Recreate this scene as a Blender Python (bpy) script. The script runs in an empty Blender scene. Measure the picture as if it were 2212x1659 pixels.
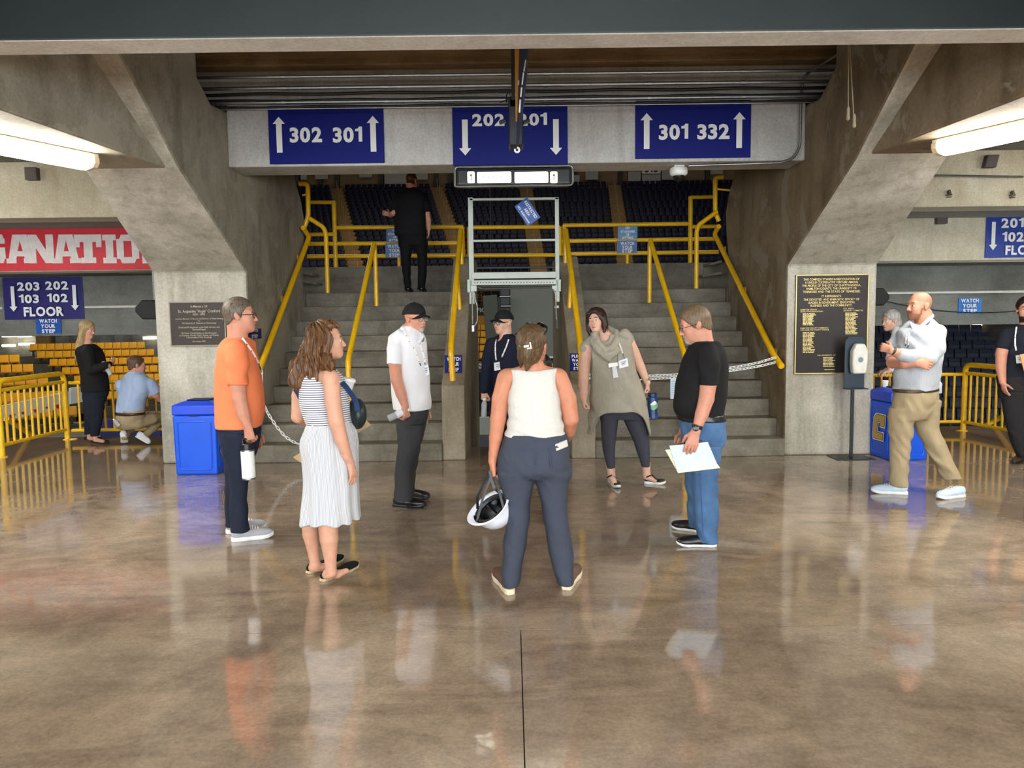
import bpy, math, random
import numpy as np
from mathutils import Vector, Matrix, Quaternion
random.seed(3)
RNG = np.random.RandomState(3)
C = bpy.context.scene.collection
SC = bpy.context.scene

# ------------------------------------------------------------------ camera, world, light, exposure
FPX, CX, CY, EYE = 1662.0, 1106.0, 829.5, 1.65
PITCH = math.atan((690.0 - CY) / FPX)
ROLL = math.radians(0.7)
_fw = np.array([0, math.cos(PITCH), math.sin(PITCH)])
_u0 = np.array([0, -math.sin(PITCH), math.cos(PITCH)])
_r = math.cos(ROLL) * np.array([1., 0, 0]) - math.sin(ROLL) * _u0
_u = math.cos(ROLL) * _u0 + math.sin(ROLL) * np.array([1., 0, 0])
CAM = np.array([0, 0, EYE])
cam = bpy.data.cameras.new('camera')
cam.sensor_width = 36.0
cam.lens = 36.0 * FPX / 2212.0
cam.clip_end = 400
camo = bpy.data.objects.new('camera', cam)
C.objects.link(camo)
camo.matrix_world = Matrix(((_r[0], _u[0], -_fw[0], 0), (_r[1], _u[1], -_fw[1], 0), (_r[2], _u[2], -_fw[2], EYE), (0, 0, 0, 1)))
SC.camera = camo

w = bpy.data.worlds.new('daylight')
SC.world = w
w.use_nodes = True
bg = w.node_tree.nodes['Background']
bg.inputs[0].default_value = (0.80, 0.90, 1.0, 1)
bg.inputs[1].default_value = 1.0

def area(name, loc, rot, sx, sy, power, col):
    l = bpy.data.lights.new(name, 'AREA')
    l.shape = 'RECTANGLE'; l.size = sx; l.size_y = sy; l.energy = power; l.color = col
    o = bpy.data.objects.new(name, l); C.objects.link(o)
    o.location = loc; o.rotation_euler = rot
    return o
# daylight through the glazed front of the concourse, behind the camera
area('daylight_window', (0, -7.4, 2.1), (math.radians(84), 0, 0), 20, 3.2, 1500, (0.86, 0.94, 1.0))
# house lights under the arena roof
area('arena_house_light', (0, 40, 25), (0, 0, 0), 40, 20, 3400, (1.0, 0.94, 0.82))
area('arena_house_light', (-22, 40, 12), (0, 0, 0), 14, 10, 1700, (1.0, 0.94, 0.82))
area('bowl_light', (0, 16.5, 10), (0, 0, 0), 16, 5, 900, (1.0, 0.92, 0.80))
SC.view_settings.view_transform = 'Standard'
SC.view_settings.look = 'None'
SC.view_settings.gamma = 1.0
SC.view_settings.exposure = 0.55
SC.view_settings.use_curve_mapping = False
SC.cycles.max_bounces = 7
SC.cycles.diffuse_bounces = 4
SC.cycles.glossy_bounces = 3
SC.cycles.transmission_bounces = 4
SC.cycles.caustics_reflective = False
SC.cycles.caustics_refractive = False
SC.cycles.sample_clamp_indirect = 4.0
TUBE_POWER = 44.0

# ------------------------------------------------------------------ helpers: photograph pixel -> point in the place
def ray(x, y):
    return _fw + _r * ((x - CX) / FPX) - _u * ((y - CY) / FPX)
def at(x, y, Y):
    d = ray(x, y); return CAM + d * (Y / d[1])
def onz(x, y, z):
    d = ray(x, y); return CAM + d * ((z - EYE) / d[2])
def onx(x, y, X):
    d = ray(x, y); return CAM + d * (X / d[0])
def V(*a): return np.array(a, float)
def nrm(v):
    v = np.asarray(v, float); return v / (np.linalg.norm(v) + 1e-12)

def lin(c):
    return tuple(((v / 255.0) / 12.92 if v / 255.0 <= 0.04045 else ((v / 255.0 + 0.055) / 1.055) ** 2.4) for v in c)

# ------------------------------------------------------------------ materials
MATS = {}
def _nt(name):
    m = bpy.data.materials.new(name); m.use_nodes = True
    nt = m.node_tree
    return m, nt, nt.nodes['Principled BSDF']
def _noise(nt, scale, detail=3, rough=0.55, stretch=None, coord='Object'):
    tc = nt.nodes.new('ShaderNodeTexCoord')
    n = nt.nodes.new('ShaderNodeTexNoise')
    n.inputs['Scale'].default_value = scale; n.inputs['Detail'].default_value = detail; n.inputs['Roughness'].default_value = rough
    if stretch:
        mp = nt.nodes.new('ShaderNodeMapping'); mp.inputs['Scale'].default_value = stretch
        nt.links.new(tc.outputs[coord], mp.inputs[0]); nt.links.new(mp.outputs[0], n.inputs['Vector'])
    else:
        nt.links.new(tc.outputs[coord], n.inputs['Vector'])
    return n
def _ramp(nt, fac, stops):
    r = nt.nodes.new('ShaderNodeValToRGB')
    e = r.color_ramp.elements
    while len(e) < len(stops): e.new(0.5)
    for k, (p, c) in enumerate(stops):
        e[k].position = p; e[k].color = (*c, 1) if len(c) == 3 else c
    nt.links.new(fac, r.inputs[0])
    return r
def _mix(nt, fac, a, b, mode='MIX'):
    m = nt.nodes.new('ShaderNodeMix'); m.data_type = 'RGBA'; m.blend_type = mode
    for sock, v in ((m.inputs[0], fac), (m.inputs[6], a), (m.inputs[7], b)):
        if hasattr(v, 'is_linked') or hasattr(v, 'links'): nt.links.new(v, sock)
        elif isinstance(v, (int, float)): sock.default_value = v
        else: sock.default_value = (*v, 1)
    return m.outputs[2]
def _bump(nt, h, strength, dist, bsdf, prev=None):
    b = nt.nodes.new('ShaderNodeBump'); b.inputs['Strength'].default_value = strength; b.inputs['Distance'].default_value = dist
    nt.links.new(h, b.inputs['Height'])
    if prev is not None: nt.links.new(prev, b.inputs['Normal'])
    nt.links.new(b.outputs[0], bsdf.inputs['Normal'])
    return b.outputs[0]

def plain(name, rgb, rough=0.5, metal=0.0, var=0.08, scale=12, bump=0.0, bscale=120, spec=0.5, sheen=0.0, stretch=None):
    if name in MATS: return MATS[name]
    m, nt, b = _nt(name)
    c = lin(rgb)
    n = _noise(nt, scale, 3, 0.55, stretch)
    r = _ramp(nt, n.outputs[0], [(0.3, tuple(v * (1 - var) for v in c)), (0.7, tuple(min(1, v * (1 + var)) for v in c))])
    nt.links.new(r.outputs[0], b.inputs['Base Color'])
    b.inputs['Roughness'].default_value = rough; b.inputs['Metallic'].default_value = metal
    b.inputs['Specular IOR Level'].default_value = spec
    if sheen:
        b.inputs['Sheen Weight'].default_value = sheen
    if bump:
        n2 = _noise(nt, bscale, 2, 0.5, stretch)
        _bump(nt, n2.outputs[0], bump, 0.004, b)
    MATS[name] = m
    return m
def cloth(name, rgb, var=0.10, wrinkle=0.35, wscale=9, weave=500, rough=0.85):
    if name in MATS: return MATS[name]
    m, nt, b = _nt(name)
    c = lin(rgb)
    n = _noise(nt, 5, 4, 0.6)
    r = _ramp(nt, n.outputs[0], [(0.3, tuple(v * (1 - var) for v in c)), (0.7, tuple(min(1, v * (1 + var)) for v in c))])
    nt.links.new(r.outputs[0], b.inputs['Base Color'])
    b.inputs['Roughness'].default_value = rough; b.inputs['Specular IOR Level'].default_value = 0.25
    n1 = _noise(nt, wscale, 4, 0.5, (1, 1, 0.6)); n1.inputs['Distortion'].default_value = 1.2
    p = _bump(nt, n1.outputs[0], wrinkle * .8, 0.03, b)
    n2 = _noise(nt, weave, 1, 0.5)
    _bump(nt, n2.outputs[0], 0.12, 0.001, b, p)
    MATS[name] = m
    return m
def emit(name, rgb, strength):
    if name in MATS: return MATS[name]
    m, nt, b = _nt(name)
    b.inputs['Base Color'].default_value = (*lin(rgb), 1)
    b.inputs['Emission Color'].default_value = (*lin(rgb), 1)
    n = _noise(nt, 6, 1)
    r = _ramp(nt, n.outputs[0], [(0.2, (0.96,) * 3), (0.8, (1, 1, 1))])
    mm = nt.nodes.new('ShaderNodeMath'); mm.operation = 'MULTIPLY'; mm.inputs[1].default_value = strength
    nt.links.new(r.outputs[0], mm.inputs[0]); nt.links.new(mm.outputs[0], b.inputs['Emission Strength'])
    MATS[name] = m
    return m
def concrete(name, dark, mid, light, blotch=0.9, stain=(70, 62, 48), stain_amt=0.5, streak=(3.2, 3.2, 0.35), rough=0.75, patch=None):
    if name in MATS: return MATS[name]
    m, nt, b = _nt(name)
    n1 = _noise(nt, blotch, 6, 0.62); n1.inputs['Distortion'].default_value = 0.6
    base = _ramp(nt, n1.outputs[0], [(0.28, lin(dark)), (0.50, lin(mid)), (0.72, lin(light))])
    n2 = _noise(nt, 2.2, 5, 0.6, streak)
    f2 = _ramp(nt, n2.outputs[0], [(0.48, (0, 0, 0)), (0.74, (stain_amt,) * 3)])
    c = _mix(nt, f2.outputs[0], base.outputs[0], lin(stain))
    n3 = _noise(nt, 38, 4, 0.7)
    f3 = _ramp(nt, n3.outputs[0], [(0.3, (0.80, 0.80, 0.80)), (0.7, (1.12, 1.12, 1.12))])
    c = _mix(nt, 1.0, c, f3.outputs[0], 'MULTIPLY')
    if patch:
        n4 = _noise(nt, 1.1, 7, 0.68, (1.4, 1.0, 0.9)); n4.inputs['Distortion'].default_value = 1.5
        f4 = _ramp(nt, n4.outputs[0], [(0.53, (0, 0, 0)), (0.57, (0.8, 0.8, 0.8))])
        c = _mix(nt, f4.outputs[0], c, lin(patch))
    nt.links.new(c, b.inputs['Base Color'])
    b.inputs['Roughness'].default_value = rough
    b.inputs['Specular IOR Level'].default_value = 0.3
    p = _bump(nt, n3.outputs[0], 0.25, 0.004, b)
    _bump(nt, n1.outputs[0], 0.25, 0.03, b, p)
    MATS[name] = m
    return m

def floor_material():
    m, nt, b = _nt('polished_concrete')
    n1 = _noise(nt, 0.55, 7, 0.62); n1.inputs['Distortion'].default_value = 0.8
    base = _ramp(nt, n1.outputs[0], [(0.32, lin((128, 111, 96))), (0.48, lin((160, 140, 121))), (0.68, lin((188, 168, 147)))])
    n2 = _noise(nt, 1.7, 6, 0.7, (0.35, 1.3, 1)); n2.inputs['Distortion'].default_value = 1.0
    f2 = _ramp(nt, n2.outputs[0], [(0.48, (0, 0, 0)), (0.68, (0.6,) * 3)])
    c = _mix(nt, f2.outputs[0], base.outputs[0], lin((114, 98, 83)))
    n5 = _noise(nt, 5.0, 6, 0.72)
    f5 = _ramp(nt, n5.outputs[0], [(0.34, (0.80, 0.80, 0.79)), (0.66, (1.14, 1.14, 1.13))])
    c = _mix(nt, 1.0, c, f5.outputs[0], 'MULTIPLY')
    n3 = _noise(nt, 48, 5, 0.8)
    f3 = _ramp(nt, n3.outputs[0], [(0.36, (0.78, 0.78, 0.78)), (0.64, (1.10, 1.10, 1.10))])
    c = _mix(nt, 1.0, c, f3.outputs[0], 'MULTIPLY')
    # pale scratches
    n4 = _noise(nt, 9, 2, 0.4, (0.4, 3.0, 1)); n4.inputs['Distortion'].default_value = 2.5
    f4 = _ramp(nt, n4.outputs[0], [(0.738, (0, 0, 0)), (0.745, (0.25,) * 3), (0.752, (0, 0, 0))])
    c = _mix(nt, f4.outputs[0], c, lin((178, 164, 140)))
    nt.links.new(c, b.inputs['Base Color'])
    rr = _ramp(nt, n5.outputs[0], [(0.3, (0.05,) * 3), (0.55, (0.075,) * 3), (0.8, (0.12,) * 3)])
    nt.links.new(rr.outputs[0], b.inputs['Roughness'])
    b.inputs['IOR'].default_value = 1.55
    b.inputs['Specular IOR Level'].default_value = 0.62
    b.inputs['Coat Weight'].default_value = 0.25
    b.inputs['Coat Roughness'].default_value = 0.05
    nb = _noise(nt, 11, 2, 0.45)
    p = _bump(nt, nb.outputs[0], 0.035, 0.02, b)
    nb2 = _noise(nt, 240, 2, 0.5)
    _bump(nt, nb2.outputs[0], 0.015, 0.001, b, p)
    return m

M_FLOOR = floor_material()
M_PILLAR = concrete('pillar_concrete', (148, 143, 130), (182, 177, 163), (207, 203, 191), 1.1, (104, 96, 80), 0.45)
M_RAKER = concrete('raker_concrete', (132, 127, 113), (162, 156, 141), (188, 183, 168), 0.8, (88, 78, 62), 0.6, (1.6, 1.6, 0.5), patch=(166, 161, 146))
M_RAKER2 = concrete('raker_concrete_brown', (110, 96, 76), (134, 118, 94), (156, 142, 118), 0.8, (74, 58, 40), 0.6, (1.6, 1.6, 0.4), patch=(146, 138, 122))
M_BEAM = concrete('beam_concrete', (164, 162, 155), (192, 191, 186), (214, 214, 210), 0.9, (120, 114, 100), 0.35)
M_STAIR = concrete('stair_concrete', (96, 90, 78), (124, 118, 104), (148, 142, 128), 2.0, (92, 74, 56), 0.4, (0.7, 3, 6))
M_CHEEK = concrete('cheek_concrete', (128, 115, 96), (156, 144, 123), (176, 166, 146), 1.5, (98, 82, 62), 0.4)
M_CREAM = concrete('cream_concrete', (178, 170, 146), (200, 193, 170), (214, 208, 188), 1.3, (168, 150, 110), 0.35)
M_GREYC = concrete('grey_concrete', (92, 92, 86), (116, 117, 110), (140, 141, 134), 1.0, (84, 80, 66), 0.4, (0.5, 1, 3))
M_BROWN = concrete('brown_soffit', (104, 84, 58), (130, 108, 76), (150, 128, 96), 1.2, (62, 48, 32), 0.5, (0.4, 3, 3))
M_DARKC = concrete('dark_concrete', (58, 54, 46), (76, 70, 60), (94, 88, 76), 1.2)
M_GREENP = plain('dark_green_paint', (26, 36, 36), 0.45, var=0.10, scale=3)
M_YELLOW = plain('yellow_paint', (250, 192, 18), 0.30, var=0.06, scale=8)
M_YELLOWB = plain('yellow_paint_worn', (248, 194, 26), 0.35, var=0.12, scale=14)
M_NAVYSIGN = plain('navy_sign', (4, 18, 108), 0.5, spec=.2, var=0.06, scale=2)
M_BLUESIGN = plain('blue_sign', (24, 84, 172), 0.35, var=0.06, scale=4)
M_WHITE = plain('white_print', (236, 236, 232), 0.5, var=0.02)
M_BLACK = plain('black_plastic', (18, 18, 19), 0.4, var=0.1)
M_STEEL = plain('galvanised_steel', (150, 150, 150), 0.35, 0.9, var=0.12, scale=30)
M_DKCABLE = plain('black_cable', (16, 16, 18), 0.5)
M_PALEGREY = plain('pale_grey_paint', (188, 196, 186), 0.45, var=0.05, scale=6)
M_BIN = plain('blue_bin_plastic', (2, 82, 214), 0.38, var=0.05, scale=5, bump=0.05, bscale=200)
M_GOLD = plain('gold_print', (186, 152, 66), 0.5, var=0.03)
M_NAVY = plain('navy_print', (20, 28, 70), 0.5, var=0.03)
M_BRONZE = plain('bronze_plaque', (58, 50, 46), 0.55, 0.35, var=0.1, scale=60, bump=0.2, bscale=300)
M_BRASS = plain('brass_letters', (214, 190, 122), 0.35, 0.7, var=0.05)
M_SEATY = plain('yellow_seat', (208, 150, 16), 0.35, var=0.06, scale=3)
M_SEATB = plain('navy_seat', (7, 11, 40), 0.5, var=0.1, scale=3, spec=.25)
M_SEATD = plain('dark_seat', (20, 24, 44), 0.4, var=0.1, scale=3)
M_AISLE = plain('aisle_step', (136, 106, 64), 0.7, var=0.15, scale=4)
M_TAN = plain('tan_wall', (134, 104, 66), 0.7, var=0.1, scale=0.6)
M_GREYP = plain('grey_panel', (126, 130, 120), 0.6, var=0.03, scale=1)
M_TUBE = emit('lamp_diffuser', (255, 250, 238), TUBE_POWER)
M_LIT = emit('lit_panel', (255, 250, 226), 2.6)
M_FARLIT = emit('far_lamp', (255, 244, 220), 6.0)
M_CHAIN = plain('white_chain', (242, 242, 238), 0.45, var=0.04)
M_RED = plain('red_banner', (206, 40, 56), 0.5, var=0.05, scale=2)
M_CLEARP = None

# ------------------------------------------------------------------ mesh building
class MB:
    def __init__(s): s.v = []; s.f = []; s.m = []
    def add(s, vs, fs, mi=0):
        b = len(s.v); s.v += [tuple(map(float, p)) for p in vs]
        s.f += [tuple(i + b for i in f) for f in fs]; s.m += [mi] * len(fs)
        return s
    def box(s, lo, hi, mi=0):
        x0, y0, z0 = lo; x1, y1, z1 = hi
        return s.add([(x0, y0, z0), (x1, y0, z0), (x1, y1, z0), (x0, y1, z0), (x0, y0, z1), (x1, y0, z1), (x1, y1, z1), (x0, y1, z1)],
                     [(0, 3, 2, 1), (4, 5, 6, 7), (0, 1, 5, 4), (1, 2, 6, 5), (2, 3, 7, 6), (3, 0, 4, 7)], mi)
    def obox(s, c, ax, ay, az, mi=0):
        c, ax, ay, az = (np.asarray(q, float) for q in (c, ax, ay, az))
        vs = [c - ax - ay - az, c + ax - ay - az, c + ax + ay - az, c - ax + ay - az, c - ax - ay + az, c + ax - ay + az, c + ax + ay + az, c - ax + ay + az]
        return s.add(vs, [(0, 3, 2, 1), (4, 5, 6, 7), (0, 1, 5, 4), (1, 2, 6, 5), (2, 3, 7, 6), (3, 0, 4, 7)], mi)
    def tube(s, pts, r, n=10, mi=0, closed=False, flat=1.0):
        pts = [np.asarray(p, float) for p in pts]; N = len(pts)
        rs = r if isinstance(r, (list, tuple)) else [r] * N
        prev = None; rings = []
        for i in range(N):
            if closed: t = nrm(pts[(i + 1) % N] - pts[i - 1])
            else: t = nrm(pts[min(i + 1, N - 1)] - pts[max(i - 1, 0)])
            if prev is None:
                a = np.array([0, 0, 1.]) if abs(t[2]) < 0.9 else np.array([1., 0, 0])
                u = nrm(np.cross(t, a))
            else:
                u = prev - t * prev.dot(t)
                u = nrm(u) if np.linalg.norm(u) > 1e-6 else nrm(np.cross(t, [0, 0, 1.]))
            prev = u; v = np.cross(t, u)
            rings.append([pts[i] + rs[i] * (math.cos(2 * math.pi * k / n) * u + flat * math.sin(2 * math.pi * k / n) * v) for k in range(n)])
        vs = [p for rg in rings for p in rg]; fs = []
        for i in range(N if closed else N - 1):
            j = (i + 1) % N
            for k in range(n):
                fs.append((i * n + k, i * n + (k + 1) % n, j * n + (k + 1) % n, j * n + k))
        if not closed:
            fs.append(tuple(range(n - 1, -1, -1))); fs.append(tuple((N - 1) * n + k for k in range(n)))
        return s.add(vs, fs, mi)
    def prism(s, poly, d, mi=0):
        poly = [np.asarray(p, float) for p in poly]; d = np.asarray(d, float); n = len(poly)
        return s.add(poly + [p + d for p in poly], [tuple(range(n - 1, -1, -1)), tuple(range(n, 2 * n))] + [(i, (i + 1) % n, n + (i + 1) % n, n + i) for i in range(n)], mi)
    def lathe(s, prof, o=(0, 0, 0), ax=(0, 0, 1), n=20, mi=0):
        o = np.asarray(o, float); ax = nrm(ax)
        u = nrm(np.cross(ax, [0, 1., 0] if abs(ax[1]) < 0.9 else [1., 0, 0])); v = np.cross(ax, u)
        vs = []; fs = []
        for (r, h) in prof:
            for k in range(n):
                a = 2 * math.pi * k / n
                vs.append(o + ax * h + r * (math.cos(a) * u + math.sin(a) * v))
        for i in range(len(prof) - 1):
            for k in range(n):
                fs.append((i * n + k, i * n + (k + 1) % n, (i + 1) * n + (k + 1) % n, (i + 1) * n + k))
        fs.append(tuple(range(n - 1, -1, -1))); fs.append(tuple((len(prof) - 1) * n + k for k in range(n)))
        return s.add(vs, fs, mi)
    def build(s, name, mats, parent=None, origin=None, smooth=False, bevel=0, bseg=2, angle=40):
        me = bpy.data.meshes.new(name)
        o3 = np.zeros(3) if origin is None else np.asarray(origin, float)
        me.from_pydata([tuple(np.asarray(p) - o3) for p in s.v], [], s.f)
        for m in (mats if isinstance(mats, (list, tuple)) else [mats]): me.materials.append(m)
        if any(s.m): me.polygons.foreach_set('material_index', s.m)
        import bmesh
        bm = bmesh.new(); bm.from_mesh(me); bmesh.ops.recalc_face_normals(bm, faces=bm.faces); bm.to_mesh(me); bm.free()
        if smooth:
            me.polygons.foreach_set('use_smooth', [True] * len(me.polygons))
            try: me.set_sharp_from_angle(angle=math.radians(angle))
            except Exception: pass
        o = bpy.data.objects.new(name, me); C.objects.link(o)
        o.location = o3
        if parent is not None: hang(o, parent)
        if bevel:
            b = o.modifiers.new('bevel', 'BEVEL'); b.width = bevel; b.segments = bseg; b.limit_method = 'ANGLE'; b.angle_limit = math.radians(35)
        return o
def hang(o, parent):
    """parent o to parent and leave it where it stands"""
    o.parent = parent
    m = Matrix.Identity(4); q = parent; chain_ = []
    while q is not None: chain_.append(q); q = q.parent
    for q in reversed(chain_):
        m = m @ q.matrix_parent_inverse @ Matrix.LocRotScale(q.location, q.rotation_euler, q.scale)
    o.matrix_parent_inverse = m.inverted()
def tag(o, label=None, cat=None, group=None, kind=None):
    if label: o['label'] = label
    if cat: o['category'] = cat
    if group: o['group'] = group
    if kind: o['kind'] = kind
    return o
def thing(name, label, cat, loc=(0, 0, 0), group=None):
    o = bpy.data.objects.new(name, None); C.objects.link(o)
    o.location = tuple(map(float, loc)); o.empty_display_size = 0.1
    return tag(o, label, cat, group)
def struct(o): o['kind'] = 'structure'; return o
def dup(root, loc=None, rotz=None, label=None):
    r = root.copy(); C.objects.link(r)
    if loc is not None: r.location = loc
    if rotz is not None: r.rotation_euler = (0, 0, rotz)
    if label: r['label'] = label
    def rec(a, b):
        for ch in a.children:
            c = ch.copy(); C.objects.link(c); c.parent = b; rec(ch, c)
    rec(root, r)
    return r

# ------------------------------------------------------------------ lettering
GL = {}
def load_glyphs():
    chars = 'ABCDEFGHIJKLMNOPQRSTUVWXYZabcdefghijklmnopqrstuvwxyz0123456789.,-"'
    tmp = []
    for wt, off in (('b', 0.040), ('n', 0.004), ('l', -0.012)):
        for ch in chars:
            cu = bpy.data.curves.new('g', 'FONT'); cu.body = ch; cu.size = 1.0; cu.offset = off; cu.resolution_u = 3
            o = bpy.data.objects.new('g', cu); C.objects.link(o); tmp.append((wt, ch, o))
    dg = bpy.context.evaluated_depsgraph_get()
    for wt, ch, o in tmp:
        me = bpy.data.meshes.new_from_object(o.evaluated_get(dg))
        vs = np.array([v.co[:2] for v in me.vertices]) if len(me.vertices) else np.zeros((0, 2))
        GL[wt + ch] = (vs, [tuple(p.vertices) for p in me.polygons])
        bpy.data.meshes.remove(me)
    for wt, ch, o in tmp:
        cu = o.data; bpy.data.objects.remove(o); bpy.data.curves.remove(cu)
load_glyphs()
CAPH = GL['bH'][0][:, 1].max() - GL['bH'][0][:, 1].min()
_k = CAPH / .73
GL['b1'] = (np.array([(0, .50), (0, .61), (.13, .64), (.19, .73), (.33, .73), (.33, 0), (.16, 0), (.16, .50)]) * _k, [(0, 1, 2, 7), (2, 3, 4, 7), (4, 5, 6, 7)])
def text(mb, s, org, rx, up, h, wt='b', align='c', width=None, sp=0.07, mi=0):
    """letters of cap height h; org = baseline point (centre/left), width = fit to this width"""
    org, rx, up = (np.asarray(q, float) for q in (org, rx, up))
    x = 0; items = []
    for ch in s:
        if ch == ' ': x += 0.30; continue
        vs, fs = GL[wt + ch]
        mn, mx = vs[:, 0].min(), vs[:, 0].max()
        items.append((vs - np.array([mn - x, 0]), fs)); x += mx - mn + sp
    W = x - sp
    sy = h / CAPH; sx = sy if width is None else width / W
    x0 = {'c': -W / 2, 'l': 0, 'r': -W}[align]
    for vs, fs in items:
        mb.add([org + rx * ((p[0] + x0) * sx) + up * (p[1] * sy) for p in vs], fs, mi)
def arrow(mb, c, rx, up, hgt, wid, shaft=0.42, head=0.2, mi=0):
    c, rx, up = (np.asarray(q, float) for q in (c, rx, up))
    h = hgt / 2; w_ = wid / 2; s = w_ * shaft; k = hgt * head
    pts = [(-s, -h), (s, -h), (s, h - k), (w_, h - k), (0, h), (-w_, h - k), (-s, h - k)]
    mb.add([c + rx * a + up * b for a, b in pts], [(0, 1, 2, 6), (6, 2, 3, 4, 5)], mi)
# ================================================================== SETTING
XL, XR = -3.06, 3.22
# ---- floor: slabs with recessed joints
fl = MB().box((-16, -8, -0.30), (16, 9.9, -0.030)).box((-16, 9.9, -0.30), (-0.60, 11.25, -0.03)).box((0.74, 9.9, -0.30), (16, 11.25, -0.03)).build('floor', M_DARKC)
struct(fl)
g = 0.004
xs = [-16, -6.0, 0.03, 6.1, 16]; ys = [-8, -2.2, 3.98, 9.93]
g = 0.0025
for j in range(3):
    xj = xs if j < 2 else [-16, 16]
    for i in range(len(xj) - 1):
        MB().box((xj[i] + g, ys[j] + g, -0.03), (xj[i + 1] - g, ys[j + 1] - g, 0)).build('floor_slab', M_FLOOR, fl)
MB().box((-16, 9.93 + g, -0.03), (-0.60, 11.25, 0)).build('floor_slab', M_FLOOR, fl)
MB().box((0.74, 9.93 + g, -0.03), (16, 11.25, 0)).build('floor_slab', M_FLOOR, fl)

# ---- ceiling over the concourse, end walls, window wall behind the camera
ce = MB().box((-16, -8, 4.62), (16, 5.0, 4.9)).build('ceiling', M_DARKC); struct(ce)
struct(MB().box((-16.3, -8, -0.3), (-16, 14, 4.9)).build('wall_left', M_CREAM))
struct(MB().box((16, -8, -0.3), (16.3, 14, 4.9)).build('wall_right', M_CREAM))
wb = MB().box((-16, -8.3, -0.3), (-10.2, -8, 4.9)).box((10.2, -8.3, -0.3), (16, -8, 4.9)).box((-10.2, -8.3, 3.8), (10.2, -8, 4.9))
for k in range(9): wb.box((-10.2 + k * 2.5, -8.2, 0), (-10.1 + k * 2.5, -8.1, 3.8))
struct(wb.build('wall_back', M_CREAM))

# ---- top beam with dark green face
tb = MB(); tb.box((-9, 4.70, 3.325), (9, 4.95, 4.62))
o = tb.build('ceiling_beam', [concrete('drip_concrete', (198, 196, 188), (216, 214, 206), (234, 233, 227), 1.6, (236, 238, 234), 0.6, (4, 4, 0.5)), M_GREENP], bevel=0.012)
for p in o.data.polygons:
    if p.normal.y < -0.9: p.material_index = 1
tag(struct(o), 'long concrete beam across the top with dark green painted face', 'beam')

# ---- pillars with sloping raker and wing wall
prof = [(8.98, 0), (8.98, 2.235), (7.25, 3.09), (6.25, 3.77), (5.0, 4.62), (5.0, 5.5), (6.0, 5.06), (7.56, 4.20), (8.14, 3.90), (8.7, 3.95), (10.8, 4.2), (11.15, 3.75), (11.5, 3.42), (11.62, 3.18), (11.58, 2.9), (11.45, 2.5), (11.45, 0)]
def pillar(xin, xout, dy, mat_f, mat_s, label):
    t = thing('concrete_pillar', label, 'pillar', ((xin + xout) / 2, 9.0 + dy, 0)); struct(t)
    def xo(Y):
        return xout + (0.115 * (8.98 - Y)) * (1 if xout < 0 else -1) if Y < 8.98 else xout
    def body(name, pr, mats):
        n = len(pr); vs = [(xin, Y + dy, z) for Y, z in pr] + [(xo(Y), Y + dy, z) for Y, z in pr]
        fs = [tuple(range(n)), tuple(range(n, 2 * n))] + [(i, (i + 1) % n, n + (i + 1) % n, n + i) for i in range(n)]
        ob = MB().add(vs, fs).build(name, mats, t, bevel=0.032, bseg=2)
        for p in ob.data.polygons:
            if abs(p.normal.x) > 0.9: p.material_index = 1
        return ob
    body('column', prof, [mat_f, mat_s])
    return t
PL = pillar(XL, -4.14, 0, M_PILLAR, M_RAKER, 'left concrete pillar with sloping raker and small bronze memorial plaque')
PR = pillar(XR, 4.27, 0.05, M_PILLAR, M_RAKER2, 'right concrete pillar with sloping raker and tall plaque with gold letters')

# ---- beams running towards the camera, just inside the rakers
def ybeam(s, xi0, xi1, wid, z, mat, label):
    # inner face from (xi0, Y 8.2) to (xi1, Y 4.0)
    vs = []
    for zz in (z, 4.62):
        vs += [(xi0, 7.9, zz), (xi1, 3.2, zz), (xi1 + s * wid, 3.2, zz), (xi0 + s * (wid - 0.1), 7.9, zz)]
    o = MB().add(vs, [(0, 1, 2, 3), (4, 5, 6, 7), (0, 1, 5, 4), (1, 2, 6, 5), (2, 3, 7, 6), (3, 0, 4, 7)]).build('haunch_beam', mat, bevel=0.02)
    tag(struct(o), label, 'beam')
ybeam(-1, -3.10, -3.60, 0.86, 3.085, M_RAKER, 'left concrete beam running toward the camera above the tube lamp')
ybeam(1, 3.26, 3.76, 0.86, 3.13, M_RAKER2, 'right brownish concrete beam running toward the camera above the tube lamp')

# ---- sign beam between the rakers
zb0 = at(1106, 354, 8.55)[2]; zb1 = 4.42
sb = MB().box((XL, 8.55, zb0), (XR, 9.05, 4.0)).box((-4.6, 8.55, 4.0), (4.8, 9.05, zb1)).build('sign_beam', M_BEAM, bevel=0.015)
tag(struct(sb), 'pale concrete cross beam carrying the three blue section signs', 'beam')
# ---- stepped soffit of the seating above
so = thing('stepped_soffit', 'brown stepped concrete soffit behind the pipes above the blue signs', 'soffit', (0, 8.5, 4)); struct(so)
for i in range(16):
    y0 = 8.62 - 0.23 * i; z0 = 4.345 + 0.068 * i
    MB().box((-4.6, y0 - 0.25, z0), (4.8, y0, z0 + 0.2)).build('soffit_board', M_BROWN, so, bevel=0.008)
MB().box((-4.6, 8.62, 4.42), (4.8, 9.4, 4.6)).build('soffit_back', M_BROWN, so)
# ---- ceiling slab over landing
struct(MB().box((XL - 1, 9.05, 4.2), (XR + 1, 11.3, 4.6)).build('ceiling', M_DARKC))

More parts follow.
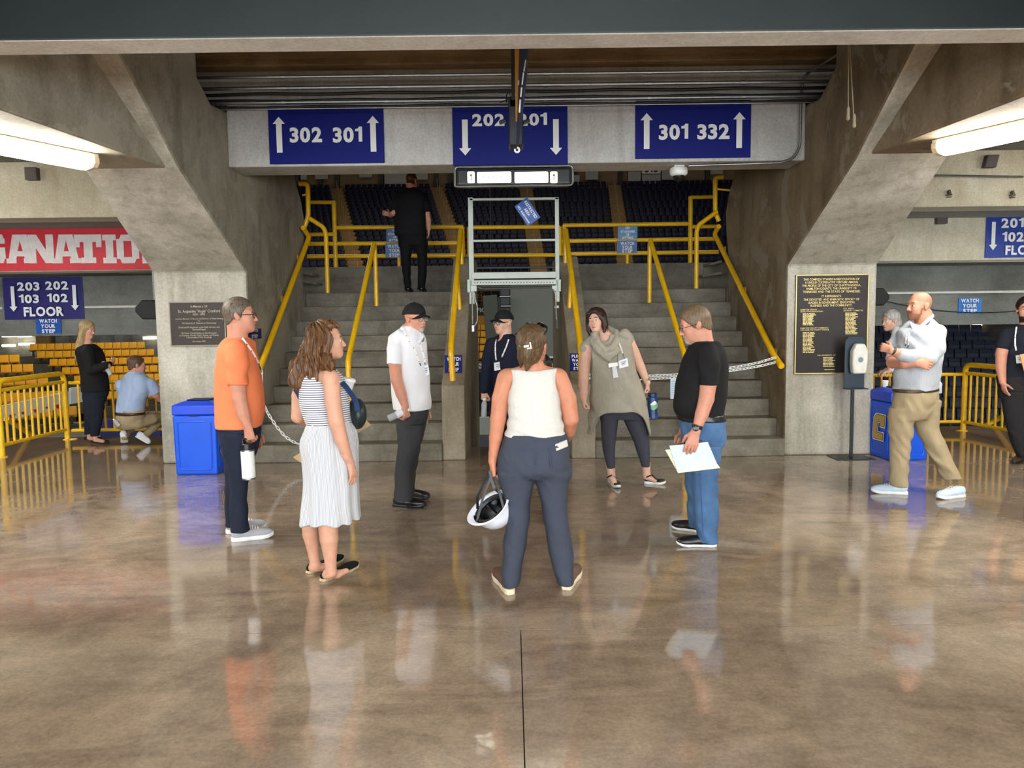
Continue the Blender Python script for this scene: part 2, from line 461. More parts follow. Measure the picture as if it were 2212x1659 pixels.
# ---- side bays beyond the pillars: stepped spandrel beams
def bay(x0, x1, side):
    zc0 = at(150, 470, 11.4)[2]; zc1 = at(150, 346, 11.4)[2]
    zg = zc0
    yb = zc0
    z1 = at(150, 586, 12.7)[2]
    zd0 = at(150, 725, 13.7)[2]
    nm = 'left' if side < 0 else 'right'
    t = tag(struct(MB().box((x0, 11.4, zc0), (x1, 11.9, zc1 + 0.6)).build('spandrel_beam', M_CREAM, bevel=0.01)), 'cream upper spandrel beam beyond the %s pillar' % nm, 'beam')
    tag(struct(MB().box((x0, 11.9, zc0), (x1, 12.7, zc0 + 0.2)).build('spandrel_soffit', plain('grey_soffit', (118, 116, 108), 0.8), None)), 'grey soffit strip under the cream beam beyond the %s pillar' % nm, 'soffit')
    tag(struct(MB().box((x0, 12.7, z1), (x1, 13.2, zc0 + 0.2)).build('spandrel_beam', M_CREAM, bevel=0.01)), 'middle spandrel beam behind the %s' % ('red banner' if side < 0 else 'blue 201 sign'), 'beam')
    tag(struct(MB().box((x0, 13.2, z1 - 0.02), (x1, 13.75, z1 + 0.2)).build('spandrel_soffit', M_DARKC)), 'dark soffit gap over the grey lintel beyond the %s pillar' % nm, 'soffit')
    tag(struct(MB().box((x0, 13.7, zd0), (x1, 14.1, z1 + 0.25)).build('lintel_wall', M_GREYC, bevel=0.01)), 'grey concrete lintel wall above the %s railing' % nm, 'wall')
    tag(struct(MB().box((x0, 5.0, zc1 - 0.02), (x1, 11.5, zc1 + 0.3)).build('bay_ceiling', plain('grey_soffit', (118, 116, 108), 0.8))), 'grey ceiling of the %s bay' % nm, 'ceiling')
bay(-16, XL - 0.85, -1)
bay(XR + 0.85, 16, 1)

# ---- stairs
RISE, TREAD, Y0S = 0.2075, 0.288, 8.95
def stair(x0, x1, dy, label):
    t = thing('staircase', label, 'staircase', ((x0 + x1) / 2, Y0S + dy, 0)); struct(t)
    for k in range(10):
        yk = Y0S + dy + k * TREAD
        ye = yk + TREAD + 0.03 if k < 9 else 13.0
        o = MB().box((x0, yk, max(0, k * RISE - 0.1)), (x1, ye, (k + 1) * RISE)).build('step' if k < 9 else 'landing', M_STAIR, t, bevel=0.014)
    MB().box((x0, 12.95, 2.0), (x1, 13.12, 2.555)).build('parapet', M_STAIR, t, bevel=0.012)
    return t
ST_L = stair(XL, -0.83, 0.0, 'left concrete staircase going up behind the man in the white shirt')
ST_R = stair(0.98, XR, 0.05, 'right concrete staircase going up behind the man in the black shirt')
for x0_, x1_, dy_ in ((-4.7, XL, 0), (XR, 4.8, .05)):
    lo_ = MB().box((x0_, 11.5 + dy_, 0), (x1_, 13.0, 10 * RISE - .002)).box((x0_, 12.95, 2.0), (x1_, 13.12, 2.555)).build('side_landing', M_STAIR); tag(struct(lo_), 'concrete side landing behind the %s wing wall' % ('left' if x0_ < 0 else 'right'), 'landing')
# cheek walls
def cheek(x0, x1, dy, label):
    pts = [(9.0, 0), (9.0, 0.88), (9.12, 0.95), (11.35, 2.55), (11.7, 2.60), (13.0, 2.60), (13.0, -1), (9.95, -1), (9.95, 0)]
    o = MB().prism([(x0, Y + dy, z) for Y, z in pts], (x1 - x0, 0, 0)).build('cheek_wall', M_CHEEK, bevel=0.014)
    tag(struct(o), label, 'wall')
cheek(-0.83, -0.56, 0, 'sloping concrete cheek wall right of the left stairs')
cheek(0.70, 0.98, 0, 'sloping concrete cheek wall left of the right stairs')
# ramp going down past the floor edge, between the cheeks
o = MB().prism([(-0.56, 9.93, -0.001), (-0.56, 13.0, -1.35), (-0.56, 13.0, -1.6), (-0.56, 9.93, -0.3)], (1.26, 0, 0)).build('aisle_ramp', M_DARKC); tag(struct(o), 'dark ramp falling to the arena between the two stairs', 'ramp')

# ================================================================== ARENA BEYOND
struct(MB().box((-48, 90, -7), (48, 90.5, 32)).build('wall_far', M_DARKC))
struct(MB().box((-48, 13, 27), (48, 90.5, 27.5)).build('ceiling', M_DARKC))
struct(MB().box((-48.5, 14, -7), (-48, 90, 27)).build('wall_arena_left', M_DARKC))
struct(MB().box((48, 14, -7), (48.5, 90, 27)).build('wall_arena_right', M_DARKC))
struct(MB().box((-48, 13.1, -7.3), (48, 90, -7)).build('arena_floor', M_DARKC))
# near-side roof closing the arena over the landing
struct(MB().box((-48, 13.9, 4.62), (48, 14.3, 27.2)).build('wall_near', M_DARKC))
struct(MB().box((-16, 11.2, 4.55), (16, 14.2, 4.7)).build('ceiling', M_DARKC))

def seat_mesh(name, mat, rich=True):
    mb = MB()
    # backrest: slightly curved shell, folded seat pan below it
    for s in (-1, 1):
        pass
    ys = [0.02, 0.0, 0.02]
    xs_ = [-0.23, 0, 0.23]
    vs = []
    for z, lean in ((0.30, 0.0), (0.62, 0.05), (0.82, 0.10)):
        for x, yy in zip(xs_, ys): vs.append((x, yy + lean, z))
        for x, yy in zip(xs_, ys): vs.append((x, yy + lean + 0.05, z))
    fs = []
    for r in range(2):
        a = r * 6; b = a + 6
        fs += [(a, a + 1, b + 1, b), (a + 1, a + 2, b + 2, b + 1), (a + 3, b + 3, b + 4, a + 4), (a + 4, b + 4, b + 5, a + 5), (a, b, b + 3, a + 3), (a + 2, a + 5, b + 5, b + 2)]
    fs += [(12, 13, 16, 15), (13, 14, 17, 16), (0, 3, 4, 1), (1, 4, 5, 2)]
    mb.add(vs, fs)
    mb.add([(-0.22, -0.36, 0.40), (0.22, -0.36, 0.40), (0.22, 0.02, 0.36), (-0.22, 0.02, 0.36), (-0.22, -0.37, 0.46), (0.22, -0.37, 0.46), (0.22, 0.02, 0.42), (-0.22, 0.02, 0.42)],
           [(0, 3, 2, 1), (4, 5, 6, 7), (0, 1, 5, 4), (1, 2, 6, 5), (2, 3, 7, 6), (3, 0, 4, 7)])
    mb.box((-0.05, -0.10, 0.0), (0.05, 0.0, 0.38), 1)
    o = mb.build(name, [mat, M_BLACK]); return o
def seat_block(o0, along, back, cols, rows, dz, proto, label, cat, group, skip=None, pitch=0.52, run=0.85, terr=None):
    o0, along, back = V(*o0), nrm(V(*along)), nrm(V(*back))
    rz = math.atan2(-back[0], back[1])
    for r in range(rows):
        if terr is not None:
            p = o0 + back * (r * run) + V(0, 0, r * dz)
            ext = terr
            a = p + along * (-0.4) - back * 0.45; b = p + along * (cols * pitch + 0.2) - back * 0.45
            MB().add([a, b, b + back * run, a + back * run, a - V(0, 0, dz + 0.1), b - V(0, 0, dz + 0.1), b + back * run - V(0, 0, dz + .1), a + back * run - V(0, 0, dz + .1)],
                     [(0, 1, 2, 3), (4, 7, 6, 5), (0, 4, 5, 1), (1, 5, 6, 2), (2, 6, 7, 3), (3, 7, 4, 0)]).build('terrace_step', M_DARKC, terr)
        for c in range(cols):
            if skip and skip(r, c): continue
            p = o0 + along * (c * pitch) + back * (r * run) + V(0, 0, r * dz)
            if proto.get('used') is None: o = proto; proto['used'] = 1
            else: o = proto.copy(); C.objects.link(o)
            o.location = p; o.rotation_euler = (0, 0, rz); tag(o, label, cat, group)

# far lower bowl, left: yellow seats in two blocks with an aisle
def lowterr(label): t = thing('seating_terrace', label, 'terrace', (0, 50, -4)); return struct(t)
def seat_rows(rows, d, n, proto, label, cat, group, terr, pitch=.5):
    d = nrm(V(*d)); back = nrm(np.cross(V(0, 0, 1), d)) if d[0] > 0 else nrm(np.cross(d, V(0, 0, 1))); rz = math.atan2(-back[0], back[1])
    for k, (x, y, D) in enumerate(rows):
        p0 = at(x, y, D) - V(0, 0, .85); a = p0 - d * .4 - back * .5; b = p0 + d * (n * pitch + .4) - back * .5
        MB().add([a, b, b + back * 1.1, a + back * 1.1] + [q - V(0, 0, .9) for q in (a, b, b + back * 1.1, a + back * 1.1)], [(0, 1, 2, 3), (4, 7, 6, 5), (0, 4, 5, 1), (1, 5, 6, 2), (2, 6, 7, 3), (3, 7, 4, 0)]).build('terrace_step', M_DARKC, terr)
        for c in range(n):
            p = p0 + d * ((c + .5) * pitch)
            if proto.get('used') is None: o = proto; proto['used'] = 1
            else: o = proto.copy(); C.objects.link(o)
            o.location = p; o.rotation_euler = (0, 0, rz); tag(o, label, cat, group)
ysp = seat_mesh('yellow_stadium_chair', M_SEATY)
T1 = lowterr('dark stepped terrace under the yellow seats seen through the left bay')
seat_rows([(204, 846, 44.5), (182, 828, 45.5), (158, 811, 46.5), (132, 793, 47.5), (105, 775, 48.5), (78, 758, 49.5), (62, 742, 50.5)], (1, .25, 0), 14, ysp, 'yellow plastic seat of the block behind the crouching man and the woman in black', 'seat', 'yellow seats behind the left railing, right block', T1)
ysp2 = seat_mesh('yellow_stadium_chair', M_SEATY)
seat_rows([(166, 876, 37), (140, 843, 38), (104, 810, 39.5), (72, 785, 41), (42, 765, 42.5)], (-1, -.55, 0), 9, ysp2, 'yellow plastic seat of the slanting block at the far left', 'seat', 'yellow seats behind the left railing, left block', T1)
# far side through the middle gap: yellow seats under the grey panel
ysp3 = seat_mesh('yellow_stadium_chair', M_SEATY)
p0 = at(1012, 786, 56)
T2 = lowterr('dark stepped terrace under the yellow seats above the 114 sign')
seat_block(p0, (1, 0, 0), (0, 1, 0), 13, 5, 0.50, ysp3, 'yellow plastic seat seen in the gap between the stairs above the 114 and 115 labels', 'seat', 'yellow seats in the gap between the stairs', terr=T2, skip=lambda r, c: 5 <= c <= 10)
# right: dark seats
dsp = seat_mesh('dark_stadium_chair', M_SEATD)
T3 = lowterr('dark stepped terrace behind the right railing')
p0 = at(1900, 925, 31)
seat_block(p0, (1, -0.2, 0), (0.2, 1, 0), 13, 10, 0.36, dsp, 'dark navy seat in the unlit block behind the right railing', 'seat', 'dark seats behind the right railing', terr=T3)
# navy lower block between 114 and 115
nsp = seat_mesh('navy_stadium_chair', M_SEATB)
p0 = at(1016, 902, 38)
seat_block(p0, (1, 0, 0), (0, 1, 0), 9, 4, 0.42, nsp, 'navy seat below the 114 label in the gap between the stairs', 'seat', 'navy seats below the 114 label', terr=T2)

# ---- far upper stand: wedge blocks of navy seats between tan aisles
far = thing('upper_stand', 'far upper stand with tan aisle steps between navy seat blocks', 'stand', (0, 58, 5)); struct(far)
NR = 21
Zf0 = at(1106, 578, 58)[2]; Zf1 = at(1106, 400, 78)[2]
ais = [((-22.0, 58), (-28.0, 78)), ((-11.4, 58), (-17.2, 78)), ((-3.4, 58), (-7.2, 78)), ((2.1, 58), (1.6, 78)), ((8.6, 58), (10.4, 78)), ((19.5, 58), (26.0, 78))]
terr = MB(); aim = MB(); stuff = MB(); posts = MB()
sproto = seat_mesh('navy_stadium_chair', M_SEATB)
sv = [tuple(v.co) for v in sproto.data.vertices]; sf = [tuple(p.vertices) for p in sproto.data.polygons]
indiv = 0
for r in range(NR):
    t = r / (NR - 1); Y = 58 + 20 * t; Z = Zf0 + (Zf1 - Zf0) * t - 0.55
    terr.box((-34, Y - 0.5, Z - 1.2), (34, Y + 0.55, Z))
    xa = [a[0][0] + (a[1][0] - a[0][0]) * t for a in ais]
    for x in xa:
        wd = 0.62
        aim.box((x - wd, Y - 0.52, Z), (x + wd, Y + 0.1, Z + 0.16)); aim.box((x - wd, Y - 0.1, Z), (x + wd, Y + 0.5, Z + 0.42))
        if r % 2 == 0: posts.box((x - 0.03, Y - 0.05, Z + 0.3), (x + 0.03, Y + 0.05, Z + 1.25))
    for i in range(len(xa) - 1):
        x0 = xa[i] + 0.75; x1 = xa[i + 1] - 0.75
        n = int((x1 - x0) / 0.56)
        if n < 1: continue
        for k in range(n):
            x = x0 + (k + 0.5) * (x1 - x0) / n
            if abs(x) > 19 + 6 * t: continue
            if r >= 2 and (i, r) and indiv < 230 and r < 9 and -18 < x < 18 or (r < 2 and indiv < 230 and abs(x) < 18):
                if sproto.get('used') is None: o = sproto; sproto['used'] = 1
                else: o = sproto.copy(); C.objects.link(o)
                o.location = (x, Y, Z); tag(o, 'navy plastic seat in the lower rows of the far upper stand', 'seat', 'navy seats in the lower rows of the far upper stand')
                indiv += 1
            else:
                stuff.add([(a + x, b + Y, c + Z) for a, b, c in sv], sf)
terr.build('terrace', M_DARKC, far)
tag(aim.build('aisle_steps', M_AISLE, far), kind='stuff')
tag(posts.build('aisle_rails', plain('dull_gold_rail', (150, 116, 54), 0.5), far), kind='stuff')
tag(stuff.build('navy_seats', M_SEATB, None), 'rows of small navy seats filling the top of the far upper stand', 'seats', kind='stuff')
# concourse wall over the far stand with tan bays, brown posts and pale boards
fw_ = thing('tan_bay_wall', 'tan panelled wall along the top of the far upper stand', 'wall', (0, 79.5, 15)); struct(fw_)
zt = at(1106, 402, 79)[2]
MB().box((-36, 79.6, zt - 3), (36, 80, zt + 6)).build('wall_panel', M_TAN, fw_)
for px in (727, 822, 941, 972, 1070, 1180, 1244, 1341, 1475, 1600, 690, 640, 1530):
    p = at(px, 385, 79)
    MB().box((p[0] - 0.22, 79.2, zt - 2), (p[0] + 0.22, 79.6, zt + 6)).build('post', M_DARKC, fw_)
boards = [(650, 662, 362, 388), (681, 708, 366, 387), (776, 803, 366, 383), (831, 882, 374, 403), (899, 924, 366, 388), (1265, 1292, 370, 388), (1234, 1252, 378, 405), (1357, 1384, 370, 392), (1387, 1427, 377, 398), (1430, 1458, 366, 388), (1535, 1562, 360, 376)]
for a, b, c, d in boards:
    q0 = at(a, d, 78.9); q1 = at(b, c, 78.9)
    o = MB().box((q0[0], 78.9, q0[2]), (q1[0], 79.02, q1[2])).build('wall_board', plain('pale_board', (176, 170, 156), 0.7), None, ((q0[0] + q1[0]) / 2, 78.9, q0[2]))
    side = 'left' if a < 1000 else 'right'
    tag(o, 'pale blank board on the tan wall atop the far stand', 'board', 'pale boards on the tan wall')
for px, s in ((852, '315'), (1407, '316')):
    q = at(px, 375, 79.5)
    mb = MB(); mb.box((q[0] - 0.95, 79.48, q[2]), (q[0] + 0.95, 79.6, q[2] + 0.95)); b2 = MB()
    o = mb.build('section_number_sign', M_WHITE, None, (q[0], 79.5, q[2])); tag(o, 'small white section sign reading %s %s' % (s, 'above the man on the stairs' if px < 1000 else 'over the right stairs'), 'sign')
    text(b2, s, (q[0], 79.46, q[2] + 0.15), (1, 0, 0), (0, 0, 1), 0.7, 'b'); b2.build('lettering', M_NAVY, o)

# ---- things seen low through the gap between the stairs
o = MB().box((at(1103, 700, 30)[0], 30, at(1150, 770, 30)[2]), (at(1216, 700, 30)[0], 30.3, at(1150, 606, 30)[2])).box((at(1150, 700, 30)[0], 30.1, -7), (at(1160, 700, 30)[0], 30.2, at(1150, 770, 30)[2])).build('grey_panel', M_GREYP, None, bevel=0.02)
tag(o, 'large plain grey panel standing between the stairs behind the woman in the tank top', 'panel')
MB().box((at(1101, 700, 30)[0], 29.98, at(1150, 774, 30)[2]), (at(1216, 700, 30)[0], 30.3, at(1150, 770, 30)[2])).build('base_strip', M_WHITE, o)
t = thing('hanging_loudspeaker', 'dark green grey loudspeaker cabinet left of the big grey panel', 'loudspeaker', at(1062, 720, 26))
q = at(1062, 690, 26); MB().obox(q, V(.24, 0, .02), V(0, .2, 0), V(-.05, 0, .80)).build('cabinet', plain('speaker_green', (62, 66, 56), 0.6), t, bevel=0.02)
MB().box((q[0] - .01, 26.05, q[2] + .7), (q[0] + .01, 26.07, 27)).build('hanging_cable', M_DKCABLE, t)
q2 = at(1079, 690, 26.1); MB().obox(q2, V(.07, 0, 0), V(0, .2, 0), V(-.03, 0, .74)).build('side_panel', M_BLACK, t)
q = at(1091, 655, 29); t = thing('equipment_rack', 'black equipment rack with white edges left of the big grey panel', 'rack', q)
MB().box((q[0] - 0.20, 29, q[2] - 0.62), (q[0] + 0.20, 29.3, q[2] + 0.62)).build('frame', M_BLACK, t)
MB().box((q[0] - .05, 29.1, -7), (q[0] + .05, 29.2, q[2] - .6)).build('stand', M_BLACK, t)
for k, (a, b) in enumerate(((-.58, -.2), (-.05, .2), (.28, .56))):
    MB().box((q[0] - .15, 28.97, q[2] + a), (q[0] + .15, 29, q[2] + b)).build('bay_panel', plain('rack_grey', (70, 74, 74), .5), t)
for dz in (-.64, -.12, .24, .6): MB().box((q[0] - .2, 28.95, q[2] + dz), (q[0] + .2, 28.99, q[2] + dz + .03)).build('shelf_edge', M_WHITE, t)
# fascia with white letters, orange mark, yellow boards
q0 = at(1020, 682, 60); q1 = at(1100, 655, 60)
o = MB().box((q0[0], 60, q0[2]), (q1[0], 60.3, q1[2])).build('fascia_board', M_DARKC, None); tag(o, 'dark fascia board with white block letters left of the lift frame', 'sign')
b2 = MB(); text(b2, 'FICI', at(1041, 674, 59.9), (1, 0, 0), (0, 0, 1), 0.34, 'b'); b2.build('lettering', M_WHITE, o)
o = MB().box((at(1020, 700, 60)[0], 60, at(1040, 717, 60)[2]), (at(1100, 700, 60)[0], 60.3, at(1040, 682, 60)[2])).build('yellow_fascia', plain('ochre_fascia', (206, 138, 20), 0.5), None); tag(o, 'ochre yellow fascia band under the dark lettered board', 'fascia')
c = at(1040, 642, 60); mb = MB(); mb.tube([c + V(math.cos(a) * .25, 0, math.sin(a) * .25 + .12) for a in np.linspace(0, math.pi, 14)], .025, 6)
for dz in (0.10, -0.05, -0.25): mb.tube([c + V(-.35, 0, dz), c + V(.28, 0, dz)], .025, 6)
mb.tube([c + V(0, 0, .35), c + V(0, 0, -.5)], .025, 6)
tag(mb.build('orange_wall_mark', plain('orange_mark', (214, 130, 60), .5), None, c), 'small orange line emblem on the dark wall left of the lift frame', 'emblem')
tag(MB().box((at(1000, 700, 61)[0] - 3, 61, at(1000, 790, 61)[2] - 6), (at(1100, 600, 61)[0] + 3, 61.2, at(1000, 600, 61)[2])).build('dark_backdrop_wall', plain('maroon_black', (34, 22, 24), .7)), kind='structure')
for px, s, lab in ((1037, '114', 'left'), (1199, '115', 'right')):
    q = at(px, 796, 54)
    o = MB().box((q[0] - .62, 54, q[2]), (q[0] + .62, 54.06, q[2] + .34)).build('section_label', plain('cream_label', (226, 222, 200), .5), None, (q[0], 54, q[2])); tag(o, 'small cream label reading %s, %s one in the gap between the stairs' % (s, lab), 'sign')
    b2 = MB(); text(b2, s, (q[0], 53.98, q[2] + .06), (1, 0, 0), (0, 0, 1), .22, 'b'); b2.build('lettering', M_BLACK, o)
o = MB().box((-4.5, 54.1, at(1100, 812, 54)[2]), (4.5, 54.5, at(1100, 780, 54)[2])).build('bowl_fascia', plain('fascia_grey', (78, 80, 86), .6)); tag(o, 'grey fascia wall carrying the 114 and 115 labels', 'fascia')
z0 = at(1020, 968, 22)[2]; z1 = at(1020, 903, 22)[2]
o = MB().box((-2.2, 22, z0 - 1.5), (1.6, 22.3, z1)).build('grey_kick_wall', M_GREYP); tag(o, 'low grey wall with big gold letter in the gap between the stairs', 'wall')
def logo_C(mbs, c, rx, up, h):
    """block letter C with chamfered corners: white edge, navy line, gold body"""
    c, rx, up = (np.asarray(q, float) for q in (c, rx, up)); n_ = np.cross(rx, up)
    def shape(g):
        w_, hh, th = .40, .5, .17
        o = [(w_ + g, hh + g), (-w_ * .55 - g, hh + g), (-w_ - g, hh - .14 + g * .4), (-w_ - g, -hh + .10 - g * .4), (-w_ * .7 - g, -hh - g), (w_ * .92 + g, -hh - g),
             (w_ * .92 + g, -hh + th * 1.35 + g), (-w_ + .27 + g, -hh + th * 1.35 + g), (-w_ + .27 + g, hh - th * 1.35 - g), (w_ * .35 - g, hh - th * 1.35 - g), (w_ * .35 - g, hh - .42 - g), (w_ + g, hh - .42 - g)]
        return o
    for k, gp in enumerate((.085, .045, 0.02)):
        pts = [c + rx * (a * h + b * h * .12) + up * (b * h) + n_ * (.002 + .0015 * k) for a, b in shape(gp)]
        f = [(0, 1, 2, 8), (0, 8, 9), (0, 9, 10, 11), (2, 3, 7, 8), (3, 4, 5, 7), (5, 6, 7)]
        mbs[k].add(pts, f)
def logo(parent, c, rx, up, h):
    mbs = [MB(), MB(), MB()]; logo_C(mbs, c, rx, up, h)
    mbs[0].build('letter_edge', M_WHITE, parent); mbs[1].build('letter_outline', M_NAVY, parent); return mbs[2].build('letter', M_GOLD, parent)
logo(o, at(1003, 945, 21.95), V(1, 0, 0), V(0, 0, 1), .58)
q = at(1046, 965, 20); o = MB().box((q[0] - .20, 20, q[2] - .3), (q[0] + .34, 20.4, q[2] + .26)).build('black_case', M_BLACK, None, (q[0], 20, q[2] - .3), bevel=.02); tag(o, 'black equipment case at the foot of the low grey wall', 'case')

# ---- far lit openings seen through the left and right bays
for (a, b, c, d, D, lab) in ((4, 33, 721, 728, 58, 'upper left lamp strip over the yellow seats'), (38, 66, 721, 728, 58, 'upper right lamp strip over the yellow seats'), (4, 31, 744, 749, 58, 'lower left lamp strip over the yellow seats'), (40, 72, 741, 746, 58, 'lower right lamp strip over the yellow seats'), (309, 336, 727, 733, 58, 'lamp strip beside the left pillar above the yellow seats'),
                             (2076, 2094, 690, 698, 48, 'left bright window opening over the dark seats'), (2103, 2122, 690, 704, 48, 'right bright window opening over the dark seats')):
    q0 = at(a, d, D); q1 = at(b, c, D)
    t = MB().box((q0[0], D, q0[2]), (q1[0], D + .15, q1[2])).build('far_lamp', M_FARLIT, None, (q0[0], D, q0[2])); tag(t, 'bright far %s' % lab, 'lamp')
q = at(2100, 698, 48.2); o = MB().box((q[0] - 4, 48.2, -7), (q[0] + 4, 48.6, q[2] + 3)).build('far_concourse_wall', M_DARKC); struct(o); tag(o, 'dark far concourse wall above the dark seats', 'wall')
q = at(85, 760, 58.5); o = MB().box((q[0] - 10, 58.5, q[2] - 1), (q[0] + 12, 59, q[2] + 3)).build('far_concourse_wall', M_GREYC); struct(o); tag(o, 'far grey concourse wall above the yellow seats', 'wall')
for px in (92, 135, 262):
    q = at(px, 740, 57.8); MB().box((q[0] - .5, 57.8, q[2] - 1), (q[0] + .5, 58.4, q[2] + 3)).build('column', M_TAN if px == 92 else M_GREYC, o)
# advertising boards courtside, seen through the left railing
def board(xa, ya0, ya1, Ya, xb, yb0, yb1, Yb, mat, label):
    a0, a1, b0, b1 = at(xa, ya1, Ya), at(xa, ya0, Ya), at(xb, yb1, Yb), at(xb, yb0, Yb)
    n_ = nrm(np.cross(b0 - a0, V(0, 0, 1))) * -.08
    o = MB().add([a0, b0, b1, a1, a0 + n_, b0 + n_, b1 + n_, a1 + n_], [(0, 1, 2, 3), (4, 7, 6, 5), (0, 4, 5, 1), (1, 5, 6, 2), (2, 6, 7, 3), (3, 7, 4, 0)]).build('advertising_board', mat, None, a0)
    return tag(o, label, 'board'), a0, b0, a1
ob, a0, b0, a1 = board(6, 876, 910, 24, 150, 846, 878, 29, M_WHITE, 'white advertising board with red shapes behind the left railing')
d = nrm(b0 - a0); L_ = np.linalg.norm(b0 - a0); hh = np.linalg.norm(a1 - a0); n_ = nrm(np.cross(d, V(0, 0, 1)))
mb = MB()
for k, (u, r_) in enumerate(((.12, .3), (.27, .22), (.45, .26), (.62, .2), (.8, .3), (.92, .2))):
    c = a0 + d * (L_ * u) + V(0, 0, hh * .5) + n_ * .01
    mb.add([c + d * (r_ * math.cos(a) * .8) + V(0, 0, r_ * .8 * math.sin(a)) for a in np.linspace(0, 2 * math.pi, 13)[:-1]], [tuple(range(12))])
mb.build('red_shapes', M_RED, ob)
board(153, 838, 873, 30, 186, 834, 867, 31, M_WHITE, 'plain white board right of the red and white advertising board')
# dark blue draped wall below the left railing
q0 = at(218, 960, 12.6); q1 = at(345, 905, 12.6)
o = MB().box((q0[0], 12.6, -1.2), (q1[0], 12.7, q1[2])).build('blue_drape', plain('navy_drape', (16, 22, 92), .7, stretch=(9, 9, .3)), None); tag(o, 'dark blue drape behind the railing bars left of the pillar', 'drape')
o = MB().box((-9.6, 11.3, -1.5), (-6.0, 20, -0.62)).build('lower_aisle', M_DARKC); struct(o)
# ================================================================== FIXTURES AND FITTINGS
def tubeobj(name, pts, r, mat, parent=None, n=10, origin=None, **k):
    return MB().tube(pts, r, n, **k).build(name, mat, parent, origin=origin, smooth=True)
def bend(pts, rad=0.06, n=4):
    """round the corners of a polyline"""
    pts = [np.asarray(p, float) for p in pts]; out = [pts[0]]
    for i in range(1, len(pts) - 1):
        a, b, c = pts[i - 1], pts[i], pts[i + 1]
        r = min(rad, np.linalg.norm(a - b) * .45, np.linalg.norm(c - b) * .45)
        p, q = b + nrm(a - b) * r, b + nrm(c - b) * r
        for t in np.linspace(0, 1, n + 1): out.append((1 - t) ** 2 * p + 2 * t * (1 - t) * b + t * t * q)
    return out + [pts[-1]]

# ---- tube lamps
def tubelamp(p0, d, length, label, w_=.115, group=None):
    p0 = V(*p0); d = nrm(d); s = nrm(np.cross(d, V(0, 0, 1))); up = V(0, 0, 1)
    t = thing('tube_lamp', label, 'lamp', p0, group)
    mid = p0 + d * (length / 2)
    MB().obox(mid + up * .062, s * (w_ * .95), d * (length / 2), up * .02).build('lamp_body', plain('lamp_enamel', (222, 210, 186), .45), t, bevel=.006)
    prof = [(-w_, .045), (-w_ * .98, .0), (-w_ * .75, -.035), (0, -.05), (w_ * .75, -.035), (w_ * .98, 0), (w_, .045)]
    poly = [p0 + d * .05 + s * a + up * b for a, b in prof]
    MB().prism(poly, d * (length - .1)).build('lamp_diffuser', M_TUBE, t, smooth=True)
    for k, q in (('a', p0), ('b', p0 + d * (length - .05))):
        MB().prism([q + s * a * 1.04 + up * (b * 1.06 + .002) for a, b in prof], d * .05).build('end_cap', plain('lamp_end', (226, 204, 166), .5), t, bevel=.006)
    return t
zl = 3.0
e0 = onz(196, 357, zl); e1 = onz(-10, 318, zl)
tubelamp(e0, e1 - e0, 2.5, 'lit tube lamp under the left concrete beam')
zr = 3.045
e0r = onz(2030, 326, zr); e1r = onz(2225, 284, zr)
tubelamp(e0r, e1r - e0r, 2.5, 'lit tube lamp under the right concrete beam')
for k, (x, y) in enumerate(((-3.9, -0.6), (4.05, -0.6), (-3.9, -4.4), (4.05, -4.4), (0.1, 0.2), (0.1, -4.0))):
    tubelamp((x, y, 4.52 if abs(x) < 1 else 2.975), V(0, -1, 0), 2.5, 'lit tube lamp of the rows behind the camera', group='tube lamps behind the camera')
for x in (-3.9, 4.05): struct(MB().box((x - .5, -8, 3.07), (x + .5, 3.2, 4.62)).build('haunch_beam', M_RAKER))
for k, (x, y) in enumerate(((-9.0, 10.5), (9.1, 10.5), (-8.5, 3.0), (8.6, 3.0))):
    tubelamp((x, y, 3.75), V(0, -1, 0), 2.5, 'lit tube lamp of the side bays out of view', group='tube lamps of the side bays')
    t = bpy.context.scene.objects
    MB().box((x - .02, y - 1.3, 3.83), (x + .02, y - 1.26, 3.99 if y > 5 else 4.61)).build('lamp_stem', M_STEEL, C.objects[[o.name for o in C.objects if o.name.startswith('tube_lamp')][-1]])

# ---- section signs on the cross beam
UPX, UPZ = V(1, 0, 0), V(0, 0, 1)
def sign(label, x0, z0, x1, z1, Y, mat, name='section_sign', th=.025):
    o = MB().box((x0, Y - th, z0), (x1, Y, z1)).build(name, mat, None, ((x0 + x1) / 2, Y, z0), bevel=.003)
    return tag(o, label, 'sign')
def lines(o, items, mat=M_WHITE, Y=None, wt='b'):
    """items: (text, pixel x centre, pixel y baseline, cap height px, width px or None)"""
    mb = MB()
    for s, x, y, h, wd in items:
        p = at(x, y, Y); k = p[1] / FPX
        if s in ('^', 'v'): arrow(mb, p, UPX, UPZ if s == '^' else -UPZ, h * k, wd * k, .46, .2)
        else: text(mb, s, p, UPX, UPZ, h * k, wt, 'c', None if wd is None else wd * k)
    return mb.build('lettering', mat, o)
YS = 8.52
s = sign('blue sign with up arrows reading 302 301 left on the cross beam', -2.60, 3.362, -1.355, 3.975, 8.55, M_NAVYSIGN)
lines(s, [('^', 603, 291, 74, 26), ('302', 661, 306, 31, 68), ('301', 751, 306, 31, 62), ('^', 806, 289, 74, 26)], Y=YS)
s = sign('blue sign with down arrows reading 202 201 in the middle of the cross beam', -.61, 3.322, .635, 3.94, 8.55, M_NAVYSIGN)
lines(s, [('v', 1004.5, 297, 74, 26), ('202', 1055, 271, 25, 68), ('201', 1150, 270, 25, 62), ('v', 1201, 296, 74, 26)], Y=YS)
s = sign('blue sign with up arrows reading 301 332 right on the cross beam', 1.37, 3.372, 2.62, 3.98, 8.55, M_NAVYSIGN)
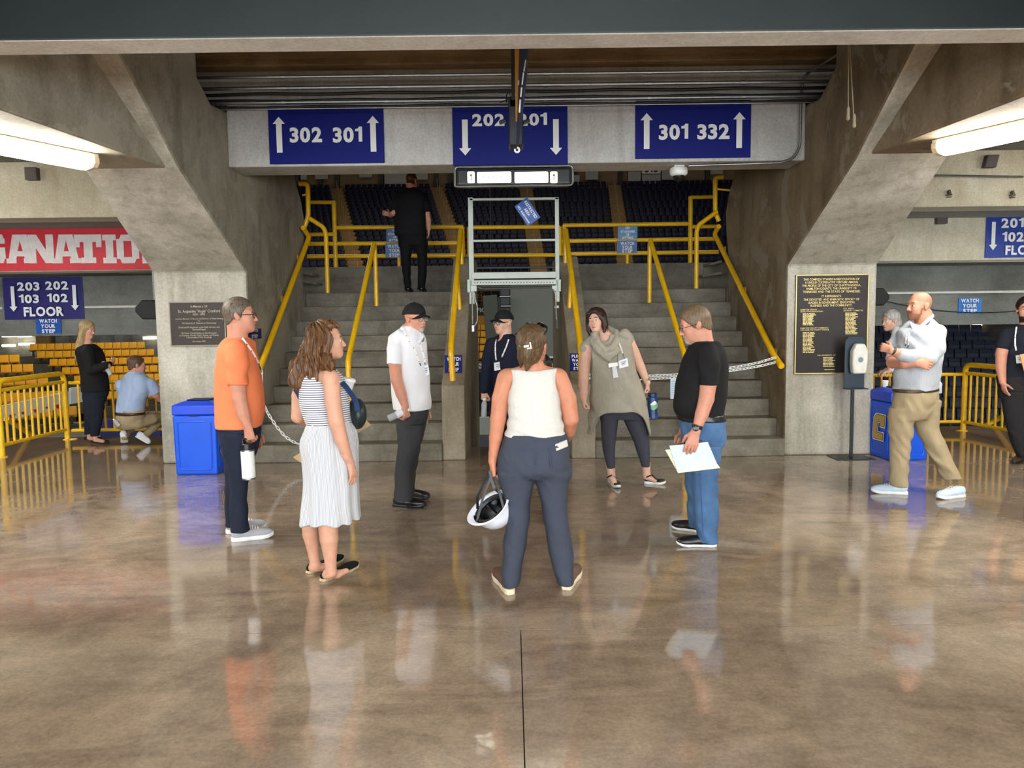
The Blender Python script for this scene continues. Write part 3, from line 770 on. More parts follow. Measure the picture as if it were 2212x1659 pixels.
lines(s, [('^', 1397, 283, 74, 26), ('301', 1455, 300, 31, 62), ('332', 1541, 299, 31, 68), ('^', 1597, 281, 74, 26)], Y=YS)
# ---- illuminated sign UPPER LEVEL
a = at(984, 405, 8.5); b = at(1236, 358, 8.5)
t = thing('lightbox_sign', 'black lightbox sign reading UPPER LEVEL under the cross beam', 'sign', ((a[0] + b[0]) / 2, 8.55, a[2]))
MB().box((a[0], 8.44, a[2]), (b[0], 8.60, b[2] - .01)).build('sign_box', plain('sign_black', (20, 20, 20), .3), t, bevel=.04, bseg=3)
fr = MB(); P_ = [(a[0], a[2]), (b[0], a[2]), (b[0], b[2] - .01), (a[0], b[2] - .01)]
pts = bend([V(x, 8.435, z) for x, z in P_] + [V(P_[0][0], 8.435, P_[0][1])], .03)
MB().tube([V(a[0] + .03, 8.435, a[2])] + bend([V(a[0] + .03, 8.435, a[2]), V(b[0], 8.435, a[2]), V(b[0], 8.435, b[2] - .01), V(a[0], 8.435, b[2] - .01), V(a[0], 8.435, a[2]), V(a[0] + .03, 8.435, a[2])], .04)[1:-1], .012, 8, closed=True).build('sign_frame', M_STEEL, t, smooth=True)
for (x0, x1, s) in ((1010, 1025, '^'), (1031, 1104, 'UPPER'), (1112, 1184, 'LEVEL'), (1189, 1204, '^')):
    q0 = at(x0, 395, 8.43); q1 = at(x1, 370.5, 8.43)
    pnl = MB().box((q0[0], 8.425, q0[2]), (q1[0], 8.445, q1[2])).build('lit_panel', M_LIT, t, bevel=.012)
    mb = MB(); c = (q0 + q1) / 2; c[1] = 8.42
    if s == '^': arrow(mb, c, UPX, UPZ, .075, .036, .22, .35)
    else: text(mb, s, c - V(0, 0, .026), UPX, UPZ, .052, 'l', 'c', .235)
    mb.build('lettering', plain('sign_brown', (92, 60, 44), .6) if s == '^' else plain('sign_grey_letters', (170, 170, 168), .6), pnl)
# ---- pipes and cables over the signs
for k, (y, r, mt, lab) in enumerate(((160, .017, M_STEEL, 'steel conduit, topmost of the pipes above the signs'), (184, .020, M_STEEL, 'steel conduit, second from the top above the signs'), (197, .016, M_DKCABLE, 'black cable between the conduits above the signs'), (215, .017, M_STEEL, 'steel conduit just above the tops of the signs'), (211, .013, M_DKCABLE, 'black cable lying on the lower conduit above the signs'), (225, .012, M_DKCABLE, 'thin black cable touching the tops of the blue signs'), (229, .009, M_STEEL, 'thin bright conduit along the tops of the blue signs'))):
    q = at(1106, y, 8.44 - .01 * (k % 3))
    pts = [V(x, q[1], q[2] + (.006 * math.sin(x * 5 + k) if mt is M_DKCABLE else 0)) for x in np.linspace(-4.3, 4.5, 40)]
    o = tubeobj('cable' if mt is M_DKCABLE else 'conduit', pts, r, mt, n=8, origin=pts[0]); tag(o, lab, 'cable' if mt is M_DKCABLE else 'pipe')
    if mt is M_STEEL and k < 5:
        for x in (-2.4, -1.3, .4, 1.5, 2.5): MB().tube([V(x - .02, q[1], q[2]), V(x + .02, q[1], q[2])], r * 1.35, 8).build('pipe_clip', M_STEEL, o)
q = [at(x, y, 8.47) for x, y in ((1487, 358), (1640, 353), (1690, 351), (1716, 340), (1728, 316), (1730, 230), (1733, 180), (1740, 162), (1756, 150))] + [at(1840, 100, 7.9)]
tag(tubeobj('conduit', bend(q, .05), .014, M_STEEL, origin=q[0]), 'steel conduit bending down the right end of the cross beam to the camera', 'pipe')
# ---- dome camera
q = at(1466, 372, 8.78); t = thing('dome_camera', 'white dome security camera under the cross beam', 'camera', q + V(0, 0, .12))
MB().box((q[0] - .055, q[1] - .05, q[2] + .05), (q[0] + .055, q[1] + .05, zb0 + .002)).build('mount', M_WHITE, t, bevel=.004)
MB().lathe([(.055, .06), (.092, .045), (.10, .02), (.098, -.02), (.08, -.04), (.07, -.042)], q, n=24).build('housing', M_WHITE, t, smooth=True)
MB().lathe([(.066, -.038), (.062, -.06), (.045, -.085), (.02, -.098), (.002, -.10)], q, n=20).build('dome', plain('dark_dome', (26, 22, 22), .08), t, smooth=True)
# ---- hanging pennant, its pole and the black loudspeaker behind it
P3 = [at(1121, 104, 6.5), at(1140, 104, 5.9), at(1136, 170, 6.0), at(1126, 258, 6.3), at(1117.5, 316, 6.5), at(1115, 314, 6.52)]
t = thing('pennant', 'navy and yellow hanging pennant seen edge on before the middle blue sign', 'banner', P3[0])
MB().prism(P3, V(.008, .012, 0)).build('navy_cloth', plain('pennant_navy', (34, 44, 74), .7, bump=.2, bscale=20), t)
Q3 = [at(1112, 104, 6.6), at(1121.5, 104, 6.49), at(1119, 200, 6.49), at(1117, 262, 6.5), at(1113.5, 262, 6.6)]
MB().prism(Q3, V(.006, .012, 0)).build('yellow_cloth', plain('pennant_yellow', (206, 140, 44), .7), t)
mb = MB()
for k, (x0, y0, x1, y1) in enumerate(((1136, 133, 1132, 158), (1131, 160, 1128, 186), (1127, 192, 1125, 212), (1124, 218, 1122, 246), (1120, 178, 1119.5, 186))):
    p, q = at(x0, y0, 6.02 + .08 * k), at(x1, y1, 6.06 + .08 * k); mb.tube([p - V(0, .04, 0), q - V(0, .04, 0)], .007, 5)
mb.build('lettering', M_WHITE, t)
MB().box((P3[0][0], 6.3, P3[0][2] - .05), (P3[0][0] + .03, 6.33, 5.0)).build('hanger_rod', M_BLACK, t)
hk = at(1117, 324, 6.48); MB().tube([hk + V(.018 * math.sin(a), 0, .018 * math.cos(a)) for a in np.linspace(0, 5.2, 14)] , .009, 6).build('hook', M_WHITE, t, smooth=True)
pc = at(1109, 100, 6.8); pb = at(1108, 218, 6.8)
tag(MB().box((pb[0] - .012, 6.77, pb[2]), (pb[0] + .018, 6.83, 5.0)).build('drop_pole', M_BLACK, None, pb), 'black drop pole left of the hanging pennant', 'pole')
q = at(1114, 268, 6.9); t = thing('loudspeaker', 'black loudspeaker hung behind the pennant over the middle sign', 'loudspeaker', q)
MB().obox(q, V(.064, 0, 0), V(0, .11, 0), V(0, 0, .205)).build('cabinet', M_BLACK, t, bevel=.015)
MB().obox(at(1111, 225, 6.85), V(.035, 0, 0), V(0, .06, 0), V(0, 0, .035)).build('mounting_box', plain('bracket_tan', (92, 80, 60), .6), t)
MB().obox(at(1090, 199, 6.85), V(.05, 0, 0), V(0, .03, 0), V(0, 0, .02)).build('cable_box', M_BLACK, t)
tubeobj('cable_loop', bend([at(x, y, 6.84) for x, y in ((1094, 222), (1093, 205), (1104, 193), (1110, 205), (1098, 214), (1080, 222))], .03), .005, M_BLACK, t, n=6)
for x in (1086, 1137): MB().obox(at(x, 263, 6.88), V(.03, 0, .01), V(0, .03, 0), V(-.004, 0, .014)).build('side_knob', M_BLACK, t, bevel=.008)
# ---- ropes at the right raker
for k, (xt, xb, yb, lab) in enumerate(((1833, 1832, 252, 'short frayed rope hanging at the right raker, left one'), (1836, 1845, 268, 'short frayed rope hanging at the right raker, right one'))):
    p1 = at(xb, yb, 6.2); p0 = at(xt, 102, 6.2); p0 = p0 + (p0 - p1) * ((5.06 - p0[2]) / (p0[2] - p1[2]))
    o = tubeobj('rope', [p0 + (p1 - p0) * u for u in np.linspace(0, 1, 8)], .004, plain('rope', (150, 136, 112), .9), n=6, origin=p0); tag(o, lab, 'rope')
    MB().lathe([(.004, 0), (.012, -.02), (.010, -.06), (.014, -.10), (.003, -.11)], p1 + V(0, 0, .08), n=7).build('frayed_end', plain('rope', (150, 136, 112), .9), o)

# ---- side bay signs
YB = 13.64
a = at(10, 691, YB + .03); b = at(176, 598, YB + .03)
s = sign('navy sign with down arrows reading 203 202 103 102 FLOOR at far left', a[0], a[2], b[0], b[2], YB + .06, plain('navy_sign_dark', (34, 32, 104), .4, var=.06))
lines(s, [('v', 28, 646, 54, 17), ('203', 61.5, 627, 18, 48), ('202', 123, 625, 18, 49), ('103', 63, 654, 18, 43), ('102', 124.5, 652, 18, 44), ('FLOOR', 95, 682, 20, 86), ('v', 161, 643, 54, 17)], Y=YB)
a = at(79, 721, YB + .03); b = at(130, 688, YB + .03)
s = sign('small blue WATCH YOUR STEP sign hung below the 203 202 sign', a[0], a[2], b[0], b[2], YB + .05, M_BLUESIGN, 'step_sign')
lines(s, [('WATCH', 104, 697, 8, 38), ('YOUR', 104, 708, 8, 31), ('STEP', 105, 719, 8, 29)], Y=YB)
YB = 12.66
a = at(2127, 557, YB + .03); b = at(2292, 460, YB + .03)
s = sign('blue sign with down arrow reading 201 102 FLOOR at the right edge', a[0], a[2], b[0], b[2], YB + .04, plain('mid_blue_sign', (30, 62, 150), .4))
lines(s, [('v', 2146, 510, 60, 18), ('201', 2187, 491, 20, 48), ('102', 2188, 521, 20, 46), ('FLOOR', 2215, 549, 20, 86)], Y=YB)
YB = 13.65
a = at(2070, 678, YB + .03); b = at(2121, 643, YB + .03)
s = sign('small blue WATCH YOUR STEP sign on the right grey lintel', a[0], a[2], b[0], b[2], YB + .05, plain('pale_blue_sign', (62, 124, 196), .4), 'step_sign')
lines(s, [('WATCH', 2095, 653, 8, 38), ('YOUR', 2095, 664, 8, 31), ('STEP', 2095, 675, 8, 30)], Y=YB)
# ---- red banner with slab letters
YB = 12.68
z0 = at(150, 584, YB)[2]; z1 = at(150, 490, YB)[2]
s = MB().box((at(-420, 500, YB)[0], YB - .02, z0), (at(420, 500, YB)[0], YB, z1)).build('wall_banner', M_RED, None, (at(0, 500, YB)[0], YB, z0)); tag(s, 'red banner with large white slab letters beyond the left pillar', 'banner')
SL = {'A': [[(-.04, 0), (.34, 0), (.34, .17), (-.04, .17)], [(.62, 0), (1.04, 0), (1.04, .17), (.62, .17)], [(.04, .1), (.32, .1), (.56, 1), (.24, 1)], [(.68, .1), (.98, .1), (.78, 1), (.46, 1)], [(.2, .24), (.8, .24), (.8, .42), (.2, .42)]],
      'N': [[(0, 0), (.3, 0), (.3, 1), (0, 1)], [(.70, 0), (1, 0), (1, 1), (.70, 1)], [(0, 1), (.34, 1), (1, 0), (.66, 0)]],
      'T': [[(0, .74), (1, .74), (1, 1), (0, 1)], [(.34, 0), (.66, 0), (.66, .8), (.34, .8)], [(0, .56), (.2, .56), (.2, .8), (0, .8)], [(.8, .56), (1, .56), (1, .8), (.8, .8)], [(.22, 0), (.78, 0), (.78, .2), (.22, .2)]],
      'I': [[(.22, 0), (.78, 0), (.78, 1), (.22, 1)], [(0, .8), (1, .8), (1, 1), (0, 1)], [(0, 0), (1, 0), (1, .2), (0, .2)]],
      'O': [[(.1, .78), (.22, 1), (.78, 1), (.9, .78)], [(.1, .22), (.9, .22), (.78, 0), (.22, 0)], [(0, .15), (.32, .15), (.32, .85), (0, .85)], [(.68, .15), (1, .15), (1, .85), (.68, .85)]],
      'G': [[(.1, .78), (.22, 1), (.9, 1), (1, .78)], [(.1, .22), (1, .22), (.9, 0), (.22, 0)], [(0, .15), (.32, .15), (.32, .85), (0, .85)], [(.7, .15), (1, .15), (1, .52), (.7, .52)], [(.52, .38), (1, .38), (1, .55), (.52, .55)], [(.7, .68), (1, .68), (1, .85), (.7, .85)]]}
mb = MB()
for ch, xa, xb in (('O', -110, -55), ('G', -46, 14), ('A', 17, 74), ('N', 63, 118), ('A', 117, 173), ('T', 163, 222), ('I', 224, 253), ('O', 254, 302), ('N', 308, 364)):
    pa = at(xa, 569, YB - .024); pb_ = at(xb, 569, YB - .024); hh = at(xa, 507, YB - .024)[2] - pa[2]; w0 = pb_[0] - pa[0]
    for j, q in enumerate(SL[ch]):
        mb.prism([(pa[0] + u * w0, YB - .028 - .0012 * j, pa[2] + v * hh) for u, v in q], (0, .012, 0))
mb.build('lettering', plain('banner_letters', (226, 220, 216), .6), s)
# ---- conduits and speakers of the side bays
for (x0, y0, x1, y1, Y, r, mt, lab) in ((184, 663.5, 345, 661, 13.66, .022, plain('white_conduit', (214, 212, 200), .5), 'pale conduit along the left grey lintel right of the 203 202 sign'), (-60, 666, 6, 665, 13.66, .022, plain('white_conduit', (214, 212, 200), .5), 'stub of pale conduit left of the 203 202 sign'), (1890, 633, 2260, 629, 13.62, .022, plain('white_conduit', (214, 212, 200), .5), 'pale conduit along the right grey lintel'),
                                        (1885, 566, 2260, 562, 13.1, .022, plain('white_conduit', (214, 212, 200), .5), 'white conduit under the blue 201 sign'), (2020, 379, 2210, 382, 11.36, .016, M_STEEL, 'short steel conduit on the right cream beam'), (1915, 651, 2230, 668, 13.5, .010, M_DKCABLE, 'black cable sagging across the right grey lintel')):
    p0, p1 = at(x0, y0, Y), at(x1, y1, Y); sag = .12 if mt is M_DKCABLE else 0
    o = tubeobj('cable' if sag else 'conduit', [p0 + (p1 - p0) * u - V(0, 0, sag * 4 * u * (1 - u)) for u in np.linspace(0, 1, 12)], r, mt, n=8, origin=p0); tag(o, lab, 'cable' if sag else 'pipe')
for (xa, xb, side, lab) in ((291, 360, 1, 'black eight-sided loudspeaker half hidden by the left pillar'), (1860, 1922, -1, 'black eight-sided loudspeaker half hidden by the right pillar')):
    yt, yb = (648, 690) if side > 0 else (622, 660)
    p = [(xa, yt + 15), (xa + 14, yt), (xb, yt), (xb, yb), (xa + 16, yb), (xa, yt + 26)] if side > 0 else [(xb, yt + 15), (xb - 12, yt), (xa, yt), (xa, yb), (xb - 12, yb), (xb, yt + 24)]
    pts = [at(x, y, 12.4) for x, y in p]; t = thing('loudspeaker', lab, 'loudspeaker', pts[2])
    MB().prism(pts, V(0, .5, 0)).build('cabinet', M_BLACK, t, bevel=.02)
    c = sum(pts) / 6; MB().box((c[0] - .04, 12.7, c[2]), (c[0] + .04, 12.85, at(150, 586, 12.7)[2] + .1)).build('hanger', M_STEEL, t)
for (x, y, Y, lab) in ((70, 376, 11.36, 'dark patch box on the left cream beam'), (2139, 349, 11.36, 'dark hanging box under the right bay ceiling'), (2033, 472, 12.66, 'dark box left of the blue 201 sign')):
    q = at(x, y, Y); o = MB().obox(q, V(.085, 0, .0), V(0, .05, 0), V(.02 if x > 2100 else 0, 0, .09)).build('junction_box', plain('box_brown', (92, 82, 80), .7), None, q, bevel=.008); tag(o, lab, 'box')
for k, (x, y, lab) in enumerate(((2050, 421, 'small rusty bracket on the right cream beam, left one'), (2187, 422, 'small rusty bracket on the right cream beam, right one'))):
    q = at(x, y, 11.37); o = MB().obox(q, V(.035, 0, 0), V(0, .03, 0), V(0, 0, .008)).obox(q + V(0, 0, .03), V(.012, 0, .012), V(0, .03, 0), V(-.01, 0, .03)).obox(q - V(0, 0, .03), V(.03, 0, 0), V(0, .03, 0), V(0, 0, .006)).build('bracket', plain('rust', (104, 92, 80), .8), None, q); tag(o, lab, 'bracket')

# ---- plaques
def plaque(name, label, x0, y0, x1, y1, Y, mat, rim):
    a = at(x0, y1, Y); b = at(x1, y0, Y)
    t = thing(name, label, 'plaque', ((a[0] + b[0]) / 2, Y, a[2]))
    MB().box((a[0], Y - .022, a[2]), (b[0], Y, b[2])).build('plate', mat, t, bevel=.004)
    r = .013; f = MB()
    for q in (((a[0], a[2]), (b[0], a[2] + r)), ((a[0], b[2] - r), (b[0], b[2])), ((a[0], a[2]), (a[0] + r, b[2])), ((b[0] - r, a[2]), (b[0], b[2]))):
        f.box((q[0][0], Y - .032, q[0][1]), (q[1][0], Y - .02, q[1][1]))
    f.build('plate_rim', rim, t, bevel=.003)
    return t
t = plaque('memorial_plaque', 'small bronze memorial plaque on the left pillar', 371, 651, 487, 748, 8.98, M_BRONZE, plain('bronze_rim', (150, 140, 120), .5, .3))
mb = MB()
for s_, y, h, wd in (('In Memory Of', 664, 5, 36), ('St. Augustine "Angie" Cranford', 675, 6.5, 90), ('1930 - 1992', 681, 4, 26), ('Assistant Director of Security and Director of Guest Housing', 690, 3.6, 102), ('for', 694.5, 3, 5), ('The University of Tennessee at Chattanooga', 699.5, 3.8, 74), ('Dedicated Professional, Loyal Public Servant, and', 708.5, 3.8, 88), ('Devoted Friend', 713.5, 3.8, 28), ('His Finest Contributions to the University', 721, 3.8, 76), ('Its Students, Faculty, Staff, Alumni, and Friends', 726, 3.8, 84), ('Is Remembered With Gratitude', 730.5, 3.8, 54), ('November 1992', 739, 3.6, 28)):
    p = at(430, y, 8.955); k = p[1] / FPX; text(mb, s_, p, UPX, UPZ, h * k, 'n', 'c', wd * k)
mb.build('lettering', plain('bronze_letters', (166, 156, 138), .45, .4), t)
t = plaque('dedication_plaque', 'tall dark plaque with gold letters on the right pillar', 1714, 592, 1876, 808, 9.03, plain('dark_plaque', (44, 38, 38), .5, .3, bump=.2, bscale=300), plain('gold_rim', (206, 182, 116), .35, .6))
mb = MB()
for s_, y, h, wd in (('THIS COMPLEX STANDS IN RECOGNITION OF', 605.5, 5, 120), ('A UNIQUE COOPERATIVE VENTURE AMONG', 612, 5, 114), ('THE PEOPLE OF THE CITY OF CHATTANOOGA,', 618.8, 5, 126), ('HAMILTON COUNTY, THE UNIVERSITY OF', 625.5, 5, 108), ('TENNESSEE AND THE STATE OF TENNESSEE.', 632, 5, 124), ('IT REPRESENTS', 642, 5, 42), ('THE DEVOTED AND ENERGETIC EFFORT OF', 649, 5, 120), ('LEADERS IN GOVERNMENT, EDUCATION,', 655.5, 5, 100), ('BUSINESS AND THE COMMUNITY.', 662, 5, 90)):
    p = at(1796, y, 9.0); k = p[1] / FPX; text(mb, s_, p, UPX, UPZ, h * k, 'n', 'c', wd * k)
for s_, x, y, wd in (('HAMILTON COUNTY', 1729, 670.5, 36), ('LEGISLATIVE DELEGATION', 1729, 674.5, 48), ('HAMILTON COUNTY COMMISSION', 1729, 710.5, 60), ('AND HAMILTON COUNTY COUNCIL', 1729, 714.5, 62), ('UTC ARENA', 1822, 668, 22), ('ADVISORY COMMITTEE', 1822, 672.5, 42), ('THE UNIVERSITY OF', 1765, 769, 40)):
    p = at(x, y, 9.0); k = p[1] / FPX; text(mb, s_, p, UPX, UPZ, 3.2 * k, 'n', 'l', wd * k)
rr = random.Random(5)
def names(x, ya, yb, n, wmax):
    for i in range(n):
        y = ya + (yb - ya) * i / (n - 1); cx = x
        for wd in (rr.uniform(4, 9), rr.uniform(2, 4), rr.uniform(8, wmax)):
            p = at(cx, y, 9.0); k = p[1] / FPX; mb.obox(p + V(wd * k / 2, 0, .8 * k), V(wd * k / 2, 0, 0), V(0, .001, 0), V(0, 0, .85 * k)); cx += wd + 1.3
names(1734, 678.5, 702.5, 10, 14); names(1734, 719, 762, 16, 14); names(1826, 677, 722, 17, 14); names(1778, 773.5, 792, 7, 12); names(1781, 799, 799.5, 2, 10)
mb.build('lettering', plain('gold_letters', (214, 192, 130), .4, .5), t)

# ---- hand sanitiser stand
bx, by = onz(1838, 989, 0)[0], onz(1838, 989, 0)[1]
t = thing('sanitiser_stand', 'black hand sanitiser stand with white dispenser before the right pillar', 'stand', (bx, by, 0))
MB().box((bx - .22, by - .15, 0), (bx + .22, by + .15, .008)).build('base_plate', M_BLACK, t, bevel=.003)
zt = at(1838, 838, by)[2]
MB().box((bx - .016, by - .016, .008), (bx + .016, by + .016, zt)).build('pole', plain('stand_black', (20, 24, 28), .3, .3), t, bevel=.003)
z0 = zt; z1 = at(1838, 727, by)[2]
pl = [(-.115, z0), (.115, z0), (.115, z1 - .05), (.08, z1), (-.08, z1), (-.115, z1 - .05)]
MB().prism([V(bx + .005 + a, by - .03, z) for a, z in pl], (0, .02, 0)).build('back_plate', plain('stand_navy', (24, 40, 54), .35, .2), t, bevel=.003)
MB().box((bx - .12, by - .12, z0 - .008), (bx + .13, by - .01, z0 + .004)).build('drip_tray', plain('stand_navy', (24, 40, 54), .35, .2), t, bevel=.002)
z2 = at(1838, 806, by)[2]; z3 = at(1838, 742, by)[2]; hm = (z2 + z3) / 2; hh = (z3 - z2) / 2
pl = [(-.075, -hh), (.07, -hh), (.088, -hh * .3), (.088, hh * .5), (.05, hh), (-.045, hh), (-.085, hh * .5), (-.088, -hh * .3)]
MB().prism([V(bx + .025 + a, by - .13, hm + z) for a, z in pl], (0, .10, 0)).build('dispenser', plain('dispenser_white', (222, 222, 214), .35), t, bevel=.02, bseg=3)
MB().lathe([(.028, 0), (.03, .004), (.002, .006)], (bx + .025, by - .132, hm - .01), (0, -1, 0), n=16).build('dispenser_badge', plain('badge_grey', (120, 150, 160), .4), t)

# ---- blue bins
def bin_(label, o3, yaw, wd=.46, dp=.46, h=.665, top=.80):
    ux = V(math.cos(yaw), math.sin(yaw), 0); uy = V(-math.sin(yaw), math.cos(yaw), 0); c = V(*o3)
    t = thing('recycling_bin', label, 'bin', c)
    def rect(w_, d_, z): return [c + ux * (a * w_ / 2) + uy * (b * d_ / 2) + V(0, 0, z) for a, b in ((-1, -1), (1, -1), (1, 1), (-1, 1))]
    def loft(rs):
        m = MB(); n = len(rs); m.add([p for r in rs for p in r], [(0, 3, 2, 1), tuple(4 * (n - 1) + k for k in range(4))] + [(4 * i + k, 4 * i + (k + 1) % 4, 4 * i + 4 + (k + 1) % 4, 4 * i + 4 + k) for i in range(n - 1) for k in range(4)]); return m
    loft([rect(wd, dp, 0), rect(wd * 1.04, dp * 1.04, h)]).build('bin_body', M_BIN, t, bevel=.022, bseg=3)
    lid = loft([rect(wd * 1.06, dp * 1.06, h + .004), rect(wd * 1.05, dp * 1.05, top - .012), rect(wd * .62, dp * .62, top + .028)]).build('lid', plain('blue_lid_plastic', (14, 66, 206), .4, var=.05), t, bevel=.014, bseg=3)
    loft([rect(wd * .50, dp * .46, top + .022), rect(wd * .54, dp * .50, top + .040)]).build('lid_opening', plain('bin_dark', (10, 20, 70), .6), lid)
    for s_, (nx, ny, hw) in enumerate(((0, -1, wd), (1, 0, dp), (-1, 0, dp))):
        n_ = ux * nx + uy * ny; tx = np.cross(V(0, 0, 1), n_); b0 = c + n_ * ((dp if nx == 0 else wd) / 2)
        f = MB(); q = lambda u, z: b0 + tx * u + n_ * (.0035 + z * .026 * ((dp if nx == 0 else wd) / .9)) + V(0, 0, z)
        P4 = [q(-hw * .385, .06), q(hw * .385, .06), q(hw * .40, h - .07), q(-hw * .40, h - .07)]
        pts = bend([P4[0] + (P4[1] - P4[0]) * .5, P4[1], P4[2], P4[3], P4[0], P4[0] + (P4[1] - P4[0]) * .49], .035)
        f.tube(pts, .007, 6); f.build('panel_rim', M_BIN, t, smooth=True)
    MB().prism([c - uy * (dp * .524) + V(0, 0, h + .002) + ux * (.075 * math.cos(a_)) - V(0, 0, .014 * math.sin(a_)) for a_ in np.linspace(0, math.pi, 12)], -uy * .002).build('finger_notch', plain('bin_dark', (10, 20, 70), .6), t)
    return t, c, ux, uy
cl = V(*onz(380, 1027, 0)); cr = V(*onz(468, 1027, 0)); wdl = cr[0] - cl[0]
t, c, ux, uy = bin_('blue recycling bin with gold letter before the left pillar', ((cl[0] + cr[0]) / 2, 8.265 + .235, 0), 0, wdl, .44, .655, .775)
logo(t, c + ux * (wdl / 2 + .0145) - uy * .01 + V(0, 0, .36), V(0, 1, 0), V(0, 0, 1), .27)
B_ = onz(1922, 996, 0); C_ = onz(2003, 994, 0); yaw = math.atan2(C_[1] - B_[1], C_[0] - B_[0]); wr = np.linalg.norm(C_ - B_)
ux = V(math.cos(yaw), math.sin(yaw), 0); uy = V(-math.sin(yaw), math.cos(yaw), 0)
dpr = .44; ctr = B_ + ux * wr / 2 + uy * dpr / 2
t, c, ux, uy = bin_('blue recycling bin with gold letter behind the man in khaki trousers', ctr, yaw, wr, dpr, .66, .785)
logo(t, c - ux * (wr / 2 + .0145) + V(0, 0, .36), -uy, V(0, 0, 1), .27)
q = onz(1896, 843, .80); t = thing('paper_cup', 'small white paper cup on the bin beside the right pillar', 'cup', (c[0] - .12, c[1] + .1, .787))
MB().lathe([(.026, 0), (.034, .085), (.036, .09)], (c[0] - .12, c[1] + .1, .79), n=16).build('cup_body', M_WHITE, t, smooth=True)
MB().lathe([(.037, .088), (.038, .096), (.03, .10)], (c[0] - .12, c[1] + .1, .79), n=16).build('cup_lid', M_WHITE, t, smooth=True)

# ---- small step signs
def psign(label, c4, Y, mat, rows, name='step_sign', wt='b', yaw=None):
    """flat sign from left, top, right, bottom pixels"""
    l, tp, r, b = c4; q0 = at(l, b, Y); q1 = at(r, tp, Y)
    o = MB().box((q0[0], Y, q0[2]), (q1[0], Y + .012, q1[2])).build(name, mat, None, ((q0[0] + q1[0]) / 2, Y, q0[2])); tag(o, label, 'sign')
    mb = MB()
    for s_, x, y, h, wd in rows:
        p = at(x, y, Y - .003); k = Y / FPX; text(mb, s_, p, UPX, UPZ, h * k, wt, 'c', wd * k)
    mb.build('lettering', M_WHITE, o); return o
psign('navy WATCH YOUR STEP sign on the left cheek wall', (961, 767, 998, 806), 8.985, M_NAVYSIGN, [('WATCH', 980, 779, 8, 29), ('YOUR', 980, 790, 8, 23), ('STEP', 980, 802, 8, 22)])
psign('navy PLEASE WATCH YOUR STEP sign on the right cheek wall', (1231, 763, 1268, 802), 8.985, M_NAVYSIGN, [('PLEASE', 1250, 772, 6.5, 30), ('WATCH', 1250, 781, 6.5, 30), ('YOUR', 1250, 790, 6.5, 24), ('STEP', 1250, 799, 6.5, 23)])
YR = 12.93
bl2 = plain('step_sign_blue', (30, 92, 160), .35, var=.12, scale=6)
psign('blue WATCH YOUR STEP sign on the low rail behind the man on the stairs', (833, 525, 870, 556), YR, bl2, [('WATCH', 852, 535, 7, 29), ('YOUR', 852, 544.5, 7, 23), ('STEP', 852, 554, 7, 22)])
psign('blue NO STANDING OR SITTING sign above, behind the man on the stairs', (835, 494, 872, 523), YR, bl2, [('NO', 853, 500, 5, 9), ('STANDING', 853, 508, 5, 30), ('OR', 853, 514.5, 5, 8), ('SITTING', 853, 521, 5, 24)])
psign('blue WATCH YOUR STEP sign on the right landing rail', (1333, 519, 1376, 547), YR, bl2, [('WATCH', 1355, 529, 7, 29), ('YOUR', 1355, 537.5, 7, 23), ('STEP', 1355, 545.5, 7, 22)])
psign('pale blue NO STANDING OR SITTING sign on the right landing rail', (1335, 489, 1377, 517), YR, plain('pale_blue_sign2', (72, 132, 180), .3), [('NO', 1356, 495, 5, 9), ('STANDING', 1356, 502.5, 5, 30), ('OR', 1356, 509, 5, 8), ('SITTING', 1356, 516, 5, 24)])
q0, q1 = onx(541, 733, XL + .01), onx(557, 710, XL + .01)
o = MB().box((XL, q0[1] - .1, q0[2]), (XL + .012, q1[1] + .12, q1[2])).build('step_sign', M_NAVYSIGN, None, (XL, q0[1], q0[2])); tag(o, 'small navy sign on the left stair wall right of the man in orange', 'sign')
mb = MB(); pc_ = (q0 + q1) / 2; text(mb, 'WATCH', V(XL + .016, pc_[1], pc_[2] + .025), V(0, 1, 0), UPZ, .035, 'b', 'c', .24); text(mb, 'STEP', V(XL + .016, pc_[1], pc_[2] - .05), V(0, 1, 0), UPZ, .045, 'b', 'c', .22); mb.build('lettering', M_WHITE, o)
# ---- lift frame with restricted sign between the cheeks
YF = 10.0
t = thing('lift_frame', 'pale grey steel gate frame over the gap between the stairs', 'frame', (0.05, YF, 2.0))
def fbox(name, x0, y0, x1, y1, d=.05, m=M_PALEGREY, Y=YF, par=None):
    q0 = at(x0, y1, Y); q1 = at(x1, y0, Y); return MB().box((q0[0], Y - d / 2, q0[2]), (q1[0], Y + d / 2, q1[2])).build(name, m, par or t, bevel=.005)
fbox('post', 1014.5, 427, 1021.5, 657); fbox('post', 1200, 427, 1207, 652)
fbox('top_bar', 1014.5, 426.5, 1207, 434); fbox('middle_bar', 1021, 516, 1201, 523)
fbox('cross_beam', 1020, 587, 1201, 603, .10); lb = fbox('lower_beam', 1020, 604, 1201, 617, .16)
mb = MB()
for k in range(28):
    q = at(1026 + k * 6.2, 611, YF); mb.lathe([(.008, 0), (.008, .004)], q - V(0, .083, 0), (0, -1, 0), 8)
tag(mb.build('perforations', plain('shadow_grey', (110, 118, 108), .6), lb), kind='stuff')
fbox('side_plate', 1010, 604, 1016, 632, .12); fbox('side_plate', 1205, 604, 1211, 630, .12)
fbox('bracket', 1017, 617, 1030, 630, .10); fbox('bracket', 1192, 617, 1204, 629, .10)
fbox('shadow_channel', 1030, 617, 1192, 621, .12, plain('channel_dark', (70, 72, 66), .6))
tubeobj('conduit', bend([at(x, y, YF - .06) for x, y in ((1032, 619.5), (1040, 624), (1185, 621), (1195, 626), (1200, 634), (1202, 690))], .03), .010, M_STEEL, t, n=8)
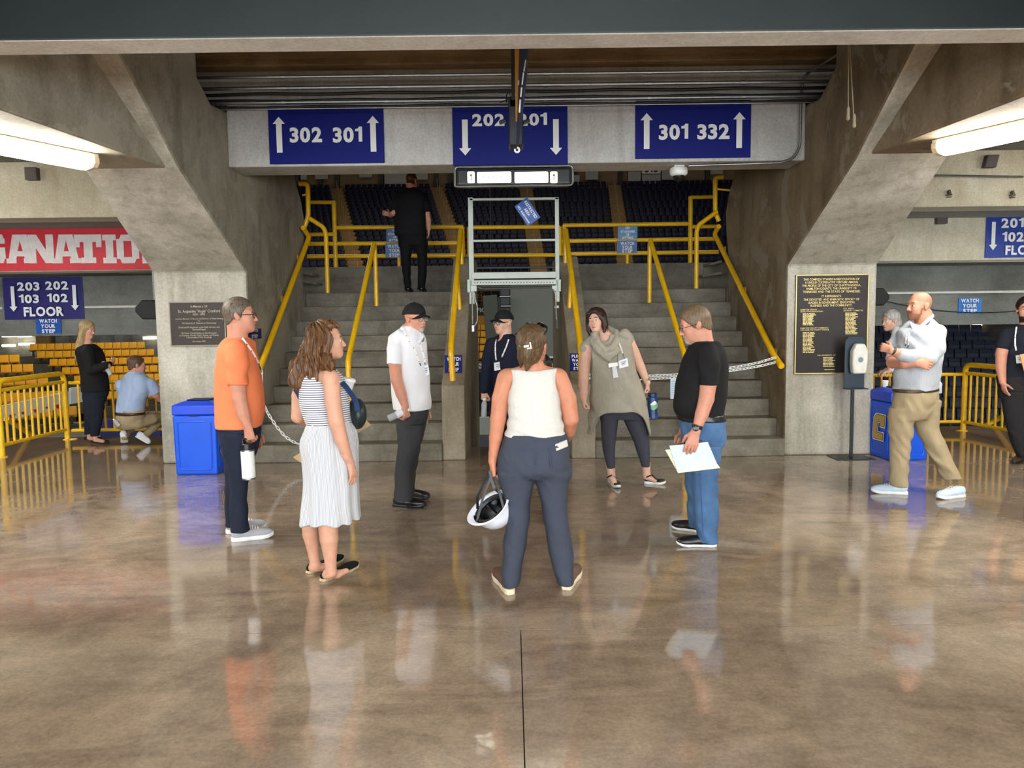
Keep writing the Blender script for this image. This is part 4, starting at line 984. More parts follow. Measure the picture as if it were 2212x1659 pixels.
tubeobj('conduit', [at(1019.5, 630, YF - .03), at(1021, 700, YF - .03)], .012, M_STEEL, t, n=8)
tubeobj('cable_drop', bend([at(x, y, YF - .05) for x, y in ((1025, 632), (1027, 650), (1031, 660), (1031, 695), (1024, 706))], .05), .007, M_PALEGREY, t, n=6)
fbox('switch_box', 1019, 702, 1025, 717, .05, M_STEEL); fbox('switch_box', 1199, 690, 1206, 711, .05, plain('switch_dark', (50, 54, 50), .5))
fbox('cable_guide', 1198, 660, 1207, 666, .04, M_WHITE)
MB().tube([at(1024, 579, YF + .3), at(1200, 577, YF + .3)], .012, 8).build('tie_bar', M_STEEL, t)
A4 = [at(x, y, YF - .05) for x, y in ((1138.7, 427.6), (1167.5, 470.5), (1139.9, 487.5), (1111, 445.8))]
rx = nrm(A4[1] - A4[0]); uy_ = nrm(A4[0] - A4[3]); uy_ = nrm(uy_ - rx * rx.dot(uy_)); c0 = sum(A4) / 4; W_ = np.linalg.norm(A4[1] - A4[0]); H_ = np.linalg.norm(A4[0] - A4[3])
o = MB().obox(c0, rx * W_ / 2, np.cross(uy_, rx) * .006, uy_ * H_ / 2).build('restricted_sign', M_BLUESIGN, None, c0); tag(o, 'tilted blue RESTRICTED AREA sign hung in the pale grey frame', 'sign')
mb = MB(); c1 = c0 - V(0, .009, 0)
text(mb, 'RESTRICTED', c1 + uy_ * H_ * .17, rx, uy_, H_ * .2, 'b', 'c', W_ * .84); text(mb, 'AREA', c1 - uy_ * H_ * .10, rx, uy_, H_ * .2, 'b', 'c', W_ * .36); text(mb, 'NO Admittance', c1 - uy_ * H_ * .36, rx, uy_, H_ * .16, 'b', 'c', W_ * .84)
mb.build('lettering', M_WHITE, o)

# ================================================================== YELLOW RAILINGS
HR = .034
def pipe(name, pts, par, r=HR, rad=.09, m=M_YELLOW): return tubeobj(name, bend(pts, rad), r, m, par, n=12)
def flange(c, ax, par): MB().lathe([(.05, 0), (.05, .008), (.02, .012)], c, ax, 14).build('wall_flange', M_YELLOW, par, smooth=True)
# wall handrails beside the stairs
def wallrail(label, X, s, top, low, ends, brs):
    t = thing('wall_handrail', label, 'handrail', onx(*low, X))
    pipe('rail', [onx(*p, X) for p in ends], t, .036)
    a, b = onx(*top, X), onx(*low, X)
    for f in brs:
        p = a + (b - a) * f - V(0, 0, .03); w_ = V(X + s * .085, p[1], p[2] - .06)
        pipe('bracket', [p, p - V(0, 0, .06), w_], t, .014, .03); flange(w_, V(-s, 0, 0), t)
wallrail('yellow wall handrail of the left stairs beside the man in orange', XL + .085, -1, (664, 520), (562, 795), [(655, 492), (668, 512), (562, 795), (556, 812)], (.10, .46, .90))
wallrail('yellow wall handrail of the right stairs holding the white chain', XR - .085, 1, (1546, 510), (1672, 768), [(1553, 489), (1543, 505), (1672, 768), (1688, 791)], (.08, .46, .93))
# free-standing stair handrails
t = thing('stair_handrail', 'yellow stair handrail up the middle of the left stairs', 'handrail', (-1.95, 9.12, RISE))
lo_ = at(752, 778, 9.12); hi_ = at(808, 526, 11.2); ft = V(hi_[0] - .0, 11.28, 9 * RISE)
pipe('rail', [V(lo_[0], 9.12, RISE), lo_, hi_], t); pipe('post', [hi_, V(hi_[0], 11.27, hi_[2] - .06), ft], t, .032, .03)
t = thing('stair_handrail', 'yellow stair handrail behind the man in the black shirt', 'handrail', (2.05, 9.15, RISE))
lo_ = at(1481, 775, 9.15); hi_ = at(1405, 519, 11.25); ft = V(hi_[0], 11.32, 9 * RISE)
pipe('rail', [V(lo_[0], 9.15, RISE), lo_, hi_], t); pipe('post', [hi_, V(hi_[0], 11.31, hi_[2] - .06), ft], t, .032, .03)
# rails on the cheek walls
t = thing('cheek_handrail', 'yellow handrail on the left cheek wall over the WATCH YOUR STEP sign', 'handrail', (-.71, 9.1, .95))
a, b, c_ = at(978, 823, 8.96), at(974, 752, 9.0), at(995, 497, 11.1)
pipe('rail', [a, b, c_], t, .036); pipe('post', [c_, c_ + V(.0, .08, -.03), V(c_[0], c_[1] + .1, 2.45)], t, .032, .03); m_ = b + (c_ - b) * .62; pipe('post', [m_, V(m_[0] + .03, m_[1] + .02, m_[2] - .72)], t, .028)
t = thing('cheek_handrail', 'yellow handrail on the right cheek wall beside the woman in grey', 'handrail', (.82, 9.1, .95))
a, b, c_ = at(1256, 838, 8.96), at(1255, 757, 9.0), at(1222, 497, 11.1)
pipe('rail', [a, b, c_], t, .036); pipe('post', [c_, c_ + V(0, .08, -.03), V(c_[0], c_[1] + .1, 2.45)], t, .032, .03); m_ = b + (c_ - b) * .62; pipe('post', [m_, V(m_[0] - .03, m_[1] + .02, m_[2] - .72)], t, .028)
# landing guard rails on the parapet
def hbar(name, xa, ya, xb, yb, Y, par, r=.033): return pipe(name, [at(xa, ya, Y), at(xb, yb, Y)], par, r)
t = thing('landing_railing', 'yellow three-bar railing behind the man at the top of the left stairs', 'railing', at(860, 579, 13.0))
tp = at(721, 434, 13.0); pipe('post', [tp, V(tp[0], 13.0, 2.55)], t, .038)
hbar('top_rail', 721, 492, 1001, 490, 13.0, t); hbar('middle_rail', 664, 527, 1001, 525, 13.0, t); hbar('low_rail', 664, 554, 1001, 552, 13.0, t)
hbar('stub_rail', 668, 437, 721, 437, 13.0, t, .030); hbar('stub_rail', 664, 507, 721, 506, 13.0, t, .030)
e = at(999, 490, 13.0); pipe('post', [e, V(e[0], 13.0, 2.55)], t, .036); e = at(860, 491, 13.0); pipe('post', [e, V(e[0], 13.0, 2.55)], t, .03)
t = thing('landing_railing', 'yellow railing seen through the pale grey gate frame', 'railing', at(1106, 560, 13.2))
hbar('top_rail', 1013, 491.5, 1209, 490, 12.85, t); hbar('low_rail', 1013, 552, 1209, 551, 12.85, t); e = at(1013, 491, 12.85); pipe('post', [e, V(e[0], 12.85, 2.6)], t, .034); e = at(1209, 490, 12.85); pipe('post', [e, V(e[0], 12.85, 2.6)], t, .034)
t = thing('landing_railing', 'yellow three-bar railing with two blue signs atop the right stairs', 'railing', at(1350, 572, 13.0))
tp = at(1492, 424, 13.0); pipe('post', [tp, V(tp[0], 13.0, 2.55)], t, .038)
hbar('top_rail', 1216, 487, 1492, 483.5, 13.0, t); hbar('middle_rail', 1212, 521, 1552, 516, 13.0, t); hbar('low_rail', 1212, 549, 1552, 544.5, 13.0, t)
hbar('stub_rail', 1492, 426.5, 1546, 425, 13.0, t, .030); hbar('stub_rail', 1492, 490, 1552, 489, 13.0, t, .030)
e = at(1218, 487, 13.0); pipe('post', [e, V(e[0], 13.0, 2.55)], t, .036); e = at(1355, 486, 13.0); pipe('post', [e, V(e[0], 13.0, 2.55)], t, .03)
# rails of the side flights, at the ends of the wing walls
for s, lab, up_, dn in ((-1, 'left', [(646, 397), (665, 396.5), (666, 468), (657, 492)], [(669, 472), (699, 491), (704, 505), (708, 631)]), (1, 'right', [(1562, 382), (1545, 382.5), (1545, 458), (1553, 478)], [(1549, 457), (1509, 486), (1505, 500), (1504, 618)])):
    t = thing('side_flight_handrail', 'yellow handrail at the top end of the %s wing wall' % lab, 'handrail', at(*up_[2], 11.7)); pipe('rail', [at(*p, 11.68) for p in up_], t, .036, .06)
    q = at(*up_[2], 11.68); w_ = V(XL if s < 0 else XR + .05, 11.66, q[2] + .3); pipe('bracket', [at(up_[2][0], up_[2][1] - 50, 11.68), w_ - V(0, .08, 0)], t, .016)
    t = thing('landing_handrail', 'yellow bent handrail standing on the %s landing edge' % lab, 'handrail', at(*dn[3], 11.6)); q = [at(*p, 11.6) for p in dn]; q[3][2] = 10 * RISE; pipe('rail', q, t, .034, .08)
# white ledge noses of the side flights
for xa, ya, xb, yb, lab in ((660, 587, 682, 592, 'left upper'), (662, 606, 690, 611, 'left lower'), (1527, 570, 1552, 564, 'right upper'), (1511, 595, 1552, 588, 'right lower')):
    p, q = at(xa, ya, 12.6), at(xb, yb, 12.6); o = MB().obox((p + q) / 2 - V(0, 0, .02), (q - p) / 2, V(0, .2, 0), V(0, 0, .02)).build('side_step', M_STAIR, None, (p + q) / 2); tag(o, 'pale stair nose at the %s corner of the landing' % lab, 'step'); struct(o)
# ---- guard railings of the bowl openings
def guard(label, A, B, zu, zt, zb, n, ends=(True, True), mat=M_YELLOWB, last=None):
    A, B = V(*A, 0), V(*B, 0); t = thing('guard_railing', label, 'railing', (A + B) / 2); up = V(0, 0, 1)
    if zu: pipe('hand_rail', [A, A + up * zu, B + up * zu, B], t, .036, .12, mat)
    else:
        for e, f in ((A, ends[0]), (B, ends[1])):
            if f: pipe('post', [e, e + up * zt], t, .036, m=mat)
    pipe('top_rail', [A + up * zt, B + up * zt], t, .026, m=mat); pipe('bottom_rail', [A + up * zb, B + up * zb], t, .024, m=mat)
    d = MB().tube([(0, 0, zb), (0, 0, zt)], .0165, 8)
    first = None
    for k in range(n):
        p = A + (B - A) * ((k + 1) / (n + 1))
        if first is None: first = MB().tube([p + up * zb, p + up * zt], .0165, 8).build('baluster', mat, t, origin=p, smooth=True); base = first
        else:
            o = base.copy(); C.objects.link(o); o.location = p
    for e in (A, B): MB().lathe([(.06, 0), (.06, .01), (.03, .014)], e, n=12).build('foot_plate', mat, t)
    return t
guard('yellow guard railing at the far left edge running in depth', (-6.42, 9.57), (-6.42, 11.0), .96, .84, .15, 10)
guard('yellow guard railing behind the woman in black and the crouching man', (-6.36, 11.02), (XL - 1.12, 11.1), None, .82, .13, 17, (False, True))
guard('yellow guard railing behind the man in the grey pullover', (XR + 1.1, 10.86), (6.36, 10.82), None, .80, .13, 17, (True, False))
guard('yellow guard railing at the right edge beside the bearded man', (6.38, 10.80), (6.52, 9.45), .94, .82, .13, 10)
t = thing('ramp_handrail', 'slanting yellow handrail beyond the left guard railing', 'handrail', (-7.0, 11.2, 0)); pipe('rail', [at(14, 905, 10.6), at(82, 948, 11.9), at(104, 962, 12.2), at(100, 975, 12.2)], t, .034)
t = thing('ramp_handrail', 'slanting yellow handrail beyond the right guard railing', 'handrail', (7.0, 11.2, 0)); pipe('rail', [at(2195, 884, 10.6), at(2130, 918, 11.9), at(2118, 930, 12.0)], t, .034)

# ================================================================== CHAINS
def link_mesh():
    pts = []
    for a in np.linspace(0, 2 * math.pi, 15)[:-1]:
        x = .0125 * math.sin(a); y = .012 * math.cos(a) + (.0135 if math.cos(a) > 0 else -.0135)
        pts.append(V(y, x, 0))
    return MB().tube(pts, .0048, 6, closed=True)
LINK = None
def chain_obj(label, pts, Ys):
    global LINK
    P = [at(x, y, Y) for (x, y), Y in zip(pts, Ys)]
    t = thing('plastic_chain', label, 'chain', P[0])
    seg = [np.linalg.norm(P[i + 1] - P[i]) for i in range(len(P) - 1)]; L_ = sum(seg); n = int(L_ / .041)
    cum = np.concatenate([[0], np.cumsum(seg)]); Q = np.array(P)
    for k in range(n):
        s_ = (k + .5) * L_ / n; p = V(*[np.interp(s_, cum, Q[:, j]) for j in range(3)]); p2 = V(*[np.interp(s_ + .01, cum, Q[:, j]) for j in range(3)])
        d = nrm(p2 - p) if np.linalg.norm(p2 - p) > 1e-6 else V(1, 0, 0)
        if LINK is None: LINK = link_mesh().build('chain_link', M_CHAIN, t, smooth=True); o = LINK; o.matrix_parent_inverse = Matrix.Translation(-Vector(t.location))
        else: o = LINK.copy(); C.objects.link(o); o.parent = t; o.matrix_parent_inverse = Matrix.Translation(-Vector(t.location))
        x_ = d; z_ = nrm(np.cross(d, V(0, .3, 1))) if abs(d[2]) < .9 else nrm(np.cross(d, V(1, 0, 0))); y_ = np.cross(z_, x_)
        R_ = Matrix((x_, y_, z_)).transposed()
        ang = math.radians(25 if k % 2 else -55)
        o.rotation_euler = (R_ @ Matrix.Rotation(ang, 3, 'X')).to_euler(); o.location = p
    return t
cp = [(565, 800), (566, 866), (580, 895), (597, 921), (614, 941), (630, 953), (650, 961), (672, 962), (695, 955), (715, 938), (735, 910), (748, 875), (752, 835)]
chain_obj('white plastic chain drooping across the left stairs behind the man in orange', cp, [9.0] * len(cp))
cp = [(1676, 772), (1640, 783), (1600, 791), (1520, 803), (1450, 810), (1400, 812), (1330, 813), (1258, 808)]
chain_obj('upper strand of the white plastic chain across the right stairs', cp, [8.98] * len(cp))
cp = [(1674, 783), (1640, 791), (1600, 797.5), (1520, 809), (1450, 816), (1400, 819), (1330, 820), (1258, 816)]
chain_obj('lower strand of the white plastic chain across the right stairs', cp, [8.96] * len(cp))
q0, q1 = at(1448, 862, 8.95), at(1478, 818, 8.95)
o = MB().box((q0[0], 8.95, q0[2]), (q1[0], 8.953, q1[2])).build('paper_notice', plain('paper_bluish', (206, 224, 234), .7), None, (q0[0], 8.95, q1[2])); tag(o, 'white paper notice hanging from the chain beside the man in black', 'notice')
mb = MB()
for k in range(7): mb.box((q0[0] + .012, 8.947, q1[2] - .03 - k * .026), (q0[0] + .05 + .08 * ((k * 37 % 10) / 10), 8.9495, q1[2] - .036 - k * .026))
mb.build('printed_lines', plain('print_grey', (140, 160, 180), .7), o)
# ================================================================== PEOPLE: distance fields meshed with surface nets
F32 = np.float32
def smin(a, b, k):
    if k <= 0: return np.minimum(a, b)
    h = np.maximum(k - np.abs(a - b), 0) / k
    return np.minimum(a, b) - h * h * (k * 0.25)
def smax(a, b, k): return -smin(-a, -b, k)
class Part:
    def __init__(s, f, lo, hi, k=.015): s.f = f; s.lo = np.array(lo, float); s.hi = np.array(hi, float); s.k = k
def p_chain(nodes, k=.015, kk=.006):
    A = [np.asarray(n[0], F32) for n in nodes]; R = [float(n[1]) for n in nodes]
    lo = np.min([a - r for a, r in zip(A, R)], 0); hi = np.max([a + r for a, r in zip(A, R)], 0)
    def f(P):
        d = None
        for i in range(max(1, len(A) - 1)):
            a = A[i]; b = A[min(i + 1, len(A) - 1)]; ba = b - a; L2 = float(ba @ ba) + 1e-9
            pa = P - a; t = np.clip((pa @ ba) / L2, 0, 1)
            q = pa - t[:, None] * ba
            e = np.sqrt((q * q).sum(1)) - (R[i] + (R[min(i + 1, len(R) - 1)] - R[i]) * t)
            d = e if d is None else smin(d, e, kk)
        return d
    return Part(f, lo, hi, k)
def p_ell(c, r, Rm=None, k=.015):
    c = np.asarray(c, F32); r = np.asarray(r, F32); Rm = np.eye(3, dtype=F32) if Rm is None else np.asarray(Rm, F32)
    m = float(r.max())
    def f(P):
        q = (P - c) @ Rm; n = np.sqrt(((q / r) ** 2).sum(1)); g = np.sqrt(((q / (r * r)) ** 2).sum(1)) + 1e-6
        return n * (n - 1) / g
    return Part(f, c - m, c + m, k)
def herm(z, y, zz):
    z, y = np.asarray(z), np.asarray(y); m = np.gradient(y, z)
    i = np.clip(np.searchsorted(z, zz) - 1, 0, len(z) - 2); h = z[i + 1] - z[i]; t = np.clip((zz - z[i]) / h, 0, 1)
    return (2 * t**3 - 3 * t**2 + 1) * y[i] + (t**3 - 2 * t**2 + t) * h * m[i] + (-2 * t**3 + 3 * t**2) * y[i + 1] + (t**3 - t**2) * h * m[i + 1]
def p_col(st, L, Fv, k=.015, n=2.3, round_=.012):
    """stack of ellipses: st = [(z, cx, cy, a, b)]"""
    st = sorted(st); S = np.array(st); zz = np.linspace(S[0, 0], S[-1, 0], 90)
    T = [herm(S[:, 0], S[:, j], zz).astype(F32) if len(st) > 2 else np.interp(zz, S[:, 0], S[:, j]).astype(F32) for j in range(1, 5)]
    L = np.asarray(L[:2], F32); Fv = np.asarray(Fv[:2], F32); z0, z1 = float(S[0, 0]), float(S[-1, 0])
    m = max(T[2].max(), T[3].max())
    lo = (T[0].min() - m, T[1].min() - m, z0); hi = (T[0].max() + m, T[1].max() + m, z1)
    zz = zz.astype(F32)
    def f(P):
        u = (P[:, 2] - z0) / (z1 - z0) * 89; i = np.clip(u.astype(np.int32), 0, 88); t = np.clip(u - i, 0, 1)
        c = [Tj[i] * (1 - t) + Tj[i + 1] * t for Tj in T]
        x = P[:, 0] - c[0]; y = P[:, 1] - c[1]
        a_ = np.abs(x * L[0] + y * L[1]) / c[2]; b_ = np.abs(x * Fv[0] + y * Fv[1]) / c[3]
        r = (a_ ** n + b_ ** n) ** (1 / n)
        d = (r - 1) * np.minimum(c[2], c[3])
        dz = np.maximum(P[:, 2] - z1, z0 - P[:, 2])
        return smax(d, dz, round_)
    return Part(f, lo, hi, k)
class Shape:
    def __init__(s): s.parts = []; s.cuts = []; s.disp = None; s.post = []
    def add(s, *ps): s.parts += ps; return s
    def __call__(s, P):
        P = np.asarray(P, F32); d = np.full(len(P), 1.0, F32)
        for p in s.parts:
            m = ((P > p.lo - .07) & (P < p.hi + .07)).all(1)
            if m.any():
                q = P[m]; d[m] = smin(d[m], p.f(q).astype(F32), p.k)
        for c in s.cuts:
            m = d < .08
            if m.any(): d[m] = np.maximum(d[m], c(P[m]).astype(F32))
        for p in s.post:
            m = ((P > p.lo - .07) & (P < p.hi + .07)).all(1)
            if m.any(): d[m] = smin(d[m], p.f(P[m]).astype(F32), p.k)
        if s.disp is not None:
            m = np.abs(d) < .05
            if m.any(): d[m] += s.disp(P[m]).astype(F32)
        return d
    def bounds(s):
        ps = s.parts + s.post
        return np.min([p.lo for p in ps], 0) - .02, np.max([p.hi for p in ps], 0) + .02
def snet(f, lo, hi, h):
    lo = np.asarray(lo, float); n = (np.ceil((np.asarray(hi) - lo) / h / 4).astype(int) + 1); N = n * 4
    ax = [lo[j] + (np.arange(n[j]) * 4 + 1.5) * h for j in range(3)]
    G = np.stack(np.meshgrid(*ax, indexing='ij'), -1).reshape(-1, 3).astype(F32)
    dc = f(G).reshape(n)
    act = np.argwhere(np.abs(dc) < 4.6 * h + .004)
    D = np.repeat(np.repeat(np.repeat(dc, 4, 0), 4, 1), 4, 2)
    off = np.stack(np.meshgrid(*[np.arange(4)] * 3, indexing='ij'), -1).reshape(-1, 3)
    for s in range(0, len(act), 6000):
        idx = (act[s:s + 6000, None, :] * 4 + off[None]).reshape(-1, 3)
        D[idx[:, 0], idx[:, 1], idx[:, 2]] = f((lo + idx * h).astype(F32))
    D[0] = D[-1] = 1; D[:, 0] = D[:, -1] = 1; D[:, :, 0] = D[:, :, -1] = 1
    I = D < 0
    cs = np.zeros(np.array(D.shape) - 1, np.uint8)
    for a in (0, 1):
        for b in (0, 1):
            for c in (0, 1): cs += I[a:a + cs.shape[0], b:b + cs.shape[1], c:c + cs.shape[2]]
    ce = np.argwhere((cs > 0) & (cs < 8))
    vid = np.full(cs.shape, -1, np.int32); vid[ce[:, 0], ce[:, 1], ce[:, 2]] = np.arange(len(ce))
    acc = np.zeros((len(ce), 3), F32); cnt = np.zeros(len(ce), F32)
    cor = {(a, b, c): D[ce[:, 0] + a, ce[:, 1] + b, ce[:, 2] + c] for a in (0, 1) for b in (0, 1) for c in (0, 1)}
    for axis in range(3):
        o = [j for j in range(3) if j != axis]
        for a in (0, 1):
            for b in (0, 1):
                k0 = [0, 0, 0]; k0[o[0]] = a; k0[o[1]] = b; k1 = list(k0); k1[axis] = 1
                d0, d1 = cor[tuple(k0)], cor[tuple(k1)]; m = (d0 < 0) != (d1 < 0)
                t = np.where(m, d0 / np.where(m, d0 - d1, 1), 0)
                p = np.zeros((len(ce), 3), F32); p[:, o[0]] = a; p[:, o[1]] = b; p[:, axis] = t
                acc += p * m[:, None]; cnt += m
    Vv = lo + (ce + acc / np.maximum(cnt, 1)[:, None]) * h
    Q = []
    for axis in range(3):
        o = [j for j in range(3) if j != axis]
        s0 = [slice(1, -1)] * 3; s1 = [slice(1, -1)] * 3; s0[axis] = slice(0, -1); s1[axis] = slice(1, None)
        e = np.argwhere(I[tuple(s0)] != I[tuple(s1)])
        if not len(e): continue
        e = e + np.array([0 if j == axis else 1 for j in range(3)])
        ins = I[e[:, 0], e[:, 1], e[:, 2]]
        c4 = []
        for a, b in ((-1, -1), (0, -1), (0, 0), (-1, 0)):
            q = e.copy(); q[:, o[0]] += a; q[:, o[1]] += b; c4.append(vid[q[:, 0], q[:, 1], q[:, 2]])
        q = np.stack(c4, 1); fl = ins if axis != 1 else ~ins
        q[~fl] = q[~fl][:, ::-1]; Q.append(q)
    return Vv, np.concatenate(Q)
TRI = [0]
def sdf_obj(name, f, h, mats, parent, matf=None, lo=None, hi=None, smooth=1):
    if lo is None: lo, hi = f.bounds()
    h *= 1.10 if name in ('body', 'hair') else 1.34
    Vv, Q = snet(f, lo, hi, h)
    # light smoothing: neighbour average
    for _ in range(smooth):
        S = np.zeros_like(Vv); n = np.zeros(len(Vv))
        for a, b in ((0, 1), (1, 2), (2, 3), (3, 0)):
            np.add.at(S, Q[:, a], Vv[Q[:, b]]); np.add.at(n, Q[:, a], 1)
        Vv = Vv * .5 + .5 * S / np.maximum(n, 1)[:, None]
    me = bpy.data.meshes.new(name)
    me.vertices.add(len(Vv)); me.vertices.foreach_set('co', Vv.astype(F32).ravel())
    me.loops.add(len(Q) * 4); me.loops.foreach_set('vertex_index', Q.astype(np.int32).ravel())
    me.polygons.add(len(Q)); me.polygons.foreach_set('loop_start', np.arange(0, len(Q) * 4, 4, dtype=np.int32))
    me.polygons.foreach_set('use_smooth', np.ones(len(Q), bool))
    mats = mats if isinstance(mats, list) else [mats]
    for m in mats: me.materials.append(m)
    if matf is not None:
        me.polygons.foreach_set('material_index', matf(Vv[Q].mean(1)).astype(np.int32))
    me.update(calc_edges=True)
    o = bpy.data.objects.new(name, me); C.objects.link(o); hang(o, parent); TRI[0] += 2 * len(Q)
    return o
def folds(amp, f1=26, f2=9, seed=0, down=.5):
    rs = np.random.RandomState(seed); ph = rs.rand(6) * 6
    def g(P):
        x, y, z = P[:, 0], P[:, 1], P[:, 2] * down
        a = np.sin(f2 * (x + .7 * z) + ph[0] + 1.5 * np.sin(f2 * .8 * (y - z) + ph[1]))
        b = np.sin(f1 * (z * 1.6 + .5 * x - .4 * y) + ph[2] + 2 * a)
        c = np.sin(f1 * .6 * (x - y + z * .8) + ph[3] + 1.5 * b)
        return (amp * 1.6 * (.5 * b * (.5 + .5 * a) ** 1.5 + .3 * c + .2 * np.sin(f1 * 2.1 * (z * .9 + .8 * x - .5 * y) + 3 * a + ph[4]))).astype(F32)
    return g

# ---- skin and hair materials
def skin(name, rgb):
    if name in MATS: return MATS[name]
    m, nt, b = _nt(name); c = lin(rgb)
    n = _noise(nt, 22, 4, .6)
    r = _ramp(nt, n.outputs[0], [(.3, tuple(v * .88 for v in c)), (.55, c), (.75, (min(1, c[0] * 1.10), c[1] * .97, c[2] * .95))])
    nt.links.new(r.outputs[0], b.inputs['Base Color']); b.inputs['Roughness'].default_value = .5; b.inputs['Specular IOR Level'].default_value = .35
    b.inputs['Subsurface Weight'].default_value = .06; b.inputs['Subsurface Radius'].default_value = (.02, .008, .004); b.inputs['Subsurface Scale'].default_value = .5
    n2 = _noise(nt, 260, 2); _bump(nt, n2.outputs[0], .08, .001, b)
    MATS[name] = m; return m
def hairm(name, dark, light, stretch=(90, 90, 7), rough=.45):
    if name in MATS: return MATS[name]
    m, nt, b = _nt(name)
    n = _noise(nt, 1.0, 4, .65, stretch); n.inputs['Distortion'].default_value = .6
    r = _ramp(nt, n.outputs[0], [(.34, lin(dark)), (.66, lin(light))])
    nt.links.new(r.outputs[0], b.inputs['Base Color']); b.inputs['Roughness'].default_value = rough; b.inputs['Specular IOR Level'].default_value = .35
    _bump(nt, n.outputs[0], .4, .004, b); MATS[name] = m; return m
M_LIP = skin('lip_skin', (178, 110, 100))
M_EYEW = plain('eye_white', (226, 222, 216), .2, var=.02)
M_IRIS = plain('eye_iris', (58, 46, 40), .15, var=.1, scale=300)
M_LENS = plain('dark_lens', (14, 14, 16), .05)
M_FRAME = plain('glasses_frame', (22, 18, 18), .3)
M_CORD = plain('lanyard_white', (232, 230, 226), .6, var=.03)
M_CORDR = plain('lanyard_red', (206, 70, 80), .6, var=.03)
def glass(name, rgb, rough=.02, tr=1.0, ior=1.25):
    if name in MATS: return MATS[name]
    m, nt, b = _nt(name); n = _noise(nt, 8, 1)
    r = _ramp(nt, n.outputs[0], [(.2, tuple(v * .97 for v in lin(rgb))), (.8, lin(rgb))]); nt.links.new(r.outputs[0], b.inputs['Base Color'])
    b.inputs['Transmission Weight'].default_value = tr; b.inputs['Roughness'].default_value = rough; b.inputs['IOR'].default_value = ior; MATS[name] = m; return m
M_PET = glass('clear_bottle_plastic', (236, 242, 246), .12, .55, 1.3)

